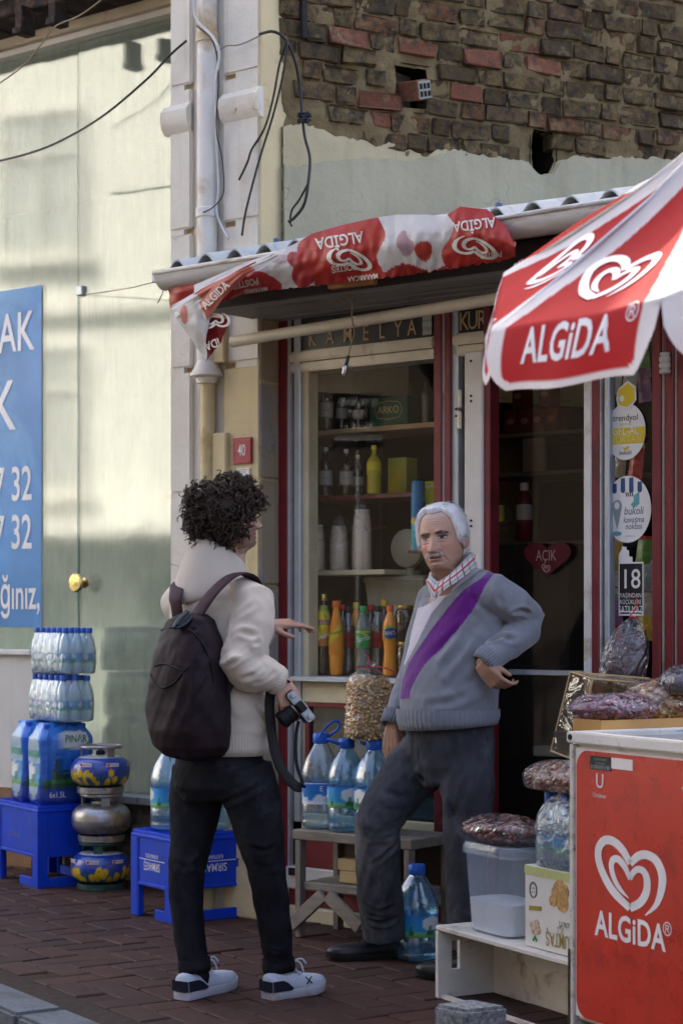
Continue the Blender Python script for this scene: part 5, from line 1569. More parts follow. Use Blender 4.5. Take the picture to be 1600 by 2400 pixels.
put("can_body", label_mesh(.027, .027, 0, .24, can_col, 36, 24), t); MB().lathe([(.027, .24), (.0255, .245), (.0255, .285), (.02, .292)], 24).build("cap", mat("spray_cap_blue", (.02, .16, .36), .4), t, smooth='auto')
MB().box(fx(955, .10), fx(1015, .10), .10, .2, zsp - .012, zsp).build("shelf", maroon, sh)
sc = thing("weighing_scale", "pale olive grocer's scale with round head in the window", "scale", F.M)
olive = mat("scale_enamel", (.30, .29, .21), .35, dirt=(.2, .18, .12), dirt_amt=.2)
zt_ = F.z(920, 1350, .35); xa, xb = fx(866, .35), fx(1010, .35)
q = MB(); rings = []
for z, i_ in ((ZL, .0), (ZL + .02, 0), (zt_ - .10, .012), (zt_ - .03, .004), (zt_ - .012, -.004), (zt_, .004)):
 rings.append([(xa + i_, .30 + i_, z), (xb - i_, .30 + i_, z), (xb - i_, .5, z), (xa + i_, .5, z)])
q.rings(rings); q.build("scale_housing", olive, sc, bevel=.012, seg=3, smooth='auto')
cd = F.at(958, 1285, .36)
MB().lathe([(.005, -.02), (.075, -.018), (.084, -.008), (.084, .02), (.07, .03)], 36, Matrix.Translation((cd.x, .36, cd.z)) @ Matrix.Rotation(R(90), 4, 'X')).build("dial_head", olive, sc, smooth='auto')
MB().tube([(cd.x, .37, zt_), (cd.x, .37, cd.z)], .02, 12).build("neck", olive, sc)
pc = F.at(918, 1408, .22); t = thing("price_card", "small pale box standing behind the orange soda", "box", F.M @ Matrix.Translation((pc.x, .24, ZL + .22)))
MB().box(-.03, .035, 0, .05, 0, .085).build("card_body", mat("card_grey", (.42, .45, .5), .5), t, bevel=.002)
MB().box(fx(900, .24), fx(960, .24), .235, .30, ZL, ZL + .22).build("box_stack", shop_in, sh)
# --- stickers on the right window, open sign
SD = .040
st_white = mat("sticker_white", (.72, .73, .73), .4, bump=0, var=.05); st_yellow = mat("sticker_yellow", (.66, .50, .015), .4, bump=0)
st_teal = mat("sticker_teal", (.10, .34, .36), .4, bump=0); st_navy = mat("sticker_navy", (.012, .06, .17), .4, bump=0); st_grey = mat("sticker_grey", (.25, .32, .34), .5, bump=0)
def ellipse(cx, cz, rx, rz, n=48, a0=0, a1=2 * math.pi): return [(cx + rx * math.cos(a0 + (a1 - a0) * k / n), cz + rz * math.sin(a0 + (a1 - a0) * k / n)) for k in range(n)]
def sheet(poly, d, mt, parent, name, th=.0012):
 return MB().prism(poly, d - th, d).build(name, mt, parent)
def oval_spot(px0, px1, py0, py1, d=SD):
 a, b2 = F.at(px0, (py0 + py1) / 2, d), F.at(px1, (py0 + py1) / 2, d); pm_ = (px0 + px1) / 2
 zt2, zb2 = F.z(pm_, py0, d), F.z(pm_, py1, d); return (a.x + b2.x) / 2, (zt2 + zb2) / 2, (b2.x - a.x) / 2, (zt2 - zb2) / 2
t = thing("pickup_point_sticker", "white and yellow oval sticker reading trendyol on the right window", "sticker", F.M, "oval stickers on the right window")
cx, cz, rx, rz = oval_spot(1419, 1512, 945, 1078)
sheet(ellipse(cx, cz, rx, rz), SD, st_white, t, "sticker_sheet")
band = [(x, z) for x, z in ellipse(cx, cz, rx * .985, rz * .985, 96) if -.48 * rz < z - cz < .18 * rz]
left_ = sorted([p for p in band if p[0] < cx], key=lambda p: p[1]); right_ = sorted([p for p in band if p[0] > cx], key=lambda p: -p[1])
sheet(left_ + right_, SD - .0014, st_yellow, t, "yellow_band")
flat_text("trendyol", .034, cx, cz + rz * .48, SD - .0024, ink_dark, t, .0006, 'CENTER', .95); flat_text("GEL-AL", .047, cx, cz + rz * .02, SD - .0036, st_white, t, .001, 'CENTER', .78)
flat_text("NOKTASI", .042, cx, cz - rz * .28, SD - .0036, mat("pale_yellow_print", (.72, .62, .25), .5), t, 0, 'CENTER', .78); flat_text("bukoli", .024, cx, cz - rz * .75, SD - .0024, ink_dark, t, .0005, 'CENTER', .9)
flat_text("express", .018, cx, cz + rz * .27, SD - .0024, st_yellow, t, .0003, 'CENTER', .9)
sheet([(cx - .018, cz - rz * .52), (cx - .003, cz - rz * .57), (cx + .014, cz - rz * .5), (cx + .014, cz - rz * .64), (cx - .002, cz - rz * .67), (cx - .006, cz - rz * .6)], SD - .0026, st_yellow, t, "box_mark")
hx0 = cx + .008; hz0 = cz + rz * 1.0
sheet([(hx0 - .042, hz0 - .012), (hx0 - .048, hz0 + .02), (hx0 - .04, hz0 + .055), (hx0 + .002, hz0 + .085), (hx0 + .038, hz0 + .06), (hx0 + .04, hz0 + .01), (hx0 + .01, hz0 - .025), (hx0 - .03, hz0 - .03)], SD - .002, st_white, t, "parcel_outline")
sheet([(hx0 - .036, hz0 - .006), (hx0 - .038, hz0 + .05), (hx0 + .002, hz0 + .076), (hx0 + .032, hz0 + .056), (hx0 + .032, hz0 + .008), (hx0 + .0, hz0 - .014)], SD - .0034, st_yellow, t, "parcel_mark")
sheet(ellipse(hx0 - .022, hz0 + .018, .010, .012, 16), SD - .0046, st_white, t, "parcel_dot")
t = thing("pickup_point_sticker", "white oval sticker reading bukoli kavuşma noktası", "sticker", F.M, "oval stickers on the right window")
cx, cz, rx, rz = oval_spot(1416, 1525, 1115, 1272)
sheet(ellipse(cx, cz, rx, rz), SD, st_white, t, "sticker_sheet")
for k in range(4):
 x = cx + rx * (-.56 + .36 * k); w = rx * .085; top = cz + rz * math.sqrt(max(0, 1 - ((x - cx) / rx) ** 2)) - .006; bot = cz + rz * .56
 sheet([(x - w, top), (x - w * 1.1, bot + .01)] + [(x + 1.1 * w * math.cos(a), bot + 1.1 * w * math.sin(a)) for a in np.linspace(math.pi, 2 * math.pi, 8)] + [(x + w, top)], SD - .0014, st_navy, t, "awning_stripe")
flat_text("bukoli", .043, cx + rx * .26, cz - rz * .06, SD - .002, st_navy, t, .0012, 'CENTER', .8, shear=.15); flat_text("kavuşma", .034, cx + rx * .26, cz - rz * .32, SD - .002, st_navy, t, .0005, 'CENTER', .75, shear=.15); flat_text("noktası", .034, cx + rx * .26, cz - rz * .52, SD - .002, st_navy, t, .0005, 'CENTER', .75, shear=.15)
px_, pz_ = cx - rx * .45, cz + rz * .10
sheet([(px_, pz_ - .09)] + [(px_ + .021 * math.cos(a), pz_ + .024 * math.sin(a)) for a in np.linspace(R(-20), R(200), 14)], SD - .0016, st_grey, t, "map_pin"); sheet(ellipse(px_, pz_ + .002, .0115, .014, 16), SD - .0028, st_white, t, "pin_hole")
sheet(ellipse(px_, pz_ - .105, .02, .009, 20), SD - .0016, st_teal, t, "pin_foot")
bx_ = cx + rx * .2; bz_ = cz + rz * .30
sheet([(bx_ - .006, bz_ - .02), (bx_ + .006, bz_ - .036), (bx_ + .030, bz_ - .02), (bx_ + .030, bz_ + .028), (bx_ + .008, bz_ + .012), (bx_ + .006, bz_ - .01)], SD - .0016, st_teal, t, "box_mark")
for k in range(4): sheet([(bx_ - .026 + k * .009, bz_ + .010), (bx_ - .022 + k * .009, bz_ + .010), (bx_ - .026 + k * .009, bz_ + .026), (bx_ - .030 + k * .009, bz_ + .026)], SD - .0016, ink_dark, t, "awning_mark")
flat_text("kargonu al", .010, cx + .01, cz - rz * .80, SD - .002, st_teal, t, 0, 'CENTER', 1)
t = thing("age_limit_sign", "black and white sign with a large 18 on the right window", "sign", F.M)
a, b2 = F.at(1449, 1318, SD), F.at(1507, 1443, SD); xa, xb, za, zb_ = a.x, b2.x, b2.z, a.z
sheet([(xa, za), (xb, za), (xb, zb_), (xa, zb_)], SD, st_white, t, "sign_sheet"); sheet([(xa + .005, za + .018), (xb - .005, za + .018), (xb - .005, zb_ - .006), (xa + .005, zb_ - .006)], SD - .0014, sign_black, t, "black_field")
zq = F.z(1460, 1282, SD)
sheet([(xa, zb_), (xa + .06, zb_), (xa + .06, zb_ + .02), (xa + .045, zb_ + .022), (xa + .045, zb_ + .045), (xa + .034, zb_ + .047), (xa + .034, zq), (xa + .014, zq + .002), (xa + .014, zb_ + .05), (xa, zb_ + .03)], SD, st_white, t, "lighter_shape")
xm = (xa + xb) / 2; H_ = zb_ - za
flat_text("18", .105, xm, zb_ - .068, SD - .0042, st_white, t, .006, 'CENTER', .85); flat_text("YAŞINDAN", .024, xm, zb_ - .128, SD - .0042, st_white, t, .0008, 'CENTER', .78); flat_text("KÜÇÜKLERE", .024, xm, zb_ - .153, SD - .0042, st_white, t, .0008, 'CENTER', .70); flat_text("SATILMAZ", .038, xm, zb_ - .182, SD - .0042, st_white, t, .001, 'CENTER', .60)
MB().box(xa + .007, xb - .007, SD - .003, SD - .0024, za + .007, za + .013).build("fine_print", ink_dark, t)
t = thing("open_sign", "dark red heart sign reading AÇIK inside the door glass", "sign", F.M)
HD = .14
cx, cz, rx, rz = oval_spot(1228, 1338, 1268, 1352, HD)
hp = []
for k in range(60):
 a = 2 * math.pi * k / 60; x = 16 * math.sin(a) ** 3; z = 13 * math.cos(a) - 5 * math.cos(2 * a) - 2 * math.cos(3 * a) - math.cos(4 * a)
 hp.append((cx + rx * x / 16, cz + rz * .1 + rz * z / 14.5))
MB().prism(hp, HD - .004, HD).build("heart_board", mat("dark_red_board", (.07, .004, .009), .5), t)
flat_text("AÇIK", .062, cx - .004, cz + .012, HD - .006, mat("pink_print", (.32, .19, .19), .5), t, .0008, 'CENTER', .68)
b = MB(); decal(b, HEART[0], HEART[1], lambda a, c: (cx - .004 + a * .04, HD - .006, cz - .038 + c * .04)); b.build("heart_emblem", mat("pink_print", (.32, .19, .19), .5), t)
# --- things inside the door and in the right window
rnd = random.Random(5)
pk_cols = [(.45, .03, .03), (.40, .28, .03), (.10, .26, .06), (.50, .46, .38), (.30, .32, .30), (.24, .10, .26), (.42, .38, .3)]
pk_m = [mat("packet_%d" % i, c, .3, var=.35, scale=45, bump=.4, bscale=40) for i, c in enumerate(pk_cols)]
hooks = [(1436, 842), (1468, 850), (1502, 845), (1440, 888), (1475, 895), (1508, 900), (1450, 1090), (1490, 1086), (1436, 1300), (1512, 1300), (1434, 1370), (1514, 1350), (1438, 1430), (1514, 1420), (1440, 1478), (1512, 1470)]
pk_where = ('high on the left', 'at the top centre', 'high on the right', 'left above the yellow oval sticker', 'just above the yellow oval sticker', 'right above the yellow oval sticker', 'left between the two oval stickers', 'right between the two oval stickers', 'left under the blue oval sticker', 'right under the blue oval sticker', 'upper left of the 18 sign', 'upper right of the 18 sign', 'lower left of the 18 sign', 'lower right of the 18 sign', 'lowest on the left', 'lowest on the right')
for i, (px, py) in enumerate(hooks):
 c = F.at(px, py, .20 + rnd.uniform(-.02, .03)); w, h = rnd.uniform(.028, .042), rnd.uniform(.05, .075)
 q = MB()
 def fn(u, v2): return ((u - .5) * 2 * w, -.012 * math.sin(math.pi * u) * math.sin(math.pi * v2) if True else 0, (v2 - .5) * 2 * h)
 q.grid(fn, 6, 6); q.grid(lambda u, v2: ((u - .5) * 2 * w, .010 * math.sin(math.pi * u) * math.sin(math.pi * v2), (v2 - .5) * 2 * h), 6, 6)
 o = thing("snack_packet", "%s packet hanging %s in the right window" % (("red", "mustard", "green", "cream", "grey", "purple", "beige")[i % 7], pk_where[i]), "packet", F.M @ Matrix.Translation(c) @ Matrix.Rotation(rnd.uniform(-.15, .15), 4, 'Y'), "packets hanging in the right window")
 q.build("foil_bag", pk_m[i % len(pk_m)], o, smooth=True)
 MB().box(-w, w, -.002, .002, h * .82, h * 1.08).build("header_card", pk_m[(i * 3 + 1) % len(pk_m)], o)
rk = thing("wire_rack", "black wire hook rack behind the stickers", "rack", F.M)
q = MB()
for px in (1455, 1492): c = F.at(px, 1200, .25); q.tube([(c.x, .25, .7), (c.x, .25, 2.3)], .004, 6)
q.build("upright", black_gap, rk)
for i, (px, py) in enumerate(hooks[::2]):
 c = F.at(px, py, .2); MB().tube([(c.x, .26, c.z + .09), (c.x, .15, c.z + .09), (c.x, .14, c.z + .075)], .003, 6).build("hook", black_gap, rk)
zsh = [F.z(1250, py, 1.0) for py in (1012, 1105, 1268)]
redbox = mat("dark_red_box", (.10, .014, .018), .5)
for i, (px, k) in enumerate(((1196, 0), (1228, 0), (1258, 0), (1290, 0), (1212, 0), (1275, 0))):
 c = F.at(px, CY, 1.05); lv = 1 if i > 3 else 0
 o = thing("tea_carton", ("leftmost", "second", "third", "rightmost", "upper left", "upper right")[i] + " dark red carton on the shelf inside the door", "carton", F.M @ Matrix.Translation((c.x, 1.05, zsh[0] + lv * .115)), "dark red cartons inside the door")
 MB().box(-.033, .033, 0, .08, 0, .11).build("box_body", redbox, o, bevel=.002); MB().prism(ellipse(0, .06, .02, .014, 14), -.002, -.0005).build("printed_blot", mat("dull_pink", (.25, .12, .1), .6), o)
c = F.at(1228, CY, 1.05)
t = thing("sauce_bottle", "red sauce bottle with white label inside the door", "bottle", F.M @ Matrix.Translation((c.x, 1.05, zsh[2])))
MB().lathe([(.03, 0), (.036, .006), (.036, .17), (.03, .2), (.018, .23), (.018, .24)], 20).build("bottle_body", mat("red_sauce", (.12, .012, .02), .2), t, smooth=True); MB().lathe([(.02, .235), (.02, .27)], 16).build("cap", white_cap, t); put("label", label_mesh(.0368, .0368, .10, .17, lambda a, tt: (.45, .42, .38), 24, 3), t)
for i, px in enumerate((1158, 1174)):
 c = F.at(px, CY, .95); z0 = F.z(px, 1222, .95)
 o = thing("yellow_can", "small yellow can inside the door, " + ("nearest the red post" if i == 0 else "second from the red post"), "can", F.M @ Matrix.Translation((c.x, .95, z0)), "yellow cans inside the door")
 put("can_body", label_mesh(.014, .014, 0, .07, lambda a, tt: (.62, .45, .02) if tt < .45 else (.32, .36, .08), 20, 6), o); MB().lathe([(.014, .07), (.012, .073), (.001, .073)], 16).build("can_lid", grey_alu, o)
MB().box(fx(1148, .94), fx(1200, .94), .93, 1.0, F.z(1170, 1222, .95) - .012, F.z(1170, 1222, .95) - .001).build("shelf", dsh, sh)
wr = thing("wire_basket", "black wire basket stand inside the dark doorway", "basket", F.M)
q = MB(); z1_, z0_ = F.z(1200, 1335, .4), F.z(1200, 1560, .4)
for k in range(9):
 x = fx(1155, .4) + k * .024; MB().tube([(x, .4, z0_), (x, .4, z1_)], .0022, 5).build("wire", black_gap, wr)
for z in (z0_, (z0_ + z1_) / 2, z1_): MB().tube([(fx(1152, .4), .4, z), (fx(1262, .4), .4, z)], .003, 5).build("rail", black_gap, wr)
lt = F.at(1283, 891, .9)
tl = thing("ceiling_tube_lamp", "small lit yellow tube lamp inside the doorway", "lamp", F.M @ Matrix.Translation((lt.x, .9, lt.z)))
em = bpy.data.materials.new("warm_tube"); em.use_nodes = True; eb = em.node_tree.nodes["Principled BSDF"]; eb.inputs['Base Color'].default_value = (.8, .6, .2, 1); eb.inputs['Emission Color'].default_value = (1, .68, .12, 1); eb.inputs['Emission Strength'].default_value = .8
MB().tube([(-.04, 0, 0), (.04, 0, 0)], .011, 10).build("tube", em, tl); MB().box(-.045, .045, -.01, .01, .011, .03).build("holder", sign_black, tl)
c = F.at(1560, 850, -.02)
t = thing("cable_entry", "ribbed grey porcelain cable entry on the far right post", "fitting", F.M @ Matrix.Translation((c.x, -.03, c.z)))
MB().lathe([(.012, -.045), (.020, -.04), (.022, -.03), (.018, -.024), (.022, -.018), (.022, -.006), (.018, 0), (.022, .006), (.022, .018), (.018, .024), (.02, .034), (.012, .04)], 18).build("porcelain", mat("porcelain", (.42, .40, .36), .4), t, smooth='auto'); MB().tube([(0, 0, .04), (0, 0, .4)], .009, 10).build("conduit", red_frame, t)
for px, z0, h, lb, cap in ((840, zS1, .19, "dark bottle behind the green carton's left end", None), (800, zS1, .22, "dark bottle third from left on the top shelf", white_cap), (838, zS2, .19, "brown bottle left of the yellow cologne", yellow_cap)):
 drink(lb, px, .36, z0, h, .05, dark_pet, cap, (.25, .5, lab_pale), [], 'spirit', group="dark bottles on the window shelves")
# --- loading-bay sign across the street, mirrored in the window
gp_ = F.world(F.at(838, 985, .05)); nF = Vector((-math.sin(F.a), -math.cos(F.a), 0)); dv = (gp_ - Vector((0, 0, EYE))).normalized(); dr = dv - 2 * dv.dot(nF) * nF
sp_ = gp_ + dr * 10.0; xs_ = Vector((-dr.y, dr.x, 0)).normalized(); ys_ = Vector((dr.x, dr.y, 0)).normalized()
SM = Matrix.Translation((sp_.x, sp_.y, 0)) @ Matrix((-xs_, ys_, Vector((0, 0, 1)))).transposed().to_4x4()
sg = thing("street_sign", "black street sign with white lettering across the street", "sign", SM)
MB().box(-.24, .24, 0, .01, sp_.z - .26, sp_.z + .26).build("sign_plate", sign_black, sg); MB().tube([(0, .03, 0), (0, .03, sp_.z + .26)], .02, 10).build("pole", grey_alu, sg)
for s_, dz in (("İŞ YERLERİNİN", .17), ("GEÇİCİ", .06), ("YÜKLEME ve", -.06), ("BOŞALTMA ALANI", -.17)): flat_text(s_, .085, 0, sp_.z + dz, -.004, st_white, sg, .002, 'CENTER', .62)
# --- wooden shelf under the window with jugs
grey_wood = wood_mat("weathered_wood", (.16, .14, .115), (.27, .24, .20), 'x')
grey_wood_z = wood_mat("weathered_wood_upright", (.14, .12, .10), (.24, .21, .175), 'z')
SDp = -.36
ws = thing("wooden_stand", "rough grey wooden stand below the shop window", "stand", F.M)
xw0, xw1 = F.x(690, SDp), F.x(958, SDp); zw = F.z(700, 1945, SDp); tk = F.z(700, 1945, SDp) - F.z(700, 1968, SDp)
for k in range(3):
 d0 = SDp + k * .098
 MB().box(xw0 - .012, xw1 + .012, d0, d0 + .094, zw - tk, zw + random.uniform(-.002, .002)).build("top_plank", grey_wood, ws, bevel=.004)
zm = F.z(720, 2068, SDp)
for k in range(3):
 d0 = SDp + .02 + k * .09
 MB().box(xw0 + .03, xw1 - .03, d0, d0 + .086, zm - .035, zm + random.uniform(-.003, .003)).build("lower_plank", grey_wood, ws, bevel=.004)
for xx in (xw0, xw1 - .028):
 for d0 in (SDp + .002, SDp + .25):
  MB().box(xx, xx + .028, d0, d0 + .04, .0, zw - tk - .001).build("leg", grey_wood_z, ws, bevel=.003)
xm_ = F.x(765, SDp);
for (xa, za, xb, zb_) in ((xm_ - .006, zm - .04, F.x(686, SDp), .05), (xm_ + .016, zm - .04, F.x(848, SDp), .075)):
 MB().bar((xa, SDp - .012, za), (xb, SDp - .012, zb_), .055, .02, (0, 1, 0)).build("brace", grey_wood, ws, bevel=.003)
MB().box(xw0 + .03, xw1 - .03, SDp + .27, SDp + .285, zm, zw - tk - .002).build("back_board", wood_dark, ws)
t = thing("wooden_box", "small yellow wooden box on the stand's lower board", "box", F.M @ Matrix.Translation((F.x(815, SDp + .06), SDp + .06, zm + .004)))
yw = wood_mat("yellow_wood", (.42, .31, .15), (.52, .40, .22), 'x')
MB().box(-.045, .10, 0, .14, 0, .05).build("box_body", yw, t, bevel=.002); MB().box(-.05, .105, -.004, .144, .051, .098).build("box_lid", yw, t, bevel=.002)
def on_stand(px, d):
 x = F.x(px, d); return F.world((x, d, zw + .003))
j1 = on_stand(752, SDp + .115); j2 = on_stand(812, SDp + .088); j3 = on_stand(876, SDp + .088)
ja = jug("clear water jug with blue snow label, left on the wooden stand", Matrix.Translation(j1) @ Matrix.Rotation(R(-10), 4, 'Z'), 'clear', "water jugs on the wooden stand", .41)
jug_handle(ja, [(.0, -.033, .37), (.015, -.03, .40), (.05, -.01, .435), (.075, .0, .432), (.07, .0, .405), (.045, .01, .385), (.03, .01, .372)])
jb = jug("blue-tinted water jug in the middle of the wooden stand", Matrix.Translation(j2) @ Matrix.Rotation(R(10), 4, 'Z'), 'pinar', "water jugs on the wooden stand", .395)
jug_handle(jb, [(-.033, 0, .35), (-.06, -.01, .36), (-.08, -.02, .372), (-.06, -.03, .365), (-.02, -.034, .352)])
jc = jug("blue-tinted water jug on the stand beside the old man's hand", Matrix.Translation(j3) @ Matrix.Rotation(R(-60), 4, 'Z'), 'pinar', "water jugs on the wooden stand", .395)
jug_handle(jc, [(-.033, 0, .35), (-.05, -.01, .355), (-.07, -.02, .36), (-.05, -.03, .358), (-.02, -.034, .352)])
gj = G(976, 2248)
jd = jug("dark-looking water jug on the pavement behind the old man's shoe", Matrix.Translation(gj) @ Matrix.Rotation(R(40), 4, 'Z'), 'pinar', "water jugs on the ground", .385)
jug_handle(jd, [(.033, 0, .345), (.035, .01, .34), (.0, .038, .338), (-.03, .01, .345)])
# --- clear bags of dried fruit and nuts
bag_film = clear("bag_film", tint=(.98, .98, .985), body=.03, col=(.62, .60, .66), ior=1.5, boost=1.5, rough=.09, bump=.9, bscale=10, bdist=.045)
fill_m = vcol_mat("bag_filling", .35, .5, 60, spec=.5, bdist=.004)
pink_tie = mat("pink_ribbon", (.55, .05, .10), .4, bump=0)
def bag(label, center, size, rz, cols, seed, group, n_bits=260, bit=.012, rx=0.0, tie=None, fillf=.86, cat="bag of dried fruit", name="fruit_bag"):
 t = thing(name, label, cat, Matrix.Translation(center) @ Matrix.Rotation(rz, 4, 'Z') @ Matrix.Rotation(rx, 4, 'Y'), group)
 rn = random.Random(seed); sx, sy, sz = size
 def surf(u, v, k=1.0, crumple=1.0):
  xx = -1 + 2 * v; prof = max(0.0, 1 - abs(xx) ** 2.6) ** .55
  a = 2 * math.pi * u
  w = 1 + crumple * .10 * noise.noise(Vector((xx * 2.2, math.cos(a) * 1.6, math.sin(a) * 1.6 + seed)))
  yz = prof * k * w
  yy = math.cos(a) * yz; zz = math.sin(a) * yz
  if zz < -.55: zz = -.55 - (zz + .55) * -.25
  return Vector((xx * sx * (1 if k == 1 else .92), yy * sy * (1 + .25 * (1 - prof)), zz * sz))
 q = MB(); q.grid(lambda u, v: surf(u, v), 40, 32); q.build("film", bag_film, t, smooth=True)
 q = MB(); q.grid(lambda u, v: surf(u, v, fillf * .93) * .98, 28, 20)
 me = q.mesh("filling", fill_m, smooth=True); paint(me, [tuple(c * rn.uniform(.4, .8) for c in cols[rn.randrange(len(cols))]) for _ in me.vertices]); f_ = put("filling", me, t)
 q = MB(); cc = []
 base = [Vector(p) for p in ((0, 0, 1), (.894, 0, .447), (.276, .851, .447), (-.724, .526, .447), (-.724, -.526, .447), (.276, -.851, .447), (.724, .526, -.447), (-.276, .851, -.447), (-.894, 0, -.447), (-.276, -.851, -.447), (.724, -.526, -.447), (0, 0, -1))]
 fac = [(0, 1, 2), (0, 2, 3), (0, 3, 4), (0, 4, 5), (0, 5, 1), (1, 6, 2), (2, 7, 3), (3, 8, 4), (4, 9, 5), (5, 10, 1), (6, 7, 2), (7, 8, 3), (8, 9, 4), (9, 10, 5), (10, 6, 1), (11, 7, 6), (11, 8, 7), (11, 9, 8), (11, 10, 9), (11, 6, 10)]
 for _ in range(n_bits):
  p = surf(rn.random(), rn.uniform(.08, .92), fillf * rn.uniform(.88, 1.0)); c = cols[rn.randrange(len(cols))]; kk = rn.uniform(.7, 1.2)
  Mr = Matrix.Translation(p) @ Matrix.Rotation(rn.uniform(0, 6), 4, 'Z') @ Matrix.Rotation(rn.uniform(0, 6), 4, 'X') @ Matrix.Diagonal((1.25 * bit * kk, .8 * bit * kk, .7 * bit * kk, 1))
  q.add(base, fac, Mr); cc += [tuple(x * kk for x in c)] * 12
 me = q.mesh("fruit_pieces", fill_m, smooth=True); paint(me, cc); o = put("fruit_pieces", me, t); tag(o, kind="stuff")
 if tie:
  MB().tube(catmull([(sx * .9, 0, 0), (sx * 1.0, .01, .01), (sx * 1.12, .02, .03), (sx * 1.3, .03, .04)], 5), [.012] * 5 + [.02] * 5 + [.028] * 6, 12).build("gathered_end", cup_wrap, t, smooth=True)
  MB().tube([(sx * .97, .012 * math.cos(a), .012 * math.sin(a)) for a in np.linspace(0, 6.28, 12)], .003, 6).build("ribbon", pink_tie, t)
  MB().tube(catmull([(sx * .97, 0, .012), (sx * 1.1, -.02, .04), (sx * 1.25, -.03, .055), (sx * 1.4, -.02, .05)], 5), .0025, 6).build("ribbon_tail", pink_tie, t)
 return t
DATES = [(.14, .035, .035), (.22, .07, .055), (.07, .02, .022), (.30, .13, .10)]
NUTS = [(.32, .12, .07), (.42, .20, .11), (.56, .38, .24), (.20, .07, .04)]
HONEY = [(.82, .55, .24), (.70, .44, .17), (.88, .68, .36), (.52, .30, .11)]
RAIS = [(.26, .07, .15), (.36, .13, .20), (.11, .04, .07)]
def tall_bag(label, base, r, h, cols, seed, lean=0.0):
 t = thing("nut_bag", label, "bag of nuts", Matrix.Translation(base) @ Matrix.Rotation(lean, 4, 'Y')); rn = random.Random(seed)
 prof = [(.72, 0), (.94, .02), (1.0, .08), (.98, .3), (.96, .55), (.92, .78), (.84, .86), (.5, .93), (.14, .975), (.10, 1.0)]
 q = MB(); rings = []
 for (a, z) in prof:
  rings.append([(r * a * (1 + .05 * noise.noise(Vector((math.cos(2 * math.pi * k / 36) * 2, math.sin(2 * math.pi * k / 36) * 2, z * 5 + seed)))) * math.cos(2 * math.pi * k / 36), r * a * math.sin(2 * math.pi * k / 36) * .9, z * h) for k in range(36)])
 q.rings(rings); q.build("film", bag_film, t, smooth=True)
 MB().lathe([(r * .6, .004), (r * .86, .02), (r * .9, .1 * h), (r * .88, .55 * h), (r * .82, .80 * h), (r * .5, .87 * h), (.002, .88 * h)], 24, sy=.9).build("filling", mat("kernel_core", (.42, .25, .09), .8, bump=.6, bscale=60), t, smooth=True)
 q = MB(); cc = []
 base8 = [Vector(p) for p in ((1, 0, 0), (-1, 0, 0), (0, 1, 0), (0, -1, 0), (0, 0, 1), (0, 0, -1))]
 f8 = [(0, 2, 4), (2, 1, 4), (1, 3, 4), (3, 0, 4), (2, 0, 5), (1, 2, 5), (3, 1, 5), (0, 3, 5)]
 for _ in range(1500):
  a = rn.uniform(0, 6.283); z = rn.uniform(.01, .86); rr = r * (.9 if z < .75 else .9 - (z - .75) * 2.6) * rn.uniform(.93, 1.02); c = cols[rn.randrange(len(cols))]; kk = rn.uniform(.7, 1.25)
  Mr = Matrix.Translation((rr * math.cos(a), rr * .9 * math.sin(a), z * h)) @ Matrix.Rotation(rn.uniform(0, 6), 4, 'Z') @ Matrix.Rotation(rn.uniform(0, 6), 4, 'X') @ Matrix.Diagonal((.0095 * kk, .0075 * kk, .006 * kk, 1))
  q.add(base8, f8, Mr); cc += [tuple(x * kk for x in c)] * 6
 me = q.mesh("kernels", fill_m, smooth=True); paint(me, cc); o = put("kernels", me, t); tag(o, kind="stuff")
 MB().tube([(.012 * math.cos(a), .012 * math.sin(a), h * .975) for a in np.linspace(0, 6.28, 12)], .003, 6).build("ribbon", pink_tie, t)
 for pts in ([(0, 0, h * .98), (-.01, -.02, h * 1.02), (-.005, -.02, h * 1.1), (-.02, -.02, h * 1.15)], [(0, 0, h * .98), (.05, -.03, h * .99), (.09, -.04, h * .95), (.10, -.04, h * .9)], [(0, 0, h * .98), (-.04, -.02, h * .985), (-.06, -.02, h * .975)]):
  MB().tube(catmull(pts, 5), .0028, 6).build("ribbon_tail", pink_tie, t)
 MB().tube([(0, 0, h * .97), (.004, 0, h * 1.03), (.0, 0, h * 1.07)], [.012, .018, .012], 10).build("gathered_top", cup_wrap, t, smooth=True)
 return t
jb_top = zw + .003 + .378 / .40 * .395 + .002
nbp = F.world((F.x(862, SDp + .10), SDp + .088, jb_top))
tall_bag("tall clear bag of golden kernels resting on the jug caps", nbp, .093, .295, HONEY, 3, R(3))
# --- ice-cream freezer
FZ.__init__((.705, 5.85), 61.4)
fz_white = mat("freezer_white", (.66, .65, .62), .35, dirt=(.30, .20, .10), dirt_amt=.12, dscale=6, bump=.06, bscale=30)
fz_red = mat("freezer_red_vinyl", (.50, .035, .018), .30, var=.10, scale=3, dirt=(.30, .022, .014), dirt_amt=.28, dscale=9, coat=.1, bump=.06, bscale=25)
rusty = mat("rusty_edge", (.60, .57, .50), .5, dirt=(.12, .05, .02), dirt_amt=.32, dscale=14, bump=.4, bscale=50)
fr = thing("ice_cream_freezer", "red and white ALGiDA chest freezer in the right foreground", "freezer", FZ.M)
zt_f = FZ.z(1345, 1742); zb_f = .09; XE = 1.25; DE = .62
slope = (FZ.z(1600, 1780) - FZ.z(1345, 1722)) / (FZ.x(1600) - FZ.x(1345))
print("freezer top", zt_f, slope)
q = MB(); ring = []
MB().box(0, XE, 0, DE, zb_f, zt_f).build("cabinet", fz_white, fr, bevel=.012, seg=2)
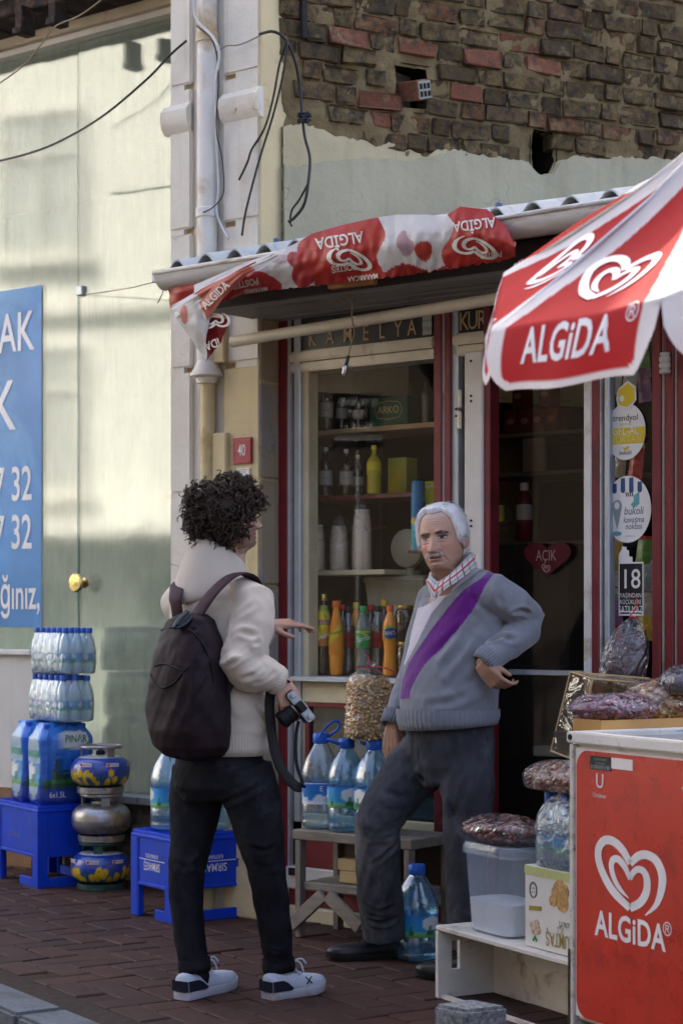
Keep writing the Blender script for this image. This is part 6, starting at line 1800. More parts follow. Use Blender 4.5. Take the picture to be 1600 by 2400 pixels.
def rrect(x0, x1, z0, z1, r, n=8):
 out = []
 for cx, cz, a0 in ((x1 - r, z1 - r, 0), (x0 + r, z1 - r, 90), (x0 + r, z0 + r, 180), (x1 - r, z0 + r, 270)):
  out += [(cx + r * math.cos(R(a0 + 90 * k / n)), cz + r * math.sin(R(a0 + 90 * k / n))) for k in range(n + 1)]
 return out
MB().prism(rrect(.022, XE - .02, zb_f + .012, zt_f - .018, .055), -.004, .002).build("red_panel", fz_red, fr)
MB().box(-.010, .010, -.008, .03, .0, zt_f - .002).build("corner_trim", rusty, fr, bevel=.003)
MB().box(-.014, -.004, -.010, .012, .0, .30).build("black_edge_strip", mat("black_edge", (.02, .018, .018), .5, dirt=(.12, .06, .03), dirt_amt=.4, dscale=20), fr)
zl0, zl1 = zt_f + .002, zt_f + .036
for (x0, x1, y0, y1) in ((-.018, XE + .01, -.014, .03), (-.018, .025, .03, DE - .02), (-.018, XE + .01, DE - .02, DE + .014)):
 MB().box(x0, x1, y0, y1, zl0, zl1).build("lid_frame", fz_white, fr, bevel=.004, seg=2)
MB().box(.025, XE, .03, DE - .02, zl0 + .008, zl0 + .016).build("glass_lid", mat("freezer_glass", (.03, .035, .04), .05, spec=.8, bump=0), fr)
MB().box(.08, XE, .06, .065, zl0 + .017, zl0 + .026).build("lid_rail", grey_alu, fr); MB().box(.08, XE, DE - .08, DE - .075, zl0 + .017, zl0 + .026).build("lid_rail", grey_alu, fr)
MB().lathe([(.010, 0), (.008, .004)], 12, Matrix.Translation((.004, -.014, (zl0 + zl1) / 2)) @ Matrix.Rotation(R(90), 4, 'X')).build("screw_head", black_gap, fr)
for cx in (.1, 1.15):
 for cy_ in (.08, .54):
  MB().lathe([(.012, 0), (.026, .006), (.026, .05), (.012, .056)], 14, Matrix.Translation((cx, cy_ - .015, .03)) @ Matrix.Rotation(R(90), 4, 'X')).build("caster", black_gap, fr); MB().box(cx - .012, cx + .012, cy_ - .03, cy_ + .0, .04, zb_f + .002).build("caster_fork", grey_alu, fr)
fz_print = mat("freezer_white_print", (.74, .73, .74), .4, bump=0)
hc = FZ.at(1474, 2053, -.006); hs = (FZ.x(1556) - FZ.x(1391))
b = MB(); decal(b, HEART[0], HEART[1], lambda a, c: (hc.x + a * hs, -.0055, hc.z + c * .245)); b.build("heart_emblem", fz_print, fr)
tc_ = FZ.at(1479, 2185, -.006); tw = FZ.x(1556) - FZ.x(1390)
v, f = text2d("ALGiDA", 1, .024, 'CENTER', 1.05, 1); wv = max(p[0] for p in v) - min(p[0] for p in v)
b = MB(); decal(b, v, f, lambda a, c: (tc_.x - .012 + a * tw / wv, -.0055, tc_.z + c * .105)); b.build("lettering", fz_print, fr)
rc = FZ.at(1562, 2180, -.006); v, f = text2d("®", .055, 0, 'CENTER', 1, 1); b = MB(); decal(b, v, f, lambda a, c: (rc.x + a, -.0055, rc.z + c)); b.build("registered_mark", fz_print, fr)
uc = FZ.at(1404, 1832, -.006)
q = MB(); v, f = text2d("U", .062, .006, 'CENTER', 1, .95); decal(q, v, f, lambda a, c: (uc.x + a, -.0055, uc.z + c)); q.build("maker_emblem", fz_print, fr)
v, f = text2d("Unilever", .020, .0, 'CENTER', 1, .95); q = MB(); decal(q, v, f, lambda a, c: (uc.x + a, -.0055, uc.z - .042 + c)); q.build("maker_name", fz_print, fr)
la, lb_ = FZ.at(1382, 1770, -.006), FZ.at(1431, 1808, -.006); lc = FZ.at(1481, 1810, -.006)
MB().box(la.x, lb_.x, -.0062, -.0042, lb_.z, la.z).build("rating_label", sign_black, fr); MB().box(lb_.x + .001, lc.x, -.0062, -.0042, lc.z + .004, lc.z + .036).build("blank_label", en_white, fr)
for k in range(12):
 x = la.x + .006 + k * (lb_.x - la.x - .01) / 12; MB().box(x, x + random.uniform(.002, .004), -.0068, -.0064, lb_.z + .003, lb_.z + .014).build("barcode_bar", st_grey, fr)
flat_text("ICE CREAM CABINET", .0085, (la.x + lb_.x) / 2, la.z - .010, -.0068, st_grey, fr, 0, 'CENTER', .8); flat_text("220-240V 50Hz", .0085, (la.x + lb_.x) / 2, la.z - .022, -.0068, st_grey, fr, 0, 'CENTER', .9)
sw = FZ.at(1600, 1885, -.006)
q = MB(); v, f = ribbon2d([(0, .05), (.02, .02), (.05, .0), (.1, -.005)], [.014, .016, .014, .006]); decal(q, v, f, lambda a, c: (sw.x + a, -.0055, sw.z + c)); q.build("white_flourish", fz_print, fr)
wb_paint = mat("bench_paint", (.60, .58, .53), .5, dirt=(.28, .22, .14), dirt_amt=.22, dscale=7, bump=.1)
bl = FZ.local(G(1020, 2338));
print("bench", bl)
bx0, by0 = bl.x, bl.y; BXE = -.03; BD = .24; BH = .25; tt_ = .017
be = thing("box_bench", "low white box bench with a slot handle beside the freezer", "bench", FZ.M)
MB().box(bx0, BXE, by0, by0 + BD, BH - tt_, BH).build("top_board", wb_paint, be, bevel=.003)
MB().box(bx0 + tt_ + .001, BXE - tt_ - .001, by0 + BD - tt_, by0 + BD, .0, BH - tt_ - .001).build("back_board", wb_paint, be, bevel=.002)
MB().box(BXE - tt_, BXE, by0, by0 + BD, 0, BH - tt_ - .001).build("end_board", wb_paint, be, bevel=.002)
q = MB(); y0_, y1_ = by0 + .055, by0 + .088; z0_, z1_ = .095, .195     # end board with a real slot
for (a, b2, c, d_) in ((by0, y0_, 0, BH - tt_ - .001), (y1_, by0 + BD, 0, BH - tt_ - .001), (y0_, y1_, 0, z0_), (y0_, y1_, z1_, BH - tt_ - .001)):
 q.box(bx0, bx0 + tt_, a, b2, c, d_)
q.build("slotted_end_board", wb_paint, be)
MB().box(bx0 + tt_ + .001, BXE - tt_ - .001, by0 + .01, by0 + .03, .0, .012).build("front_stretcher", wb_paint, be)
tub_m = clear("tub_plastic", tint=(.94, .97, 1.0), body=.22, col=(.60, .72, .88), ior=1.45, boost=.8, rough=.12)
salt = mat("coarse_salt", (.72, .72, .72), .8, bump=.4, bscale=150)
def FZat(px, py, y):
 p = FZ.at(px, py, y); return p
tcx = FZ.x(1172, by0 + .10); tb = thing("storage_tub", "translucent lidded tub half full of coarse salt on the bench", "tub", FZ.M @ Matrix.Translation((tcx, by0 + .125, BH + .002)))
tw_, td_, th_ = .150, .095, .30
def tub_ring(k, z, n=40, pw=5.0):
 out = []
 for i in range(n):
  a = 2 * math.pi * i / n; c, s_ = math.cos(a), math.sin(a)
  out.append((math.copysign(abs(c) ** (2 / pw), c) * tw_ * k, math.copysign(abs(s_) ** (2 / pw), s_) * td_ * k, z))
 return out
q = MB(); q.rings([tub_ring(.80, 0), tub_ring(.84, .004), tub_ring(.9, .12), tub_ring(.98, th_ - .03)], True, True, False); q.build("tub_body", tub_m, tb, smooth='auto')
q = MB(); q.rings([tub_ring(.79, .005), tub_ring(.82, .01), tub_ring(.87, .10), tub_ring(.875, .108)]); q.build("salt", salt, tb, smooth='auto')
q = MB(); q.rings([tub_ring(.99, th_ - .04), tub_ring(1.06, th_ - .038), tub_ring(1.06, th_ - .018), tub_ring(1.02, th_ - .008), tub_ring(1.0, th_), tub_ring(.9, th_), tub_ring(.88, th_ - .006)], True, False, True); q.build("tub_lid", tub_m, tb, smooth='auto')
bag("clear bag of dark dates lying on the tub lid", FZ.world((tcx - .01, by0 + .12, BH + th_ + .045)), (.175, .10, .052), -FZ.a + R(8), DATES, 11, "bags of dried fruit", 240, .014)
cx_ = FZ.x(1290, by0 + .05)
ct = thing("walnut_carton", "white upside-down walnut carton on the bench", "carton", FZ.M @ Matrix.Translation((cx_, by0 + .035, BH + .002)))
cw, chh, cdp = .125, .262, .19
MB().box(-cw, cw + .02, 0, cdp, 0, chh).build("carton_body", mat("white_card", (.66, .65, .60), .6, dirt=(.5, .47, .38), dirt_amt=.1), ct, bevel=.003)
MB().prism(rrect(-cw, cw + .02, chh - .03, chh - .001, .004), -.0012, -.0004).build("pale_green_band", mat("pale_green_card", (.48, .52, .22), .6), ct)
gold_p = mat("gold_print", (.36, .26, .04), .4, metal=.3); wal = mat("walnut_print", (.46, .28, .11), .6, var=.5, scale=60); wal2 = mat("walnut_pale_print", (.50, .40, .28), .6, var=.5, scale=60)
flat_text("RUMTAŞ", .062, .07, .045, -.002, gold_p, ct, .003, 'CENTER', .62, rot=math.pi); flat_text("WALNUTS", .026, .11, .098, -.002, ink_dark, ct, .0005, 'CENTER', .7, rot=math.pi); flat_text("İÇİ", .034, .075, .076, -.002, gold_p, ct, .001, 'CENTER', .7, rot=math.pi)
def blob(cx, cz, rx, rz, sd, n=36): return [(cx + rx * (1 + .22 * noise.noise(Vector((3 * math.cos(2 * math.pi * k / n), 3 * math.sin(2 * math.pi * k / n), sd)))) * math.cos(2 * math.pi * k / n), cz + rz * (1 + .22 * noise.noise(Vector((3 * math.cos(2 * math.pi * k / n), 3 * math.sin(2 * math.pi * k / n), sd + 9)))) * math.sin(2 * math.pi * k / n)) for k in range(n)]
for k, (a, c, rx_, rz_) in enumerate(((.055, .19, .03, .028), (.085, .165, .032, .03), (.07, .215, .026, .02), (.035, .165, .02, .018), (.1, .2, .02, .024))):
 MB().prism(blob(a, c, rx_, rz_, k), -.0016 - .0003 * k, -.0005).build("walnut_picture", wal, ct)
for k, (a, c) in enumerate(((-.078, .07), (-.058, .078), (-.068, .055), (-.05, .06))): MB().prism(blob(a, c, .016, .014, 20 + k), -.0016 - .0003 * k, -.0005).build("walnut_picture", wal2, ct)
for s_ in (-1, 1): MB().prism([(-.066, .042), (-.066 + s_ * .014, .024), (-.066 + s_ * .006, .02), (-.066, .034)][::s_], -.0016, -.0005).build("printed_leaf", mat("leaf_green", (.02, .22, .07), .5), ct)
for r0 in (.026, .022):
 q = MB(); q.tube([(-.075 + r0 * .8 * math.cos(a), -.0012, .185 + r0 * math.sin(a)) for a in np.linspace(0, 6.2832, 28)], .0008, 4); q.build("printed_seal_ring", ink_dark, ct)
flat_text("TWIN", .010, -.075, .19, -.002, ink_dark, ct, 0, 'CENTER', .8); flat_text("LOW", .010, -.075, .178, -.002, ink_dark, ct, 0, 'CENTER', .8)
MB().prism([(-.10, .118), (-.03, .124), (-.028, .138), (-.098, .132)], -.0016, -.0005).build("gold_ribbon", gold_p, ct)
wp = thing("large_bottle_pack", "clear-wrapped pair of large bottles standing on the walnut carton", "water pack", FZ.M @ Matrix.Translation((cx_, by0 + .035, BH + chh + .004)))
bigp = [(.02, 0), (.04, .002), (.043, .02), (.043, .05), (.041, .055), (.041, .10), (.043, .105), (.042, .14), (.034, .175), (.02, .195), (.015, .205), (.015, .215)]
big_shell = MB().lathe(bigp, 20).mesh("shell", pet, smooth=True); big_label = label_mesh(.0434, .0434, .055, .1, lambda a, t_: pine_label(a, t_, 4), 32, 8); big_cap = MB().lathe([(.018, .205), (.018, .232), (.016, .235)], 14).mesh("cap", cap_blue, smooth='auto')
for i, xx in enumerate((-.055, .035, .1)):
 for yy in (.05, .14):
  bt = put("bottle", big_shell, wp, TR(xx, yy, 0, i * 1.1)); put("label", big_label, bt); put("cap", big_cap, bt)
q = MB(); rings = []
for (k, z) in ((.9, -.001), (1.0, .01), (1.02, .12), (.97, .16), (.8, .2), (.62, .225)):
 rings.append([(.02 + math.copysign(abs(math.cos(2 * math.pi * i / 40)) ** .5, math.cos(2 * math.pi * i / 40)) * .125 * k, .095 + math.copysign(abs(math.sin(2 * math.pi * i / 40)) ** .5, math.sin(2 * math.pi * i / 40)) * .095 * k, z) for i in range(40)])
q.rings(rings, True, True, False); q.build("shrink_film", shrink, wp, smooth=True)
bag("clear pointed bag of peanuts lying on the bottle pack", FZ.world((cx_ + .01, by0 + .10, BH + chh + .285)), (.17, .10, .062), -FZ.a + R(4), NUTS, 31, "bags of nuts", 420, .0085, cat="bag of nuts", name="nut_bag")
mz = FZ.at(1300, 1840, by0 + .26)
mb_ = thing("patterned_box", "box with colourful tile pattern behind the peanut bag", "box", FZ.M @ Matrix.Translation((mz.x, by0 + .24, mz.z - .02)))
MB().box(-.10, .12, 0, .10, 0, .085).build("box_body", st_white, mb_, bevel=.002)
tile_cols = [(.10, .04, .22), (.02, .14, .34), (.45, .30, .05), (.30, .02, .12)]
for i in range(4):
 for j in range(3):
  MB().box(-.099 + i * .029, -.072 + i * .029, -.0015, .0, .002 + j * .028, .028 + j * .028).build("pattern_tile", mat("tile_%d" % ((i + j) % 4), tile_cols[(i + j) % 4], .5), mb_)
  MB().prism([(-.0855 + i * .029, .005 + j * .028), (-.075 + i * .029, .015 + j * .028), (-.0855 + i * .029, .025 + j * .028), (-.096 + i * .029, .015 + j * .028)], -.003, -.0016).build("pattern_diamond", mat("tile_%d" % ((i + j + 2) % 4), tile_cols[(i + j + 2) % 4], .5), mb_)
MB().box(.02, .035, -.0025, -.0005, 0, .085).build("magenta_band", mat("magenta", (.25, .01, .10), .5), mb_)
bag("blue-backed bag of mixed sweets behind the bottle pack", FZ.world((cx_ - .10, by0 + .24, BH + chh + .16)), (.10, .06, .09), -FZ.a + R(60), [(.03, .08, .3), (.3, .05, .06), (.4, .35, .3)], 41, "bags of sweets", 160, .012, cat="bag of sweets", name="sweets_bag")
sd_ = thing("display_stand", "dark display stand hidden behind the freezer's left end", "stand", FZ.M)
zs_ = FZ.z(1420, 1712, .25)
for (x0, y0) in ((-.20, .45), (-.20, .98), (-.05, .45), (-.05, .98)): MB().box(x0, x0 + .03, y0, y0 + .03, 0, zs_ - .02).build("leg", wood_dark, sd_)
MB().box(-.22, -.015, .08, 1.03, zs_ - .019, zs_).build("stand_top", wood_dark, sd_)
MB().box(-.05, -.045, .40, 1.0, .1, zs_ - .02).build("stand_panel", black_gap, sd_)
card = mat("brown_cardboard", (.46, .27, .10), .75, var=.15, bump=.12)
ca_, cb_ = FZ.local(P(1345, 1700, 6.2)), 0
tr_ = thing("cardboard_tray", "shallow brown cardboard tray under the dried fruit bags", "tray", FZ.M)
yT0, yT1 = .12, .68
zt1 = FZ.z(1420, 1681, .25)
MB().box(-.17, -.02, yT0, yT1, zs_ + .001, zs_ + .006).build("tray_floor", card, tr_)
for (x0, x1, y0, y1) in ((-.17, -.165, yT0, yT1), (-.025, -.02, yT0, yT1), (-.165, -.025, yT0, yT0 + .005), (-.165, -.025, yT1 - .005, yT1)): MB().box(x0, x1, y0, y1, zs_ + .006, zt1).build("tray_side", card, tr_)
RZb = R(28.6)
bag("long clear bag of purple raisins on the cardboard tray", P(1440, 1660, 6.12), (.165, .09, .052), R(24), RAIS + [(.2, .1, .12)], 51, "bags of dried fruit", 320, .011, tie=True)
bag("clear bag of brown hazelnuts behind the raisins, tied with ribbon", P(1545, 1645, 6.25), (.14, .09, .075), R(30), HONEY + NUTS, 52, "bags of nuts", 360, .011, cat="bag of nuts", name="nut_bag")
bag("dark wrapped bag at the photo's right edge above the tray", P(1608, 1600, 6.2), (.10, .08, .06), R(50), [(.03, .03, .05), (.05, .03, .06)], 53, "bags of dried fruit", 160, .012)
acr = clear("brown_acrylic", tint=(.62, .52, .40), body=.06, col=(.3, .22, .12), ior=1.5, boost=2.2, rough=.05, bump=.4, bscale=8, bdist=.02)
acr_edge = mat("acrylic_edge", (.40, .29, .13), .3, bump=0)
bn_ = thing("acrylic_bin", "tilted brown clear acrylic bin behind the fruit bags", "bin")
Yb = 6.32
front = [P(1292, 1758, Yb - .04), P(1340, 1572, Yb), P(1380, 1760, Yb - .12), P(1400, 1660, Yb - .1)]
A0, A1, A2, A3 = P(1290, 1760, Yb), P(1336, 1575, Yb), P(1518, 1590, Yb + .25), P(1470, 1765, Yb + .22)
offv = Vector((.06, -.10, -.02)); B0, B1, B2, B3 = [p + offv for p in (A0, A1, A2, A3)]
def quad(a, b2, c, d_, nm, mt): return MB().grid(lambda u, v: (a * (1 - u) + b2 * u) * (1 - v) + (d_ * (1 - u) + c * u) * v, 6, 6).build(nm, mt, bn_, smooth=True)
quad(A0, A1, A2, A3, "back_sheet", acr); quad(B0, B1, B2, B3, "front_sheet", acr); quad(A0, A1, B1, B0, "side_sheet", acr); quad(A1, A2, B2, B1, "top_sheet", acr); quad(A0, A3, B3, B0, "bottom_sheet", acr)
for a, b2 in ((A0, A1), (A1, A2), (B0, B1), (B1, B2), (A1, B1), (A0, B0), (A2, B2)): MB().tube([a, b2], .003, 6).build("bright_edge", acr_edge, bn_)
bag("heap of dark dates inside the acrylic bin", (A0 + A2 + B0 + B2) / 4 + Vector((.06, .02, -.03)), (.12, .05, .10), R(40), DATES, 61, "bags of dried fruit", 200, .014)
db = P(1452, 1590, 6.62);
dk = thing("dark_fruit_bag", "tall shiny bag of dark dried fruit tied with red string before the window", "bag", (db.x, db.y, .0))
zb0 = P(1452, 1600, 6.62).z; zt0 = P(1480, 1445, 6.62).z; hB = zt0 - zb0
prof = [(.9, 0), (1.0, .06), (.98, .35), (.88, .6), (.62, .8), (.34, .93), (.10, .985), (.12, 1.0), (.2, 1.06), (.12, 1.1)]
q = MB(); rings = []
for (a, z) in prof:
 rings.append([(.082 * a * math.cos(2 * math.pi * k / 40) * (1 + .14 * noise.noise(Vector((math.cos(2 * math.pi * k / 40) * 2.5, math.sin(2 * math.pi * k / 40) * 2.5, z * 2))) + .13 * z * math.sin(8 * 2 * math.pi * k / 40 + 3 * z)) + .045 * z, .06 * a * math.sin(2 * math.pi * k / 40), zb0 + hB * z) for k in range(40)])
q.rings(rings); q.build("film", bag_film, dk, smooth=True)
q = MB(); rings = []
for (a, z) in prof[:6]:
 rings.append([(.070 * a * math.cos(2 * math.pi * k / 30) * (1 + .12 * noise.noise(Vector((math.cos(2 * math.pi * k / 30) * 3, math.sin(2 * math.pi * k / 30) * 3, z * 6)))) + .045 * z, .052 * a * math.sin(2 * math.pi * k / 30), zb0 + .004 + hB * .82 * z) for k in range(30)])
q.rings(rings); q.build("filling", mat("dark_fruit", (.035, .015, .022), .3, bump=.8, bscale=30, bdist=.01), dk, smooth=True)
MB().tube([(.045 + .012 * math.cos(a), .012 * math.sin(a), zb0 + hB * .985) for a in np.linspace(0, 6.28, 12)], .003, 6).build("red_string", red_cap, dk)
MB().tube(catmull([(.045, -.012, zb0 + hB * .985), (.03, -.02, zb0 + hB * 1.0), (.05, -.02, zb0 + hB * 1.12), (.055, -.02, zb0 + hB * 1.28)], 5), .0024, 6).build("string_tail", red_cap, dk)
hs_ = thing("high_stand", "narrow dark plinth carrying the tall date bag", "stand", (db.x, db.y, 0))
MB().box(-.07, .09, -.05, .06, 0, zb0 - .001).build("plinth", black_gap, hs_)
sp = FZ.local(P(1560, 1708, 5.75));
so = thing("plastic_scoop", "flat grey plastic scoop lying on the freezer lid", "scoop", FZ.M @ Matrix.Translation((.30, .25, zl1 + .002)))
q = MB(); q.grid(lambda u, v: ((u - .5) * .20, (v - .5) * .10 * (1 - .8 * abs(u - .5) ** 2 * 4 * .6), .012 * math.sin(math.pi * v) * math.sin(math.pi * u) + .004), 14, 8); q.build("blade", mat("grey_scoop", (.20, .24, .32), .4), so, smooth=True)
rb_ = P(1612, 1712, 5.6)
rbt = thing("red_capped_bottle", "dark bottle with red cap at the photo's right edge", "bottle", FZ.M @ Matrix.Translation((.47, .22, zl1 + .001)))
MB().lathe([(.03, 0), (.034, .004), (.034, .08), (.026, .1), (.016, .11)], 18).build("bottle_body", dark_pet, rbt, smooth=True); MB().lathe([(.018, .108), (.018, .13), (.015, .133)], 16).build("cap", red_cap, rbt, smooth='auto')
granite = mat("speckled_granite", (.20, .22, .23), .75, var=.6, scale=90, bump=.4, bscale=120, dirt=(.07, .08, .085), dirt_amt=.5, dscale=60)
gz = .2
tp = [G(px, py, gz) for px, py in ((1013, 2353), (1092, 2368), (1192, 2357), (1104, 2341))]
q = MB(); b0 = [Vector((p.x, p.y, -.0)) for p in tp]
q.rings([b0, [p + Vector((0, 0, -.012)) for p in tp], tp]); o = q.build("granite_block", granite, bevel=.010, seg=2); tag(o, "rough grey granite block on the ground before the bench", "stone block")
# --- people: tools
def fuse(mb, voxel=.006, smooth=6, factor=.5):
 me = mb.mesh("tmp"); o = bpy.data.objects.new("tmp", me); COL.objects.link(o)
 m = o.modifiers.new("r", 'REMESH'); m.mode = 'VOXEL'; m.voxel_size = voxel; m.adaptivity = 0.0
 if smooth:
  s = o.modifiers.new("s", 'SMOOTH'); s.iterations = smooth; s.factor = factor
 bpy.context.view_layer.update()
 out = bpy.data.meshes.new_from_object(o.evaluated_get(bpy.context.evaluated_depsgraph_get()))
 bpy.data.objects.remove(o); bpy.data.meshes.remove(me)
 out.polygons.foreach_set("use_smooth", [True] * len(out.polygons))
 return out
def vget(me):
 a = np.empty(len(me.vertices) * 3, dtype=np.float32); me.vertices.foreach_get("co", a); return a.reshape(-1, 3).astype(np.float64)
def nget(me):
 a = np.empty(len(me.vertices) * 3, dtype=np.float32); me.vertices.foreach_get("normal", a); return a.reshape(-1, 3).astype(np.float64)
def vset(me, v): me.vertices.foreach_set("co", v.astype(np.float32).ravel()); me.update()
def np_noise(p, scale, seed=0.0):
 q = p * scale; s = seed
 return (np.sin(q[:, 0] * 1.7 + 1.3 * np.sin(q[:, 1] * 1.1 + s) + s) * np.cos(q[:, 2] * 1.3 + 1.7 * np.sin(q[:, 0] * .7 - s)) + .5 * np.sin(q[:, 1] * 2.9 + q[:, 2] * 2.3 + 2 * s) * np.cos(q[:, 0] * 2.1 - s)) / 1.5
def folds(me, segs):
 v = vget(me); n = nget(me); disp = np.zeros(len(v))
 for pts, depth, width in segs:
  c = [np.array(p) for p in catmull(pts, 5)] if len(pts) > 2 else [np.array(p) for p in pts]
  best = np.full(len(v), 1e9); par = np.zeros(len(v)); L = len(c) - 1
  for i in range(L):
   a, b = c[i], c[i + 1]; ab = b - a; t = np.clip(((v - a) @ ab) / max(ab @ ab, 1e-12), 0, 1)
   d = np.linalg.norm(v - (a + t[:, None] * ab), axis=1); m = d < best
   best[m] = d[m]; par[m] = (i + t[m]) / L
  taper = np.sqrt(np.clip(np.sin(np.pi * np.clip(par, .02, .98)), 0, 1))
  disp += taper * depth * (-np.exp(-(best / width) ** 2) + .65 * np.exp(-((best - 1.7 * width) / (width * .9)) ** 2))
 v += n * disp[:, None]; vset(me, v)
def to_px(v): return CX + v[:, 0] / v[:, 1] * FPX, CY - (v[:, 2] - EYE) / v[:, 1] * FPX
def hand(mb, wrist, along, back, side, curl, spread=.0, sc=1.0, thumb_out=.6, curls=None):
 along = Vector(along).normalized(); back = Vector(back); back = (back - along * back.dot(along)).normalized()
 s = along.cross(back).normalized()
 if s.dot(Vector(side)) < 0: s = -s
 w = Vector(wrist)
 for k in range(4):
  off = (.027 - .018 * k) * sc
  mb.tube([w - along * .01 * sc + s * off * .55, w + along * .03 * sc + s * off * .8 + back * .003, w + along * .062 * sc + s * off, w + along * .086 * sc + s * off], [.0125 * sc, .0135 * sc, .012 * sc, .0098 * sc], 10)
 lens = [(.042, .026, .021), (.047, .030, .022), (.044, .028, .021), (.034, .021, .019)]
 cs = curls or [curl] * 4
 for k in range(4):
  off = (.027 - .018 * k) * sc; base = w + along * (.084 - (.006 if k == 3 else 0)) * sc + s * off
  d = (along + s * spread * (1.5 - k) * .35).normalized(); pts = [base - d * .01]; rr = [.0098 * sc]
  ang = 0; p = base; pts.append(p); rr.append(.0092 * sc)
  for j in range(3):
   ang += cs[k] * (1.0, 1.15, .8)[j]
   dd = d * math.cos(ang) - back * math.sin(ang)
   p = p + dd * lens[k][j] * sc; pts.append(p); rr.append((.0086, .0078, .0062)[j] * sc)
  mb.tube(pts, rr, 10)
 b = w + along * .018 * sc + s * .024 * sc - back * .006 * sc
 d1 = (along * .75 + s * thumb_out - back * .35).normalized(); d2 = (along * .95 + s * thumb_out * .25 - back * .35).normalized()
 mb.tube([b - d1 * .012 * sc, b + d1 * .022 * sc, b + d1 * .045 * sc, b + d1 * .045 * sc + d2 * .028 * sc, b + d1 * .045 * sc + d2 * .046 * sc], [.0135 * sc, .0130 * sc, .0108 * sc, .0098 * sc, .0065 * sc], 10)
def interp(tab, z):
 if z >= tab[0][0]: return tab[0][1:]
 for a, b in zip(tab[:-1], tab[1:]):
  if a[0] >= z >= b[0]:
   t = (a[0] - z) / (a[0] - b[0]); t2 = t
   return tuple(x + (y - x) * t2 for x, y in zip(a[1:], b[1:]))
 return tab[-1][1:]
HEAD_TAB = [(.118, .012, .000, .035), (.114, .034, .030, .066), (.105, .052, .056, .083), (.088, .065, .076, .096), (.06, .0735, .088, .104), (.03, .0765, .0925, .105), (.0, .0755, .0900, .100),
   (-.03, .0725, .0890, .090), (-.055, .0685, .0880, .074), (-.075, .063, .086, .062), (-.095, .053, .083, .056), (-.108, .046, .074, .055), (-.118, .052, .046, .057), (-.135, .056, .030, .062), (-.165, .058, .026, .066), (-.20, .066, .030, .074), (-.23, .08, .04, .08)]
def head_surface(phi, z):
 a, f, b = interp(HEAD_TAB, z)
 c, s = math.cos(phi), math.sin(phi)
 x = a * math.copysign(abs(s) ** .88, s); y = f * math.copysign(abs(c) ** .92, c) if c > 0 else b * math.copysign(abs(c) ** .95, c)
 return x, y
def E(x, s): return math.exp(-(x / s) ** 2)
def head_mesh(M, old, colfn):
 n, m = 220, 210; vv = []; ff = []; cc = []
 z0, z1 = .118, -.225
 for j in range(m + 1):
  z = z0 + (z1 - z0) * (j / m)
  if j < 6: z = z0 - (z0 - (z0 + (z1 - z0) * 6 / m)) * (j / 6) ** 2
  for i in range(n):
   phi = 2 * math.pi * i / n
   x, y = head_surface(phi, z)
   ax = abs(x)
   if y > .02:
    t = min(max((.002 - z) / .044, 0), 1)
    nose = (.007 + .026 * t ** 1.2) * E(x, .0095 + .006 * t) if -.050 < z < .02 else 0
    if z <= -.050: nose = .033 * E(x, .0155) * E(z + .050, .005)
    if z > .002: nose *= max(0, 1 - (z - .002) / .018)
    nose += .009 * E(ax - .0135, .006) * E(z + .046, .007)                       # nostril wings
    y += nose
    y -= .0135 * E(ax - .0315, .017) * E(z - .001, .0115)                        # sockets
    y += .0065 * E(ax - .0315, .0125) * E(z + .0005, .0065)                      # eyeballs under the lids
    y -= .0030 * E(ax - .0315, .015) * E(z - .0075, .0022)
    y += (.0065 if old else .005) * E(ax - .030, .022) * E(z - .020, .007)       # brow
    y += .006 * E(ax - .046, .018) * E(z + .030, .018)                           # cheekbone
    y -= .004 * E(ax - .050, .012) * E(z + .07, .02)
    y += .0055 * E(x, .021) * (E(z + .0665, .0045) + 1.1 * E(z + .0785, .0052)) - .0065 * E(x, .021) * E(z + .0725, .0026)
    y += .006 * E(x, .017) * E(z + .1, .011) - .003 * E(x, .02) * E(z + .088, .004)
    if old:
     y -= .0035 * E(ax - (.020 + (-z - .045) * .45), .004) * (1 if -.085 < z < -.045 else 0)
     y += .0030 * E(ax - .031, .014) * E(z + .014, .004) - .002 * E(ax - .031, .016) * E(z + .019, .003)
     for k, zz in enumerate((.044, .053, .062)): y -= .0012 * E(z - zz - .004 * math.cos(x * 60), .0016) * E(x, .045)
     y += .0065 * E(x, .024) * E(z + .0585, .0060) * (1 + .25 * math.sin(x * 900))
   vv.append(M @ Vector((x, -y, z))); cc.append(colfn(x, y, z, phi))
 for j in range(m):
  for i in range(n):
   k = (i + 1) % n; ff.append((j * n + i, j * n + k, (j + 1) * n + k, (j + 1) * n + i))
 ff.append(tuple(reversed(range(n))))
 for sd in (-1, 1):
  q = MB()
  def ear(u, v):
   a = 2 * math.pi * u; rr = (1 - v)
   ex = .019 * math.cos(a) * rr * (1.15 if math.cos(a) > 0 else .8); ez = .032 * math.sin(a) * rr * (1.0 if math.sin(a) > 0 else .95)
   lift = .017 * (math.sin(math.pi * min(rr * 1.05, 1)) ** .7) * (1 if rr > .45 else .55) + (.006 if rr > .99 else .006)
   return (sd * (.0715 + lift * .85 + .010 * (.5 - .5 * math.cos(a)) * 0), .012 + ex + lift * .25, ez - .012)
  base = len(vv); q.grid(ear, 26, 9)
  for p in q.v: vv.append(M @ Vector(p)); cc.append(colfn(sd * .08, 0, -.01, 1.5))
  for f in q.f: ff.append(tuple(i + base for i in f))
 return vv, ff, cc
skin_m = vcol_mat("skin", .5, .18, 220, spec=.35, bdist=.002)
skin_m.node_tree.nodes["Principled BSDF"].inputs['Subsurface Weight'].default_value = .10
skin_m.node_tree.nodes["Principled BSDF"].inputs['Subsurface Radius'].default_value = (.012, .005, .003)
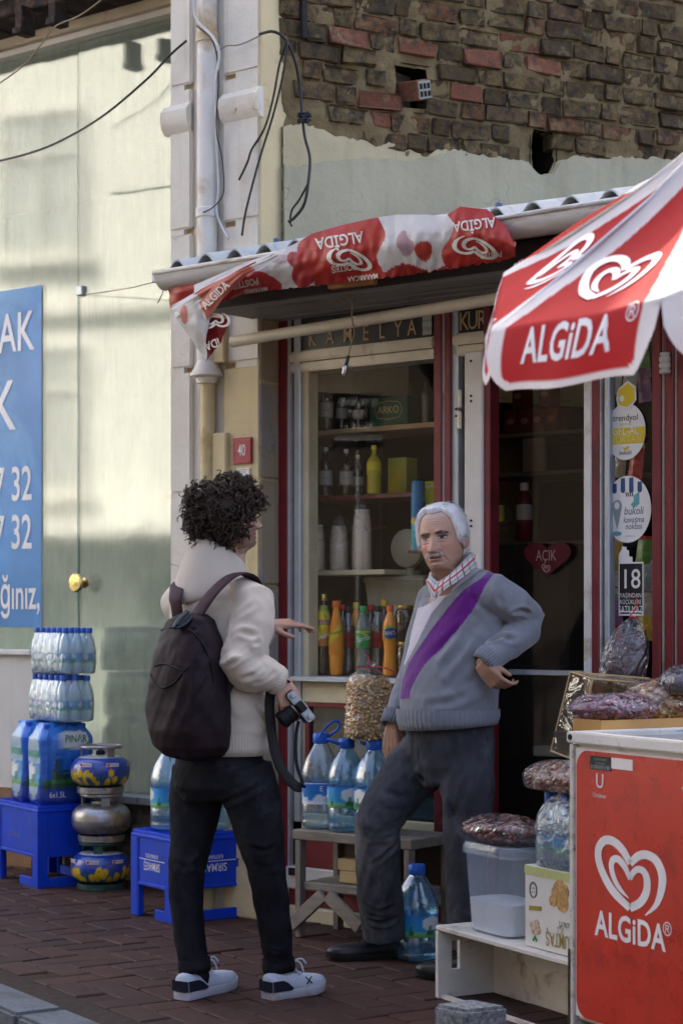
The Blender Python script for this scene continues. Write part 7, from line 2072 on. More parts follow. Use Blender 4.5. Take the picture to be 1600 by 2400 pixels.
def ring_tube(name, pts, ra, rb, ref, mt, parent, ribs=0, amp=.0018, n=160, thick=.004):
 pts = [Vector(p) for p in pts]; rings = []
 def ring(p, t, s, a, b, rib):
  u = t.cross(s); out = []
  for k in range(n):
   an = 2 * math.pi * k / n; w = amp * math.copysign(abs(math.cos(an * rib)) ** .7, math.cos(an * rib)) if rib else 0
   out.append(p + s * ((a + w) * math.cos(an)) + u * ((b + w) * math.sin(an)))
  return out
 m = len(pts)
 for i, p in enumerate(pts):
  t = (pts[min(i + 1, m - 1)] - pts[max(i - 1, 0)]).normalized(); s = Vector(ref); s = (s - t * s.dot(t)).normalized()
  rings.append(ring(p, t, s, ra[i], rb[i], ribs))
 t = (pts[-1] - pts[-2]).normalized(); s = Vector(ref); s = (s - t * s.dot(t)).normalized()
 rings.append(ring(pts[-1] - t * .001, t, s, ra[-1] - thick, rb[-1] - thick, ribs)); rings.append(ring(pts[-1] - t * .03, t, s, ra[-1] - thick * 1.6, rb[-1] - thick * 1.6, 0))
 q = MB(); q.rings(rings, True, False, False); return q.build(name, mt, parent, smooth=True)
def strands(name, mt, parent, items, nseg=7, sides=4):
 q = MB()
 for pts, r in items:
  c = catmull(pts, max(2, nseg // max(1, len(pts) - 1)))
  L = len(c) - 1
  q.tube(c, [r * (1 - .75 * (i / L) ** 1.5) for i in range(L + 1)], sides, cap=False)
 return q.build(name, mt, parent, smooth=True)
def shoe(name, heel, toe, w, parent, upper_m, sole_m, high=.075, sole_t=.028, toe_h=.05):
 heel, toe = Vector(heel), Vector(toe); d = (toe - heel); L = d.length; d.normalize(); s = Vector((-d.y, d.x, 0)); up = Vector((0, 0, 1))
 root = None
 outline = [(0, .55), (.02, .72), (.08, .82), (.25, .80), (.42, .82), (.6, .98), (.75, 1.0), (.88, .86), (.96, .55), (1.0, .18)]
 def loop(z, k, lift=0.0):
  pts = []
  for t, ww in outline: pts.append(heel + d * (L * t) + s * (w * ww * k) + up * (z + lift * max(0, t - .7) ** 2 * 1.2))
  for t, ww in reversed(outline): pts.append(heel + d * (L * t) - s * (w * ww * k) + up * (z + lift * max(0, t - .7) ** 2 * 1.2))
  return pts
 q = MB(); q.rings([loop(.0, .93, .12), loop(.004, .99, .12), loop(sole_t - .003, 1.02, .12), loop(sole_t, 1.0, .12)])
 so = q.build("sole", sole_m, parent, smooth='auto')
 secs = [(.0, .52, high * .90), (.03, .72, high), (.10, .80, high * 1.03), (.22, .78, high * 1.02), (.34, .76, high * 1.05), (.46, .80, high * .92), (.58, .92, high * .80), (.72, .95, toe_h + .008), (.85, .84, toe_h), (.94, .58, toe_h * .82), (.99, .24, toe_h * .55)]
 rings = []
 for t, ww, hh in secs:
  ring = []
  for k in range(20):
   a = math.pi * k / 19; x = math.cos(a); zz = math.sin(a) ** .7
   ring.append(heel + d * (L * t) + s * (w * ww * math.copysign(abs(x) ** .75, x)) + up * (sole_t - .006 + (hh - sole_t + .006) * zz + .12 * 1.2 * max(0, t - .7) ** 2))
  rings.append(ring)
 q = MB(); q.rings(rings, True, True, True); u = q.build("upper", upper_m, parent, smooth=True)
 return so, u, d, s, L
# --- the old man
YO = 7.12
def O(px, py, dy=0.0): return P(px, py, YO + dy)
fO = Vector((-.80, -.60, 0)); lO = Vector((.60, -.80, 0))
head_c = O(1036, 1266, -.03)
yaw = math.atan2(-.42, .90)
HMo = Matrix.Translation(head_c) @ Matrix.Rotation(yaw, 4, 'Z') @ Matrix.Rotation(R(-7), 4, 'Y') @ Matrix.Rotation(R(-3), 4, 'X') @ Matrix.Diagonal((1.02, 1.0, 1.02, 1))
SK = (.50, .29, .20)
def old_col(x, y, z, phi):
 ax = abs(x); c = list(SK)
 n = noise.noise(Vector((x * 60, y * 60, z * 60)))
 c = [q * (1 + .10 * n) for q in c]
 def mixto(t, k):
  k = max(0, min(1, k))
  for i in range(3): c[i] = c[i] * (1 - k) + t[i] * k
 if y > .02:
  mixto((.56, .24, .17), .45 * E(ax - .045, .022) * E(z + .03, .02))
  mixto((.55, .25, .18), .5 * E(x, .014) * E(z + .04, .014))
  mixto((.62, .41, .31), .5 * E(x, .05) * E(z - .06, .03))
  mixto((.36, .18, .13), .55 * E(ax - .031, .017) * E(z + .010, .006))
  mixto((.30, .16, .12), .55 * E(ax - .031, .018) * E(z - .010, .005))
  if ((ax - .0315) / .0150) ** 2 + ((z - .0005) / .0050) ** 2 < 1:
   mixto((.40, .34, .30), 1)
   if abs(ax - .0315 - (-.002 if x > 0 else .002)) < .0062: mixto((.015, .01, .008), 1)
  if abs(z - .0058 + .10 * max(0, ax - .034)) < .0026 and abs(ax - .0315) < .0175: mixto((.035, .02, .016), .95)
  if abs(z + .0055) < .0015 and abs(ax - .0315) < .015: mixto((.20, .09, .07), .7)
  mixto((.30, .14, .10), .55 * E(ax - (.022 + (-z - .045) * .45), .0035) * (1 if -.09 < z < -.045 else 0))
  bz = .0155 + .004 * E(ax - .034, .014)
  if abs(z - bz) < .0052 * (1.15 - abs(ax - .032) / .04) and .010 < ax < .054: mixto((.06, .055, .055) if (n > -.25) else (.22, .2, .19), .88)
  mixto((.62, .59, .56), .75 * (E(x, .026) ** 1.2 if ax < .034 else 0) * E(z + .0590, .0050))
  if ax < .025: mixto((.46, .15, .12), .85 * E(z + .0805, .0050) * (1 - (ax / .026) ** 2) + .5 * E(z + .0672, .0028))
  if ax < .024: mixto((.05, .018, .015), .97 * E(z + .0727, .0032))
  if -.118 < z < -.06: mixto((.44, .31, .25), .22)
 if z < -.115: mixto((.44, .25, .17), .5)
 if z > .075 or (y < .045 and z > .012): mixto((.62, .50, .43), .5)
 return tuple(c)
vv, ff, cc = head_mesh(HMo, True, old_col)
bodyO = MB()
def ringO(px, py, W, D, dy=0.0): return (O(px, py, dy), W, D)
tor = [ringO(1066, 1372, .07, .065), ringO(1078, 1398, .15, .09), ringO(1080, 1424, .175, .10), ringO(1066, 1520, .17, .125), ringO(1052, 1640, .17, .14), ringO(1055, 1720, .165, .125), ringO(1055, 1790, .15, .11)]
bodyO.tube([t[0] for t in tor], [t[1] for t in tor], 24, [t[2] for t in tor], ref=lO)
bodyO.tube([O(1062, 1350), O(1070, 1400)], .058, 16)
shL, elL, wrL = O(1158, 1405, -.14), O(1240, 1462, -.02), O(1128, 1560, -.22)
shR, elR, wrR = O(1022, 1408, .17), O(975, 1565, .30), O(920, 1702, .14)
bodyO.tube([shL, shL.lerp(elL, .5), elL, elL.lerp(wrL, .35), wrL], [.05, .047, .042, .04, .027], 14)
bodyO.tube([shR, shR.lerp(elR, .5), elR, elR.lerp(wrR, .4), wrR], [.05, .047, .042, .04, .027], 14)
hipL, knL, anL = O(1104, 1775, -.10), O(1096, 1985, -.12), O(1098, 2205, -.12)
hipR, knR, anR = O(1010, 1775, .10), O(880, 1925, .03), O(900, 2170, .19)
for h_, k_, a_ in ((hipL, knL, anL), (hipR, knR, anR)):
 bodyO.tube([h_, h_.lerp(k_, .5), k_, k_.lerp(a_, .3), a_], [.062, .06, .05, .05, .036], 14)
hand(bodyO, wrL, (.55, -.10, -.62), (-.65, -.70, -.10), (.3, -.8, .6), .33, sc=.98, curls=[.55, .70, .80, .85], thumb_out=.25)
hand(bodyO, wrR, (-.08, -.15, -1), (-.55, -.80, .1), (.9, -.2, 0), .28, sc=.98, thumb_out=.35)
me = fuse(bodyO, .0042, 3)
b0 = vget(me); bf = [tuple(p.vertices) for p in me.polygons]
allv = [tuple(p) for p in b0]; nb0 = len(allv)
hn = [(SK[0] * .88 * (1 + .1 * noise.noise(Vector(p) * 40)), SK[1] * .86, SK[2] * .84) for p in allv]
me2 = bpy.data.meshes.new("person"); me2.from_pydata(allv + [tuple(p) for p in vv], [], bf + [tuple(i + nb0 for i in f) for f in ff]); me2.materials.append(skin_m)
paint(me2, hn + cc); me2.polygons.foreach_set("use_smooth", [True] * len(me2.polygons)); bpy.data.meshes.remove(me)
om = put("person", me2); tag(om, "white-haired man in grey sweater with purple stripe, hand on hip", "person", "people at the shop")
white_hair = mat("white_hair", (.80, .79, .78), .6, var=.2, scale=120, bump=.6, bscale=200, stretch=(1, 1, .3), sheen=.2)
def hair_edge(phi):
 p = abs((phi + math.pi) % (2 * math.pi) - math.pi)
 if p < .45: return .093 - .004 * math.cos(p * 5)
 if p < .95: return .0955 - (p - .45) / .5 * .030
 if p < 1.2: return .059 - (p - .95) / .25 * .066
 if p < 1.42: return -.007 - (p - 1.2) / .22 * .018
 if p < 1.62: return -.022 + (p - 1.42) / .2 * .03
 if p < 1.95: return .008 - (p - 1.62) / .33 * .07
 return -.062 - (p - 1.95) / 1.2 * .018
q = MB(); n, m = 90, 40
def cap_fn(u, v):
 phi = 2 * math.pi * u; ze = hair_edge(phi); z = .118 + (ze - .118) * v ** .8
 x, y = head_surface(phi, z); th = .012 + .006 * noise.noise(Vector((x * 25, y * 25, z * 25))) + .006 * (1 if z > .06 else .6)
 th *= min(1, (1 - v) * 5 + .12)
 k = Vector((x, -y, max(z, 0) * .9)).normalized()
 p = Vector((x, -y, z)) + k * th
 return HMo @ p
q.grid(cap_fn, n, m); q.build("hair", white_hair, om, smooth=True)
rn = random.Random(3); items = []
for _ in range(2400):
 phi = rn.uniform(0, 2 * math.pi); ze = hair_edge(phi); z = ze + (.117 - ze) * rn.random() ** 1.1
 x, y = head_surface(phi, z); k = Vector((x, -y, z * .8)).normalized(); root = Vector((x, -y, z)) + k * .006
 dwn = Vector((0, 1.0, -.45)) if z < .07 else Vector((math.copysign(.25, x), 1.0, .15))
 d = (k * .35 + dwn + Vector((rn.gauss(0, .18), rn.gauss(0, .18), rn.gauss(0, .15)))).normalized(); L = rn.uniform(.016, .030)
 items.append(([HMo @ root, HMo @ (root + k * .007 + d * L * .5), HMo @ (root + k * .003 + d * L + Vector((0, 0, -.004)))], .0009))
strands("hair_strands", white_hair, om, items, 6, 3)
items = []
for _ in range(70):
 x = rn.uniform(-.032, .032); z = -.0560 + rn.gauss(0, .0025); _, y = head_surface(math.asin(max(-1, min(1, x / .075))), z)
 root = Vector((x, -y - .006, z)); items.append(([HMo @ root, HMo @ (root + Vector((x * .15, -.004, -.006))), HMo @ (root + Vector((x * .25, -.002, -.008)))], .0009))
strands("moustache", mat("grey_moustache", (.70, .68, .65), .8), om, items, 4, 3)
# --- sweater
knit = vcol_mat("sweater_knit", .85, .5, 260, spec=.15, bdist=.003, sheen=.35)
sw_ = MB()
tor = [ringO(1070, 1366, .095, .085), ringO(1082, 1378, .150, .105), ringO(1084, 1394, .188, .118), ringO(1083, 1420, .198, .128), ringO(1075, 1470, .198, .144), ringO(1065, 1530, .196, .158), ringO(1057, 1590, .196, .170), ringO(1051, 1640, .198, .177), ringO(1050, 1672, .194, .172), ringO(1050, 1690, .190, .166)]
sw_.tube([t[0] for t in tor], [t[1] for t in tor], 40, [t[2] for t in tor], ref=lO)
eL2 = O(1238, 1450, -.05)
sw_.tube([O(1120, 1388, -.10), O(1160, 1392, -.14), O(1200, 1415, -.13), eL2], [.068, .076, .070, .064], 20)
sw_.tube([O(1215, 1428, -.12), eL2, O(1228, 1476, -.09), O(1188, 1512, -.16), O(1150, 1540, -.20), O(1142, 1546, -.205)], [.052, .063, .066, .058, .049, .047], 20)
sw_.tube([O(1045, 1394, .10), O(1024, 1404, .16), shR.lerp(elR, .5), elR, elR.lerp(wrR, .4), O(927, 1680, .15)], [.07, .078, .070, .064, .056, .046], 20)
sm = fuse(sw_, .0046, 8)
v = vget(sm); nn2 = nget(sm); v += nn2 * (.004 * np_noise(v, 14, 1.0) + .002 * np_noise(v, 34, 2.0))[:, None]; vset(sm, v)
folds(sm, [([O(1145, 1480, -.22), O(1190, 1445, -.21), O(1222, 1432, -.19), O(1240, 1440, -.15)], 0.0160, 0.0090), ([O(1118, 1475, -.21), O(1150, 1500, -.2), O(1185, 1478, -.22), O(1215, 1455, -.2)], 0.0128, 0.0099),
  ([O(1150, 1462, -.2), O(1128, 1440, -.2), O(1112, 1400, -.18)], 0.0096, 0.0108), ([O(1105, 1470, -.17), O(1075, 1520, -.17), O(1040, 1570, -.16)], 0.0112, 0.0162), ([O(1120, 1500, -.16), O(1090, 1560, -.16), O(1050, 1610, -.16)], 0.0128, 0.0180),
  ([O(1120, 1610, -.15), O(1070, 1640, -.17), O(1010, 1650, -.15)], 0.0128, 0.0162), ([O(1135, 1640, -.1), O(1090, 1665, -.14), O(1030, 1670, -.16)], 0.0096, 0.0144), ([O(1085, 1470, -.17), O(1050, 1500, -.17), O(1010, 1540, -.14)], 0.0064, 0.0180),
  ([O(1170, 1395, -.21), O(1178, 1430, -.22), O(1168, 1460, -.22)], 0.0080, 0.0126), ([O(1228, 1490, -.14), O(1200, 1500, -.2), O(1172, 1490, -.22)], 0.0096, 0.0108)])
GRY, LAV, PUR = (.225, .235, .265), (.62, .57, .63), (.13, .006, .19)
v = vget(sm); px, py = to_px(v); nr = nget(sm)
def band(pl, pr):
 L_ = np.interp(py, [p[1] for p in pl], [p[0] for p in pl], left=9e9, right=9e9); R_ = np.interp(py, [p[1] for p in pr], [p[0] for p in pr], left=-9e9, right=-9e9)
 return (px > L_) & (px < R_)
def c6(pts): return [(850 + x / 3.484, 1150 + y / 3.484) for x, y in pts]
pur = band(c6([(1030, 655), (960, 720), (820, 810), (690, 960), (560, 1130), (450, 1290), (370, 1410), (320, 1560), (300, 1700)]), c6([(1085, 655), (1000, 770), (915, 950), (800, 1100), (640, 1290), (520, 1400), (440, 1520), (385, 1640), (378, 1700)]))
lav = band(c6([(955, 605), (700, 770), (560, 880), (490, 950), (250, 990), (250, 1310), (250, 1420)]), c6([(1010, 605), (800, 760), (660, 880), (560, 1000), (470, 1180), (390, 1340), (335, 1440)]))
dk = band(c6([(860, 605), (600, 830), (500, 940)]), c6([(945, 605), (700, 765), (500, 950)]))
cols = np.tile(np.array(GRY), (len(v), 1)); cols *= (1 + .06 * np_noise(v, 60, 4))[:, None]
fr_ = (nr @ np.array(fO) > -.35) & (v[:, 1] < YO + .12)
armn = ((v - np.array(shL)) @ np.array((.6, -.2, 0)) > .012) & (py > 1352)
cols[lav & fr_ & ~armn] = LAV; cols[dk & fr_ & ~armn] = (.17, .16, .19); cols[pur & fr_ & ~armn] = PUR
sm.materials.append(knit); paint(sm, cols); swo = put("sweater", sm, om)
knit_r = mat("sweater_rib", (.21, .225, .26), .85, sheen=.3, bump=.4, bscale=260)
ring_tube("hem_rib", [O(1049, 1660), O(1049, 1676), O(1049, 1690, 0), O(1050, 1703)], [.205, .206, .202, .196], [.180, .181, .177, .171], lO, knit_r, om, 62, .0016, 380)
cuffp = [O(1152, 1537, -.197), O(1140, 1549, -.205), O(1130, 1559, -.21)]
ring_tube("cuff_rib", cuffp, [.052, .053, .047], [.050, .051, .045], (0, 0, 1), knit_r, om, 30, .0018, 180)
ring_tube("cuff_rib", [O(930, 1668, .145), O(924, 1686, .135), O(918, 1702, .125)], [.047, .048, .044], [.047, .048, .044], (1, 0, 0), knit_r, om, 28, .0018, 170)
plaid = vcol_mat("plaid_shirt", .8, .2, 200, spec=.15)
def plaid_col(u, v):
 c = (.62, .60, .57)
 if abs((u * 7) % 1 - .5) < .06: c = (.05, .05, .09)
 if abs((v * 3.2) % 1 - .55) < .07: c = (.06, .06, .10)
 if abs((v * 1.6 + .05) % 1 - .86) < .10: c = (.50, .06, .05)
 if u > .72 and abs((u * 9) % 1 - .2) < .16: c = (.42, .10, .07)
 return c
def collar(up, lo, d_up, d_lo, nm, seed, bulge=.012):
 nx, ny = 80, 30; vv = []; ff = []; cc = []
 U = catmull([O(a, b, d) for (a, b), d in zip(up, d_up)], 8); Lw = catmull([O(a, b, d) for (a, b), d in zip(lo, d_lo)], 8)
 def smp(c, t): i = t * (len(c) - 1); k = min(int(i), len(c) - 2); return c[k].lerp(c[k + 1], i - k)
 for j in range(ny + 1):
  for i in range(nx + 1):
   a, b = smp(U, i / nx), smp(Lw, i / nx); p = a.lerp(b, j / ny) + Vector((-.3, -1, .2)) * bulge * math.sin(math.pi * j / ny); vv.append(p); cc.append(plaid_col(i / nx, j / ny))
 for j in range(ny):
  for i in range(nx): a = j * (nx + 1) + i; ff.append((a, a + 1, a + nx + 2, a + nx + 1))
 me = MB().add(vv, ff).mesh(nm, plaid, smooth=True); paint(me, cc); o = put(nm, me, om)
 so = o.modifiers.new("thick", 'SOLIDIFY'); so.thickness = .003
 return o
collar([(1108, 1296), (1092, 1312), (1070, 1334), (1046, 1354), (1026, 1364)], [(1118, 1324), (1098, 1342), (1072, 1362), (1042, 1382), (1014, 1410)], [-.06, -.10, -.125, -.14, -.15], [-.09, -.13, -.16, -.18, -.18], "shirt_collar", 1)
collar([(1028, 1366), (1016, 1356), (1006, 1350), (1000, 1358)], [(1014, 1410), (1008, 1394), (1003, 1380), (999, 1370)], [-.15, -.14, -.11, -.08], [-.178, -.16, -.13, -.10], "shirt_collar", 2)
q = MB(); q.tube([O(1108, 1300, -.05), O(1080, 1330, -.09), O(1050, 1358, -.1), O(1026, 1372, -.12), O(1008, 1362, -.08), O(1012, 1346, -.02), O(1060, 1320, .06), O(1104, 1300, .0)], .012, 10); q.build("collar_stand", mat("shirt_cream", (.55, .50, .42), .8), om, smooth=True)
MB().lathe([(.0045, 0), (.0045, .002)], 12, Matrix.Translation(O(1051, 1359, -.165)) @ Matrix.Rotation(R(90), 4, 'X')).build("collar_button", en_white, om)
# --- trousers
denim = mat("charcoal_trousers", (.046, .049, .060), .85, var=.5, scale=7, dirt=(.12, .125, .14), dirt_amt=.38, dscale=4, bump=.5, bscale=240, stretch=(1, 1, .6), bdist=.003, spec=.08)
tr = MB()
tr.tube([O(1052, 1665), O(1054, 1700), O(1056, 1745), O(1058, 1790), O(1062, 1830)], [.155, .172, .178, .174, .15], 30, [.13, .148, .148, .145, .12], ref=lO)
tr.tube([O(1092, 1735, -.07), O(1098, 1850, -.10), O(1092, 1940, -.11), O(1090, 2050, -.11), O(1094, 2150, -.115), O(1098, 2225, -.12)], [.090, .098, .082, .074, .070, .072], 24, [.095, .10, .088, .080, .074, .074], ref=lO)
tr.tube([O(1020, 1755, .08), O(960, 1815, .07), O(910, 1880, .05), O(884, 1930, .04), O(884, 1990, .08), O(888, 2080, .13), O(896, 2150, .18), O(900, 2195, .2)], [.115, .108, .096, .088, .086, .086, .084, .086], 24)
tm = fuse(tr, .0068, 5); v = vget(tm); nr = nget(tm); v += nr * (.003 * np_noise(v, 16, 5) + .0025 * np_noise(v, 42, 6))[:, None]; vset(tm, v)
folds(tm, [([O(920, 1790, -.05), O(960, 1815, -.06), O(1010, 1825, -.06), O(1050, 1815, -.1)], 0.0150, 0.0126), ([O(905, 1830, -.05), O(950, 1850, -.06), O(1000, 1858, -.06), O(1040, 1845, -.08)], 0.0135, 0.0117), ([O(890, 1868, -.06), O(930, 1885, -.06), O(990, 1895, -.05)], 0.0120, 0.0108), ([O(1040, 1835, -.1), O(1060, 1880, -.15), O(1066, 1930, -.2)], 0.0120, 0.0126),
  ([O(845, 1960, -.02), O(880, 1975, -.05), O(930, 1960, -.02)], 0.0105, 0.0108), ([O(930, 1975, .02), O(900, 2010, -.01), O(870, 2030, .0)], 0.0090, 0.0108), ([O(850, 2120, .08), O(885, 2140, .06), O(925, 2125, .08)], 0.0120, 0.0108), ([O(850, 2155, .1), O(890, 2165, .09), O(935, 2150, .1)], 0.0135, 0.0099), ([O(1060, 1960, -.2), O(1090, 1975, -.21), O(1125, 1965, -.2)], 0.0075, 0.0108), ([O(1065, 2140, -.2), O(1095, 2155, -.2), O(1125, 2140, -.2)], 0.0090, 0.0099), ([O(1100, 1720, -.22), O(1095, 1760, -.22), O(1080, 1800, -.22)], 0.0060, 0.0063), ([O(1120, 1790, -.2), O(1090, 1840, -.21), O(1072, 1900, -.2)], 0.0075, 0.0144)])
tm.materials.append(denim); put("trousers", tm, om)
# --- shoes
blk = mat("black_leather", (.012, .012, .014), .38, var=.3, scale=20, bump=.3, bscale=60); blk_s = mat("black_sole", (.014, .013, .013), .75, bump=.3)
hl, tl_ = G(953, 2243), G(764, 2252); shoe("shoe", hl, tl_, .052, om, blk, blk_s, .085, .026, .055)
hl, tl_ = G(1150, 2292), G(972, 2292); shoe("shoe", hl, tl_, .052, om, blk, blk_s, .085, .026, .055)
q = MB(); d_ = (G(764, 2252) - G(953, 2243)).normalized(); s_ = Vector((-d_.y, d_.x, 0)); c0_ = G(953, 2243)
for k in range(4):
 p = c0_ + d_ * (.145 + .022 * k) + Vector((0, 0, .093 - .010 * k)); q.tube(catmull([p - s_ * .026 + Vector((0, 0, -.014)), p + d_ * .004, p + s_ * .026 + Vector((0, 0, -.014))], 5), .003, 6)
q.build("laces", blk_s, om)
# --- the young man seen from behind
YY = 6.585
def Y(px, py, dy=0.0): return P(px, py, YY + dy)
fY = Vector((.757, .653, 0)); rY = Vector((.653, -.757, 0))
hcY = Y(532, 1218, .0)
HMy = Matrix.Translation(hcY) @ Matrix.Rotation(math.atan2(.93, -.36), 4, 'Z') @ Matrix.Rotation(R(-12), 4, 'X') @ Matrix.Diagonal((.98, 1.0, 1.0, 1))
SY = (.50, .30, .21)
def young_col(x, y, z, phi):
 n = noise.noise(Vector((x * 60, y * 60, z * 60))); c = [q * (1 + .08 * n) for q in SY]
 p = abs((phi + math.pi) % (2 * math.pi) - math.pi)
 def mixto(t, k):
  for i in range(3): c[i] = c[i] * (1 - k) + t[i] * k
 if -.125 < z < -.035 and p < 1.55 and not (abs(x) < .018 and -.05 < z): mixto((.10, .06, .045), .62 * min(1, (-.030 - z) / .02))
 if y > .02 and ((abs(x) - .0315) / .014) ** 2 + (z / .005) ** 2 < 1: mixto((.03, .02, .015), .9)
 if y > .02 and abs(z - .019) < .005 and .01 < abs(x) < .052: mixto((.03, .02, .018), .9)
 if abs(x) < .024 and abs(z + .073) < .009 and y > .05: mixto((.40, .15, .12), .8)
 return tuple(c)
vv, ff, cc = head_mesh(HMy, False, young_col)
bY = MB()
tor = [(Y(522, 1352), .065, .06), (Y(518, 1385), .15, .09), (Y(514, 1412), .18, .10), (Y(512, 1520), .17, .11), (Y(514, 1640), .165, .115), (Y(515, 1740), .165, .115), (Y(515, 1830), .15, .11)]
bY.tube([t[0] for t in tor], [t[1] for t in tor], 24, [t[2] for t in tor], ref=rY)
bY.tube([Y(525, 1330), Y(520, 1390)], .056, 16)
sR, eR, wR = Y(592, 1412, -.14), Y(556, 1545, -.22), Y(660, 1596, -.17)
sL, eL, wL = Y(432, 1412, .15), Y(545, 1530, .36), Y(632, 1466, .40)
for a, b, c in ((sR, eR, wR), (sL, eL, wL)): bY.tube([a, a.lerp(b, .5), b, b.lerp(c, .35), c], [.05, .046, .041, .038, .026], 14)
hRl, kRl, aRl = Y(575, 1810, -.09), Y(622, 2040, -.06), Y(652, 2275, .06)
hLl, kLl, aLl = Y(465, 1810, .09), Y(440, 2035, .05), Y(455, 2275, .05)
for a, b, c in ((hRl, kRl, aRl), (hLl, kLl, aLl)): bY.tube([a, a.lerp(b, .5), b, b.lerp(c, .3), c], [.065, .06, .048, .046, .034], 14)
hand(bY, wR, (.34, -.12, -.93), (.35, -.90, .25), (.95, .25, .3), .5, sc=1.0, curls=[.50, .62, .66, .7], thumb_out=.45)
hand(bY, wL, (.97, .1, .10), (-.1, -.35, .93), (.1, -.9, -.2), .26, spread=.35, sc=.95, curls=[.12, .26, .36, .5], thumb_out=.8)
me = fuse(bY, .0042, 3); b0 = vget(me); bf = [tuple(p.vertices) for p in me.polygons]; allv = [tuple(p) for p in b0]; nb0 = len(allv)
hn = [(SY[0] * .95 * (1 + .1 * noise.noise(Vector(p) * 40)), SY[1] * .9, SY[2] * .88) for p in allv]
me2 = bpy.data.meshes.new("person"); me2.from_pydata(allv + [tuple(p) for p in vv], [], bf + [tuple(i + nb0 for i in f) for f in ff]); me2.materials.append(skin_m)
paint(me2, hn + cc); me2.polygons.foreach_set("use_smooth", [True] * len(me2.polygons)); bpy.data.meshes.remove(me)
ym = put("person", me2); tag(ym, "curly-haired man in cream hoodie seen from behind, holding a camera", "person", "people at the shop")
# --- curly hair
curl_m = mat("dark_brown_hair", (.034, .020, .013), .45, var=.5, scale=60, bump=.3, bscale=200, spec=.3)
rn = random.Random(8)
def yedge(p):
 if p < .9: return .035
 if p < 1.5: return .035 - (p - .9) / .6 * .07
 return -.035 - (p - 1.5) / 1.6 * .065
def capY(u, v):
 phi = 2 * math.pi * u; p = abs((phi + math.pi) % (2 * math.pi) - math.pi); z = .118 + (yedge(p) - .118) * v ** .8; x, y = head_surface(phi, z)
 k = Vector((x, -y, z * .9)).normalized(); th = (.014 + .010 * noise.noise(Vector((x * 30, y * 30, z * 30)))) * min(1, (1 - v) * 5 + .35)
 return HMy @ (Vector((x, -y, z)) + k * th)
MB().grid(capY, 70, 34).build("hair", curl_m, ym, smooth=True)
q = MB()
for _ in range(760):
 phi = rn.uniform(0, 2 * math.pi); p = abs((phi + math.pi) % (2 * math.pi) - math.pi); ze = yedge(p); z = ze + (.116 - ze) * rn.random() ** 1.15
 x, y = head_surface(phi, z); k = Vector((x, -y, z * .9)).normalized(); root = Vector((x, -y, z)) + k * .018
 d = (k * rn.uniform(.5, 1.0) + Vector((0, 0, -.75 if z < .07 else -.1)) + Vector((rn.gauss(0, .45), rn.gauss(0, .45), rn.gauss(0, .35)))).normalized()
 a1 = d.orthogonal().normalized(); a2 = d.cross(a1); L = rn.uniform(.030, .056); hr = rn.uniform(.008, .015); tn = rn.uniform(1.0, 1.8); ph = rn.uniform(0, 6)
 for sn in range(4):
  ofs = d * rn.gauss(0, .0022) + k * rn.gauss(0, .0016); pp = ph + rn.gauss(0, .12); pts = []
  for i in range(15):
   t = i / 14; a = pp + 2 * math.pi * tn * t; pts.append(HMy @ (root + ofs + d * L * t + (a1 * math.cos(a) + a2 * math.sin(a)) * hr * min(1, t * 4) + Vector((0, 0, -.014 * t * t))))
  r0 = rn.uniform(.0012, .0021); q.tube(pts, [r0 * (1 - .7 * (i / 14) ** 2) for i in range(15)], 4, cap=False)
q.build("curls", curl_m, ym, smooth=True)
# --- hoodie
fleece = mat("cream_fleece", (.50, .44, .365), .9, var=.07, scale=5, bump=.35, bscale=300, sheen=.3, bdist=.002)
h_ = MB()
tor = [(Y(522, 1358), .09, .085), (Y(518, 1372), .150, .105), (Y(514, 1392), .195, .122), (Y(511, 1420), .212, .132), (Y(510, 1490), .208, .142), (Y(511, 1580), .204, .148), (Y(514, 1660), .205, .150), (Y(517, 1715), .203, .150), (Y(518, 1732), .190, .140)]
h_.tube([t[0] for t in tor], [t[1] for t in tor], 40, [t[2] for t in tor], ref=rY)
h_.tube([Y(560, 1398, -.1), Y(592, 1408, -.14), Y(590, 1470, -.18), Y(572, 1525, -.21), Y(560, 1548, -.22)], [.068, .080, .076, .070, .066], 20)
h_.tube([Y(572, 1520, -.21), Y(556, 1546, -.22), Y(584, 1570, -.21), Y(625, 1584, -.19), Y(652, 1594, -.175)], [.062, .070, .066, .058, .047], 20)
h_.tube([Y(460, 1400, .1), Y(430, 1410, .15), Y(470, 1480, .26), Y(540, 1526, .36), Y(590, 1500, .38), Y(622, 1474, .395)], [.07, .085, .078, .07, .06, .048], 20)
hm = fuse(h_, .0062, 5); v = vget(hm); nr = nget(hm); v += nr * (.005 * np_noise(v, 13, 3) + .0025 * np_noise(v, 31, 4))[:, None]; vset(hm, v)
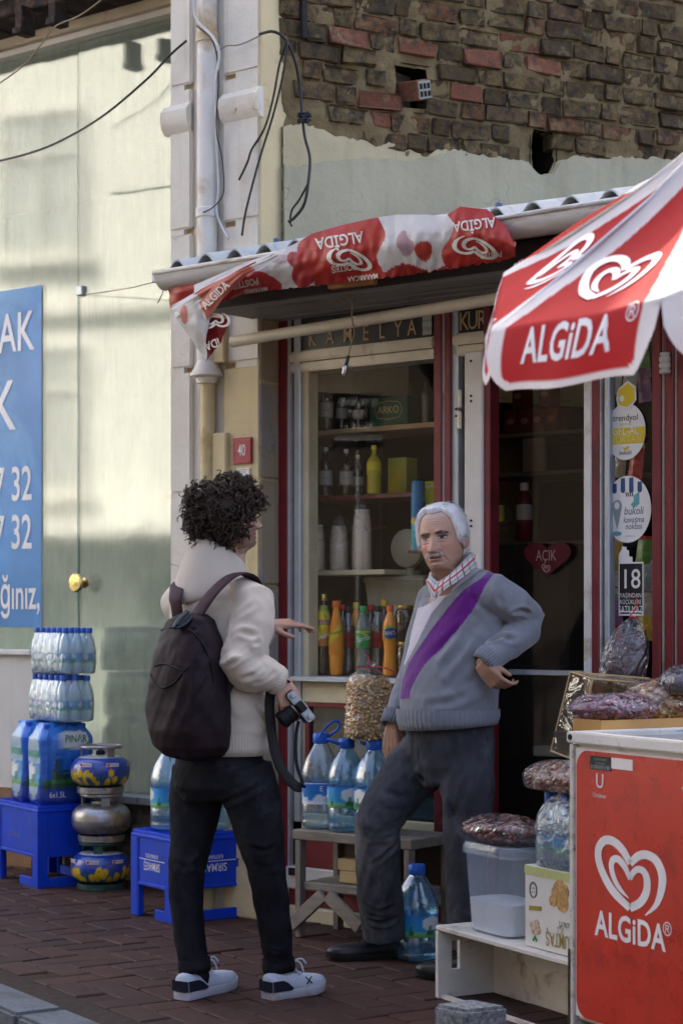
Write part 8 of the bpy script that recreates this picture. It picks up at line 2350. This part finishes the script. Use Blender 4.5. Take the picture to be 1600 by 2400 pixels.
folds(hm, [([Y(522, 1545, -.28), Y(545, 1530, -.30), Y(580, 1512, -.30), Y(606, 1505, -.26)], 0.0165, 0.0090), ([Y(530, 1565, -.28), Y(560, 1545, -.30), Y(592, 1530, -.28)], 0.0120, 0.0081), ([Y(535, 1490, -.26), Y(560, 1480, -.27), Y(600, 1490, -.26)], 0.0105, 0.0108), ([Y(545, 1440, -.24), Y(570, 1430, -.25), Y(600, 1410, -.24)], 0.0090, 0.0117),
  ([Y(570, 1590, -.27), Y(600, 1580, -.28), Y(622, 1560, -.26)], 0.0105, 0.0090), ([Y(600, 1604, -.26), Y(625, 1596, -.26), Y(645, 1575, -.24)], 0.0090, 0.0081), ([Y(520, 1590, -.2), Y(545, 1640, -.21), Y(580, 1680, -.2)], 0.0150, 0.0144), ([Y(560, 1600, -.2), Y(590, 1640, -.2), Y(610, 1690, -.18)], 0.0120, 0.0126), ([Y(480, 1700, -.2), Y(540, 1706, -.22), Y(600, 1700, -.2)], 0.0075, 0.0090), ([Y(530, 1420, -.2), Y(526, 1500, -.22), Y(530, 1560, -.2)], 0.0090, 0.0108), ([Y(600, 1660, -.15), Y(620, 1690, -.12), Y(628, 1715, -.1)], 0.0120, 0.0090)])
hm.materials.append(fleece); put("hoodie", hm, ym)
ring_tube("waistband", [Y(518, 1712), Y(518, 1728), Y(519, 1748), Y(519, 1766)], [.200, .196, .192, .186], [.148, .144, .140, .135], rY, fleece, ym, 90, .0006, 360)
ring_tube("cuff", [Y(640, 1590, -.18), Y(652, 1594, -.175), Y(663, 1598, -.17)], [.05, .05, .042], [.05, .05, .042], (0, 0, 1), fleece, ym, 30, .0008, 120)
ring_tube("cuff", [Y(606, 1486, .39), Y(618, 1478, .394), Y(630, 1468, .40)], [.05, .05, .042], [.05, .05, .042], (0, 0, 1), fleece, ym, 30, .0008, 120)
def hood_loop(c, ax, ay, az, rx, ry, n=48, pinch=0.0):
 out = []
 for k in range(n):
  a = 2 * math.pi * k / n; b = Vector(c) + Vector(ax) * (rx * math.cos(a)) + Vector(ay) * (ry * math.sin(a)); out.append(b)
 return out
bk = -fY; up = Vector((0, 0, 1))
loops = []
for (px, py, dy, rx, ry, tilt) in ((508, 1385, 0, .10, .11, -.25), (500, 1382, 0, .128, .142, -.38), (497, 1373, 0, .134, .147, -.30), (499, 1358, 0, .126, .134, -.06), (504, 1334, 0, .113, .120, .26), (509, 1308, 0, .105, .113, .50), (512, 1299, 0, .099, .107, .58), (514, 1304, 0, .094, .098, .54), (518, 1332, 0, .084, .085, .42), (522, 1365, 0, .08, .08, .3)):
 loops.append(hood_loop(Y(px, py, dy), rY, bk * math.cos(tilt) + up * math.sin(tilt), up, rx, ry))
q = MB(); q.rings(loops, True, False, False); hme = q.mesh("hood", fleece, smooth=True, weld=False)
v = vget(hme); nr = nget(hme); v += nr * (.006 * np_noise(v, 15, 9))[:, None]; vset(hme, v)
ho = put("hood", hme, ym); sb = ho.modifiers.new("s", 'SUBSURF'); sb.levels = 1; sb.render_levels = 1
# --- jeans
jean = mat("black_jeans", (.014, .0145, .019), .85, var=.45, scale=8, dirt=(.034, .036, .045), dirt_amt=.2, dscale=5, bump=.45, bscale=260, bdist=.002, spec=.08)
j_ = MB()
j_.tube([Y(517, 1735), Y(516, 1765), Y(514, 1800), Y(513, 1840), Y(516, 1868)], [.160, .172, .178, .176, .14], 30, [.118, .128, .142, .145, .12], ref=rY)
j_.tube([Y(570, 1800, -.08), Y(590, 1870, -.08), Y(607, 1945, -.07), Y(624, 2037, -.06), Y(636, 2110, -.02), Y(646, 2190, .02), Y(652, 2262, .05)], [.10, .098, .085, .066, .062, .056, .050], 24)
j_.tube([Y(470, 1800, .08), Y(460, 1870, .08), Y(452, 1945, .07), Y(438, 2035, .05), Y(437, 2110, .05), Y(443, 2190, .05), Y(455, 2262, .05)], [.10, .095, .080, .064, .060, .055, .050], 24)
jm = fuse(j_, .0062, 5); v = vget(jm); nr = nget(jm); v += nr * (.0025 * np_noise(v, 18, 5) + .002 * np_noise(v, 45, 6))[:, None]; vset(jm, v)
folds(jm, [([Y(580, 2010, -.14), Y(620, 2022, -.15), Y(660, 2010, -.13)], 0.0112, 0.0081), ([Y(585, 2040, -.14), Y(625, 2046, -.15), Y(663, 2034, -.12)], 0.0112, 0.0081), ([Y(585, 1985, -.14), Y(620, 1995, -.15), Y(655, 1980, -.13)], 0.0096, 0.0090), ([Y(405, 2005, -.02), Y(440, 2020, -.03), Y(478, 2008, -.02)], 0.0112, 0.0081), ([Y(402, 2035, -.02), Y(438, 2045, -.03), Y(474, 2032, -.02)], 0.0112, 0.0081), ([Y(520, 1880, -.1), Y(560, 1868, -.16), Y(610, 1840, -.17)], 0.0128, 0.0108), ([Y(420, 1850, -.05), Y(470, 1868, -.08), Y(515, 1876, -.09)], 0.0096, 0.0108), ([Y(625, 2225, -.03), Y(655, 2235, -.03), Y(680, 2222, -.02)], 0.0096, 0.0072), ([Y(425, 2225, -.03), Y(455, 2235, -.03), Y(482, 2222, -.02)], 0.0096, 0.0072)])
jm.materials.append(jean); put("jeans", jm, ym)
for c, dy in (((653, 2252), .05), ((456, 2252), .05)):
 ring_tube("rolled_cuff", [Y(c[0] - 1, c[1] - 6, dy), Y(c[0], c[1] + 10, dy), Y(c[0] + 1, c[1] + 24, dy)], [.056, .058, .055], [.056, .058, .055], (1, 0, 0), jean, ym, 0, 0, 60)
navy = mat("dark_socks", (.012, .014, .024), .9); MB().tube([Y(655, 2262, .055), Y(660, 2300, .07)], [.044, .044], 14).build("sock", navy, ym, smooth=True); MB().tube([Y(458, 2262, .055), Y(464, 2300, .07)], [.044, .044], 14).build("sock", navy, ym, smooth=True)
sn_w = mat("white_sneaker", (.40, .45, .53), .5, dirt=(.36, .38, .42), dirt_amt=.15, dscale=12); sn_s = mat("sneaker_sole", (.40, .42, .48), .6, dirt=(.30, .25, .22), dirt_amt=.25, dscale=15)
for k, (hp_, tp_) in enumerate((((424, 2344), (548, 2312)), ((625, 2344), (757, 2321)))):
 hl, tl_ = G(*hp_), G(*tp_); so, u, d, s, L = shoe("shoe", hl, tl_, .050, ym, sn_w, sn_s, .088, .032, .062)
 sd = -s if s.y > 0 else s; upv = Vector((0, 0, 1)); q = MB()                   # dark heel patch on the side we see
 poly = [(.0, .030), (.30, .030), (.335, .036), (.24, .058), (.17, .066), (.0, .066)]
 for side in (1, -1):
  vv2 = []
  for (t, z) in poly: vv2.append(hl + d * (L * t) + sd * side * (.050 * (.74 if t < .02 else .82) * (1 - .25 * max(0, (z - .035) / .05)) + .004) + upv * z)
  q.add(vv2, [tuple(range(len(vv2)))])
 q.rings([[hl + d * -.004 + sd * (.037 * math.cos(a)) - d * (.004 * abs(math.sin(a))) + upv * z for a in np.linspace(0, math.pi, 9)] for z in (.030, .066)], False)
 q.build("heel_patch", navy, ym)
 q = MB(); c0_ = hl + d * (L * .42) + upv * .098
 for i in range(4):
  p = c0_ + d * (.020 * i) - upv * (.012 * i); q.tube(catmull([p - s * .022 - upv * .010, p + upv * .004, p + s * .022 - upv * .010], 4), .0032, 6)
 q.tube(catmull([c0_, c0_ + upv * .02 + sd * .01, c0_ + upv * .03 + d * .03 + sd * .02, c0_ + upv * .012 + d * .045 + sd * .03], 5), .0038, 6); q.tube(catmull([c0_, c0_ + upv * .025 - d * .01, c0_ + upv * .02 + d * .015 + sd * .03, c0_ + sd * .045 + d * .02 - upv * .012], 5), .0038, 6)
 q.build("laces", sn_w, ym, smooth=True)
 if k == 1:
  q = MB(); c1_ = hl + d * (L * .58) + sd * .0485 + upv * .058
  for a0, b0_ in (((-.016, .012), (.016, -.014)), ((-.008, -.014), (.012, .010))): q.bar(c1_ + d * a0[0] + upv * a0[1], c1_ + d * b0_[0] + upv * b0_[1], .003, .003)
  q.build("side_emblem", navy, ym)
band = MB(); band.tube([wR + Vector((.002, 0, .014)) + .031 * Vector((math.cos(a) * .8, math.sin(a), -.55 * math.cos(a))) for a in np.linspace(0, 6.28, 24)], .004, 6); tag(band.build("wristband", navy, smooth=True), "dark wristband on the young man's right wrist", "wristband")
# --- backpack
bp_m = mat("maroon_nylon", (.013, .007, .010), .6, spec=.15, var=.35, scale=8, bump=.35, bscale=160, dirt=(.026, .012, .018), dirt_amt=.4, dscale=4); bp_k = mat("black_webbing", (.008, .008, .010), .6, bump=.4, bscale=200); strap_m = mat("maroon_strap", (.034, .014, .021), .6, bump=.3, bscale=160)
bpk = thing("backpack", "dark maroon backpack worn on the young man's back", "backpack", (Y(428, 1780).x, Y(428, 1780).y - .15, 0)); BPI = Matrix.Translation((-bpk.location.x, -bpk.location.y, 0))
def bc(px, py, dy): return BPI @ Y(px, py, dy)
secs = [(436, 1438, .06, .035), (434, 1452, .098, .060), (432, 1490, .122, .080), (430, 1540, .140, .098), (428, 1600, .152, .112), (428, 1660, .158, .120), (430, 1710, .154, .118), (434, 1748, .138, .105), (438, 1770, .11, .08), (440, 1780, .06, .045)]
q = MB(); rings = []
for px, py, W, D in secs:
 c = bc(px + 14, py, -.150); ring = []
 for k in range(44):
  a = 2 * math.pi * k / 44; cx2, sx2 = math.cos(a), math.sin(a); cx2 = math.copysign(abs(cx2) ** .8, cx2); sx2 = math.copysign(abs(sx2) ** .8, sx2)
  ring.append(c + rY * (W * cx2) + fY * (D * sx2))
 rings.append(ring)
q.rings(rings); pk = fuse(q, .0065, 4); v = vget(pk); nr = nget(pk); v += nr * (.004 * np_noise(v, 17, 2) + .002 * np_noise(v, 38, 3))[:, None]; vset(pk, v)
folds(pk, [([bc(360, 1560, -.2), bc(400, 1550, -.27), bc(440, 1565, -.29)], .006, .006), ([bc(395, 1480, -.24), bc(440, 1470, -.25), bc(480, 1500, -.24), bc(505, 1560, -.22)], .005, .005), ([bc(440, 1570, -.28), bc(450, 1650, -.28), bc(445, 1740, -.27)], .005, .007), ([bc(480, 1520, -.26), bc(450, 1590, -.28), bc(430, 1660, -.28)], .006, .014), ([bc(400, 1500, -.24), bc(385, 1560, -.25), bc(360, 1620, -.24)], .005, .012), ([bc(500, 1590, -.24), bc(470, 1660, -.28), bc(440, 1700, -.28)], .005, .014)])
pk.materials.append(bp_m); put("pack", pk, bpk)
from mathutils.bvhtree import BVHTree
bvh = BVHTree.FromPolygons([Vector(p) for p in vget(pk)], [tuple(p.vertices) for p in pk.polygons])
def on_pack(px, py, off=.002):
 o_ = BPI @ Vector((0, 0, EYE)); d = (bc(px, py, 0) - o_).normalized(); hit = bvh.ray_cast(o_, d)
 return (hit[0] + hit[1] * off) if hit[0] is not None else bc(px, py, -.2)
for nm, pts, rr in (("zip", [(380, 1478), (410, 1470), (445, 1478), (475, 1510), (495, 1560), (500, 1600)], .0035), ("zip", [(365, 1560), (385, 1556), (415, 1566), (432, 1572), (446, 1500 + 60)], .003), ("pocket_seam", [(355, 1580), (365, 1605), (385, 1612), (410, 1600), (428, 1578)], .003), ("side_seam", [(470, 1500), (452, 1570), (452, 1640), (445, 1740)], .002), ("zip", [(488, 1580), (470, 1610), (450, 1640)], .0025)):
 MB().tube(catmull([on_pack(a, b) for a, b in pts], 6), rr, 6).build(nm, bp_k, bpk, smooth=True)
def belt(pts, w, th, mt, nm, parent, ref, I=None):
 c = catmull([(I @ p if I is not None else p) for p in pts], 6); MB().tube(c, [w] * len(c), 12, [th] * len(c), ref=ref).build(nm, mt, parent, smooth=True)
belt([Y(448, 1466, -.17), Y(468, 1432, -.19), Y(500, 1388, -.20), Y(540, 1352, -.19), Y(572, 1345, -.155), Y(594, 1360, -.10), Y(604, 1392, -.05)], .033, .006, strap_m, "shoulder_strap", bpk, rY, BPI)
belt([Y(420, 1462, -.10), Y(414, 1425, -.11), Y(412, 1398, -.10), Y(418, 1372, -.05), Y(428, 1362, .02)], .033, .006, strap_m, "shoulder_strap", bpk, rY, BPI)
belt([Y(556, 1570, -.20), Y(536, 1610, -.22), Y(514, 1660, -.22)], .014, .003, bp_k, "lower_strap", bpk, (1, 0, 0), BPI)
belt([Y(446, 1446, -.22), Y(432, 1462, -.235), Y(412, 1470, -.235), Y(420, 1452, -.225), Y(440, 1432, -.21)], .016, .005, mat("blue_black_webbing", (.014, .022, .034), .5), "grab_handle", bpk, rY, BPI)
# --- film camera in the hand, with its strap
cx_a = Vector((.74, .22, .62)).normalized(); cz_a = Vector((.30, -.92, .12)); cz_a = (cz_a - cx_a * cz_a.dot(cx_a)).normalized(); cy_a = cz_a.cross(cx_a)
cm = thing("film_camera", "small black and silver film camera held in the young man's hand", "camera", Matrix.Translation(Y(697, 1658, -.17)) @ Matrix((cx_a, cy_a, cz_a)).transposed().to_4x4())
cblk = mat("camera_black", (.010, .010, .011), .45, spec=.2, bump=.4, bscale=160); csil = mat("camera_chrome", (.30, .31, .33), .35, metal=.8, bump=.05)
MB().box(-.012, .022, -.062, .062, -.03, .028).build("camera_body", cblk, cm, bevel=.004, seg=2); MB().box(-.011, .021, -.060, .060, .029, .042).build("top_plate", csil, cm, bevel=.004, seg=2)
MB().prism([(-.014, .040), (.018, .040), (.014, .062), (-.010, .062)], -.018, .018).build("prism_housing", cblk, cm, bevel=.003)
for yy in (-.045, .045): MB().lathe([(.009, .042), (.009, .051), (.007, .052)], 14, Matrix.Translation((.005, yy, 0))).build("dial", csil, cm)
Ml = Matrix.Translation((-.012, 0, 0)) @ Matrix.Rotation(R(-90), 4, 'Y')
MB().lathe([(.029, 0), (.029, .012), (.031, .014), (.031, .030), (.029, .032), (.029, .044), (.031, .046), (.031, .058), (.028, .062), (.024, .058), (.001, .05)], 26, Ml).build("lens", cblk, cm, smooth='auto')
MB().lathe([(.0300, .0), (.0305, .001), (.0305, .005), (.030, .006)], 26, Ml).build("lens_ring", csil, cm, smooth='auto')
belt([Y(700, 1690, -.16), Y(694, 1720, -.16), Y(693, 1770, -.16), Y(697, 1800, -.16), Y(706, 1825, -.16), Y(710, 1838, -.16)], .006, .002, cblk, "strap_end", cm, (1, 0, 0), cm.matrix_world.inverted())
belt([Y(640, 1596, -.13), Y(632, 1640, -.14), Y(634, 1690, -.15), Y(642, 1750, -.155), Y(658, 1800, -.16), Y(684, 1835, -.16), Y(702, 1846, -.16), Y(710, 1838, -.16)], .017, .003, cblk, "neck_strap", cm, (1, 0, 0), cm.matrix_world.inverted())
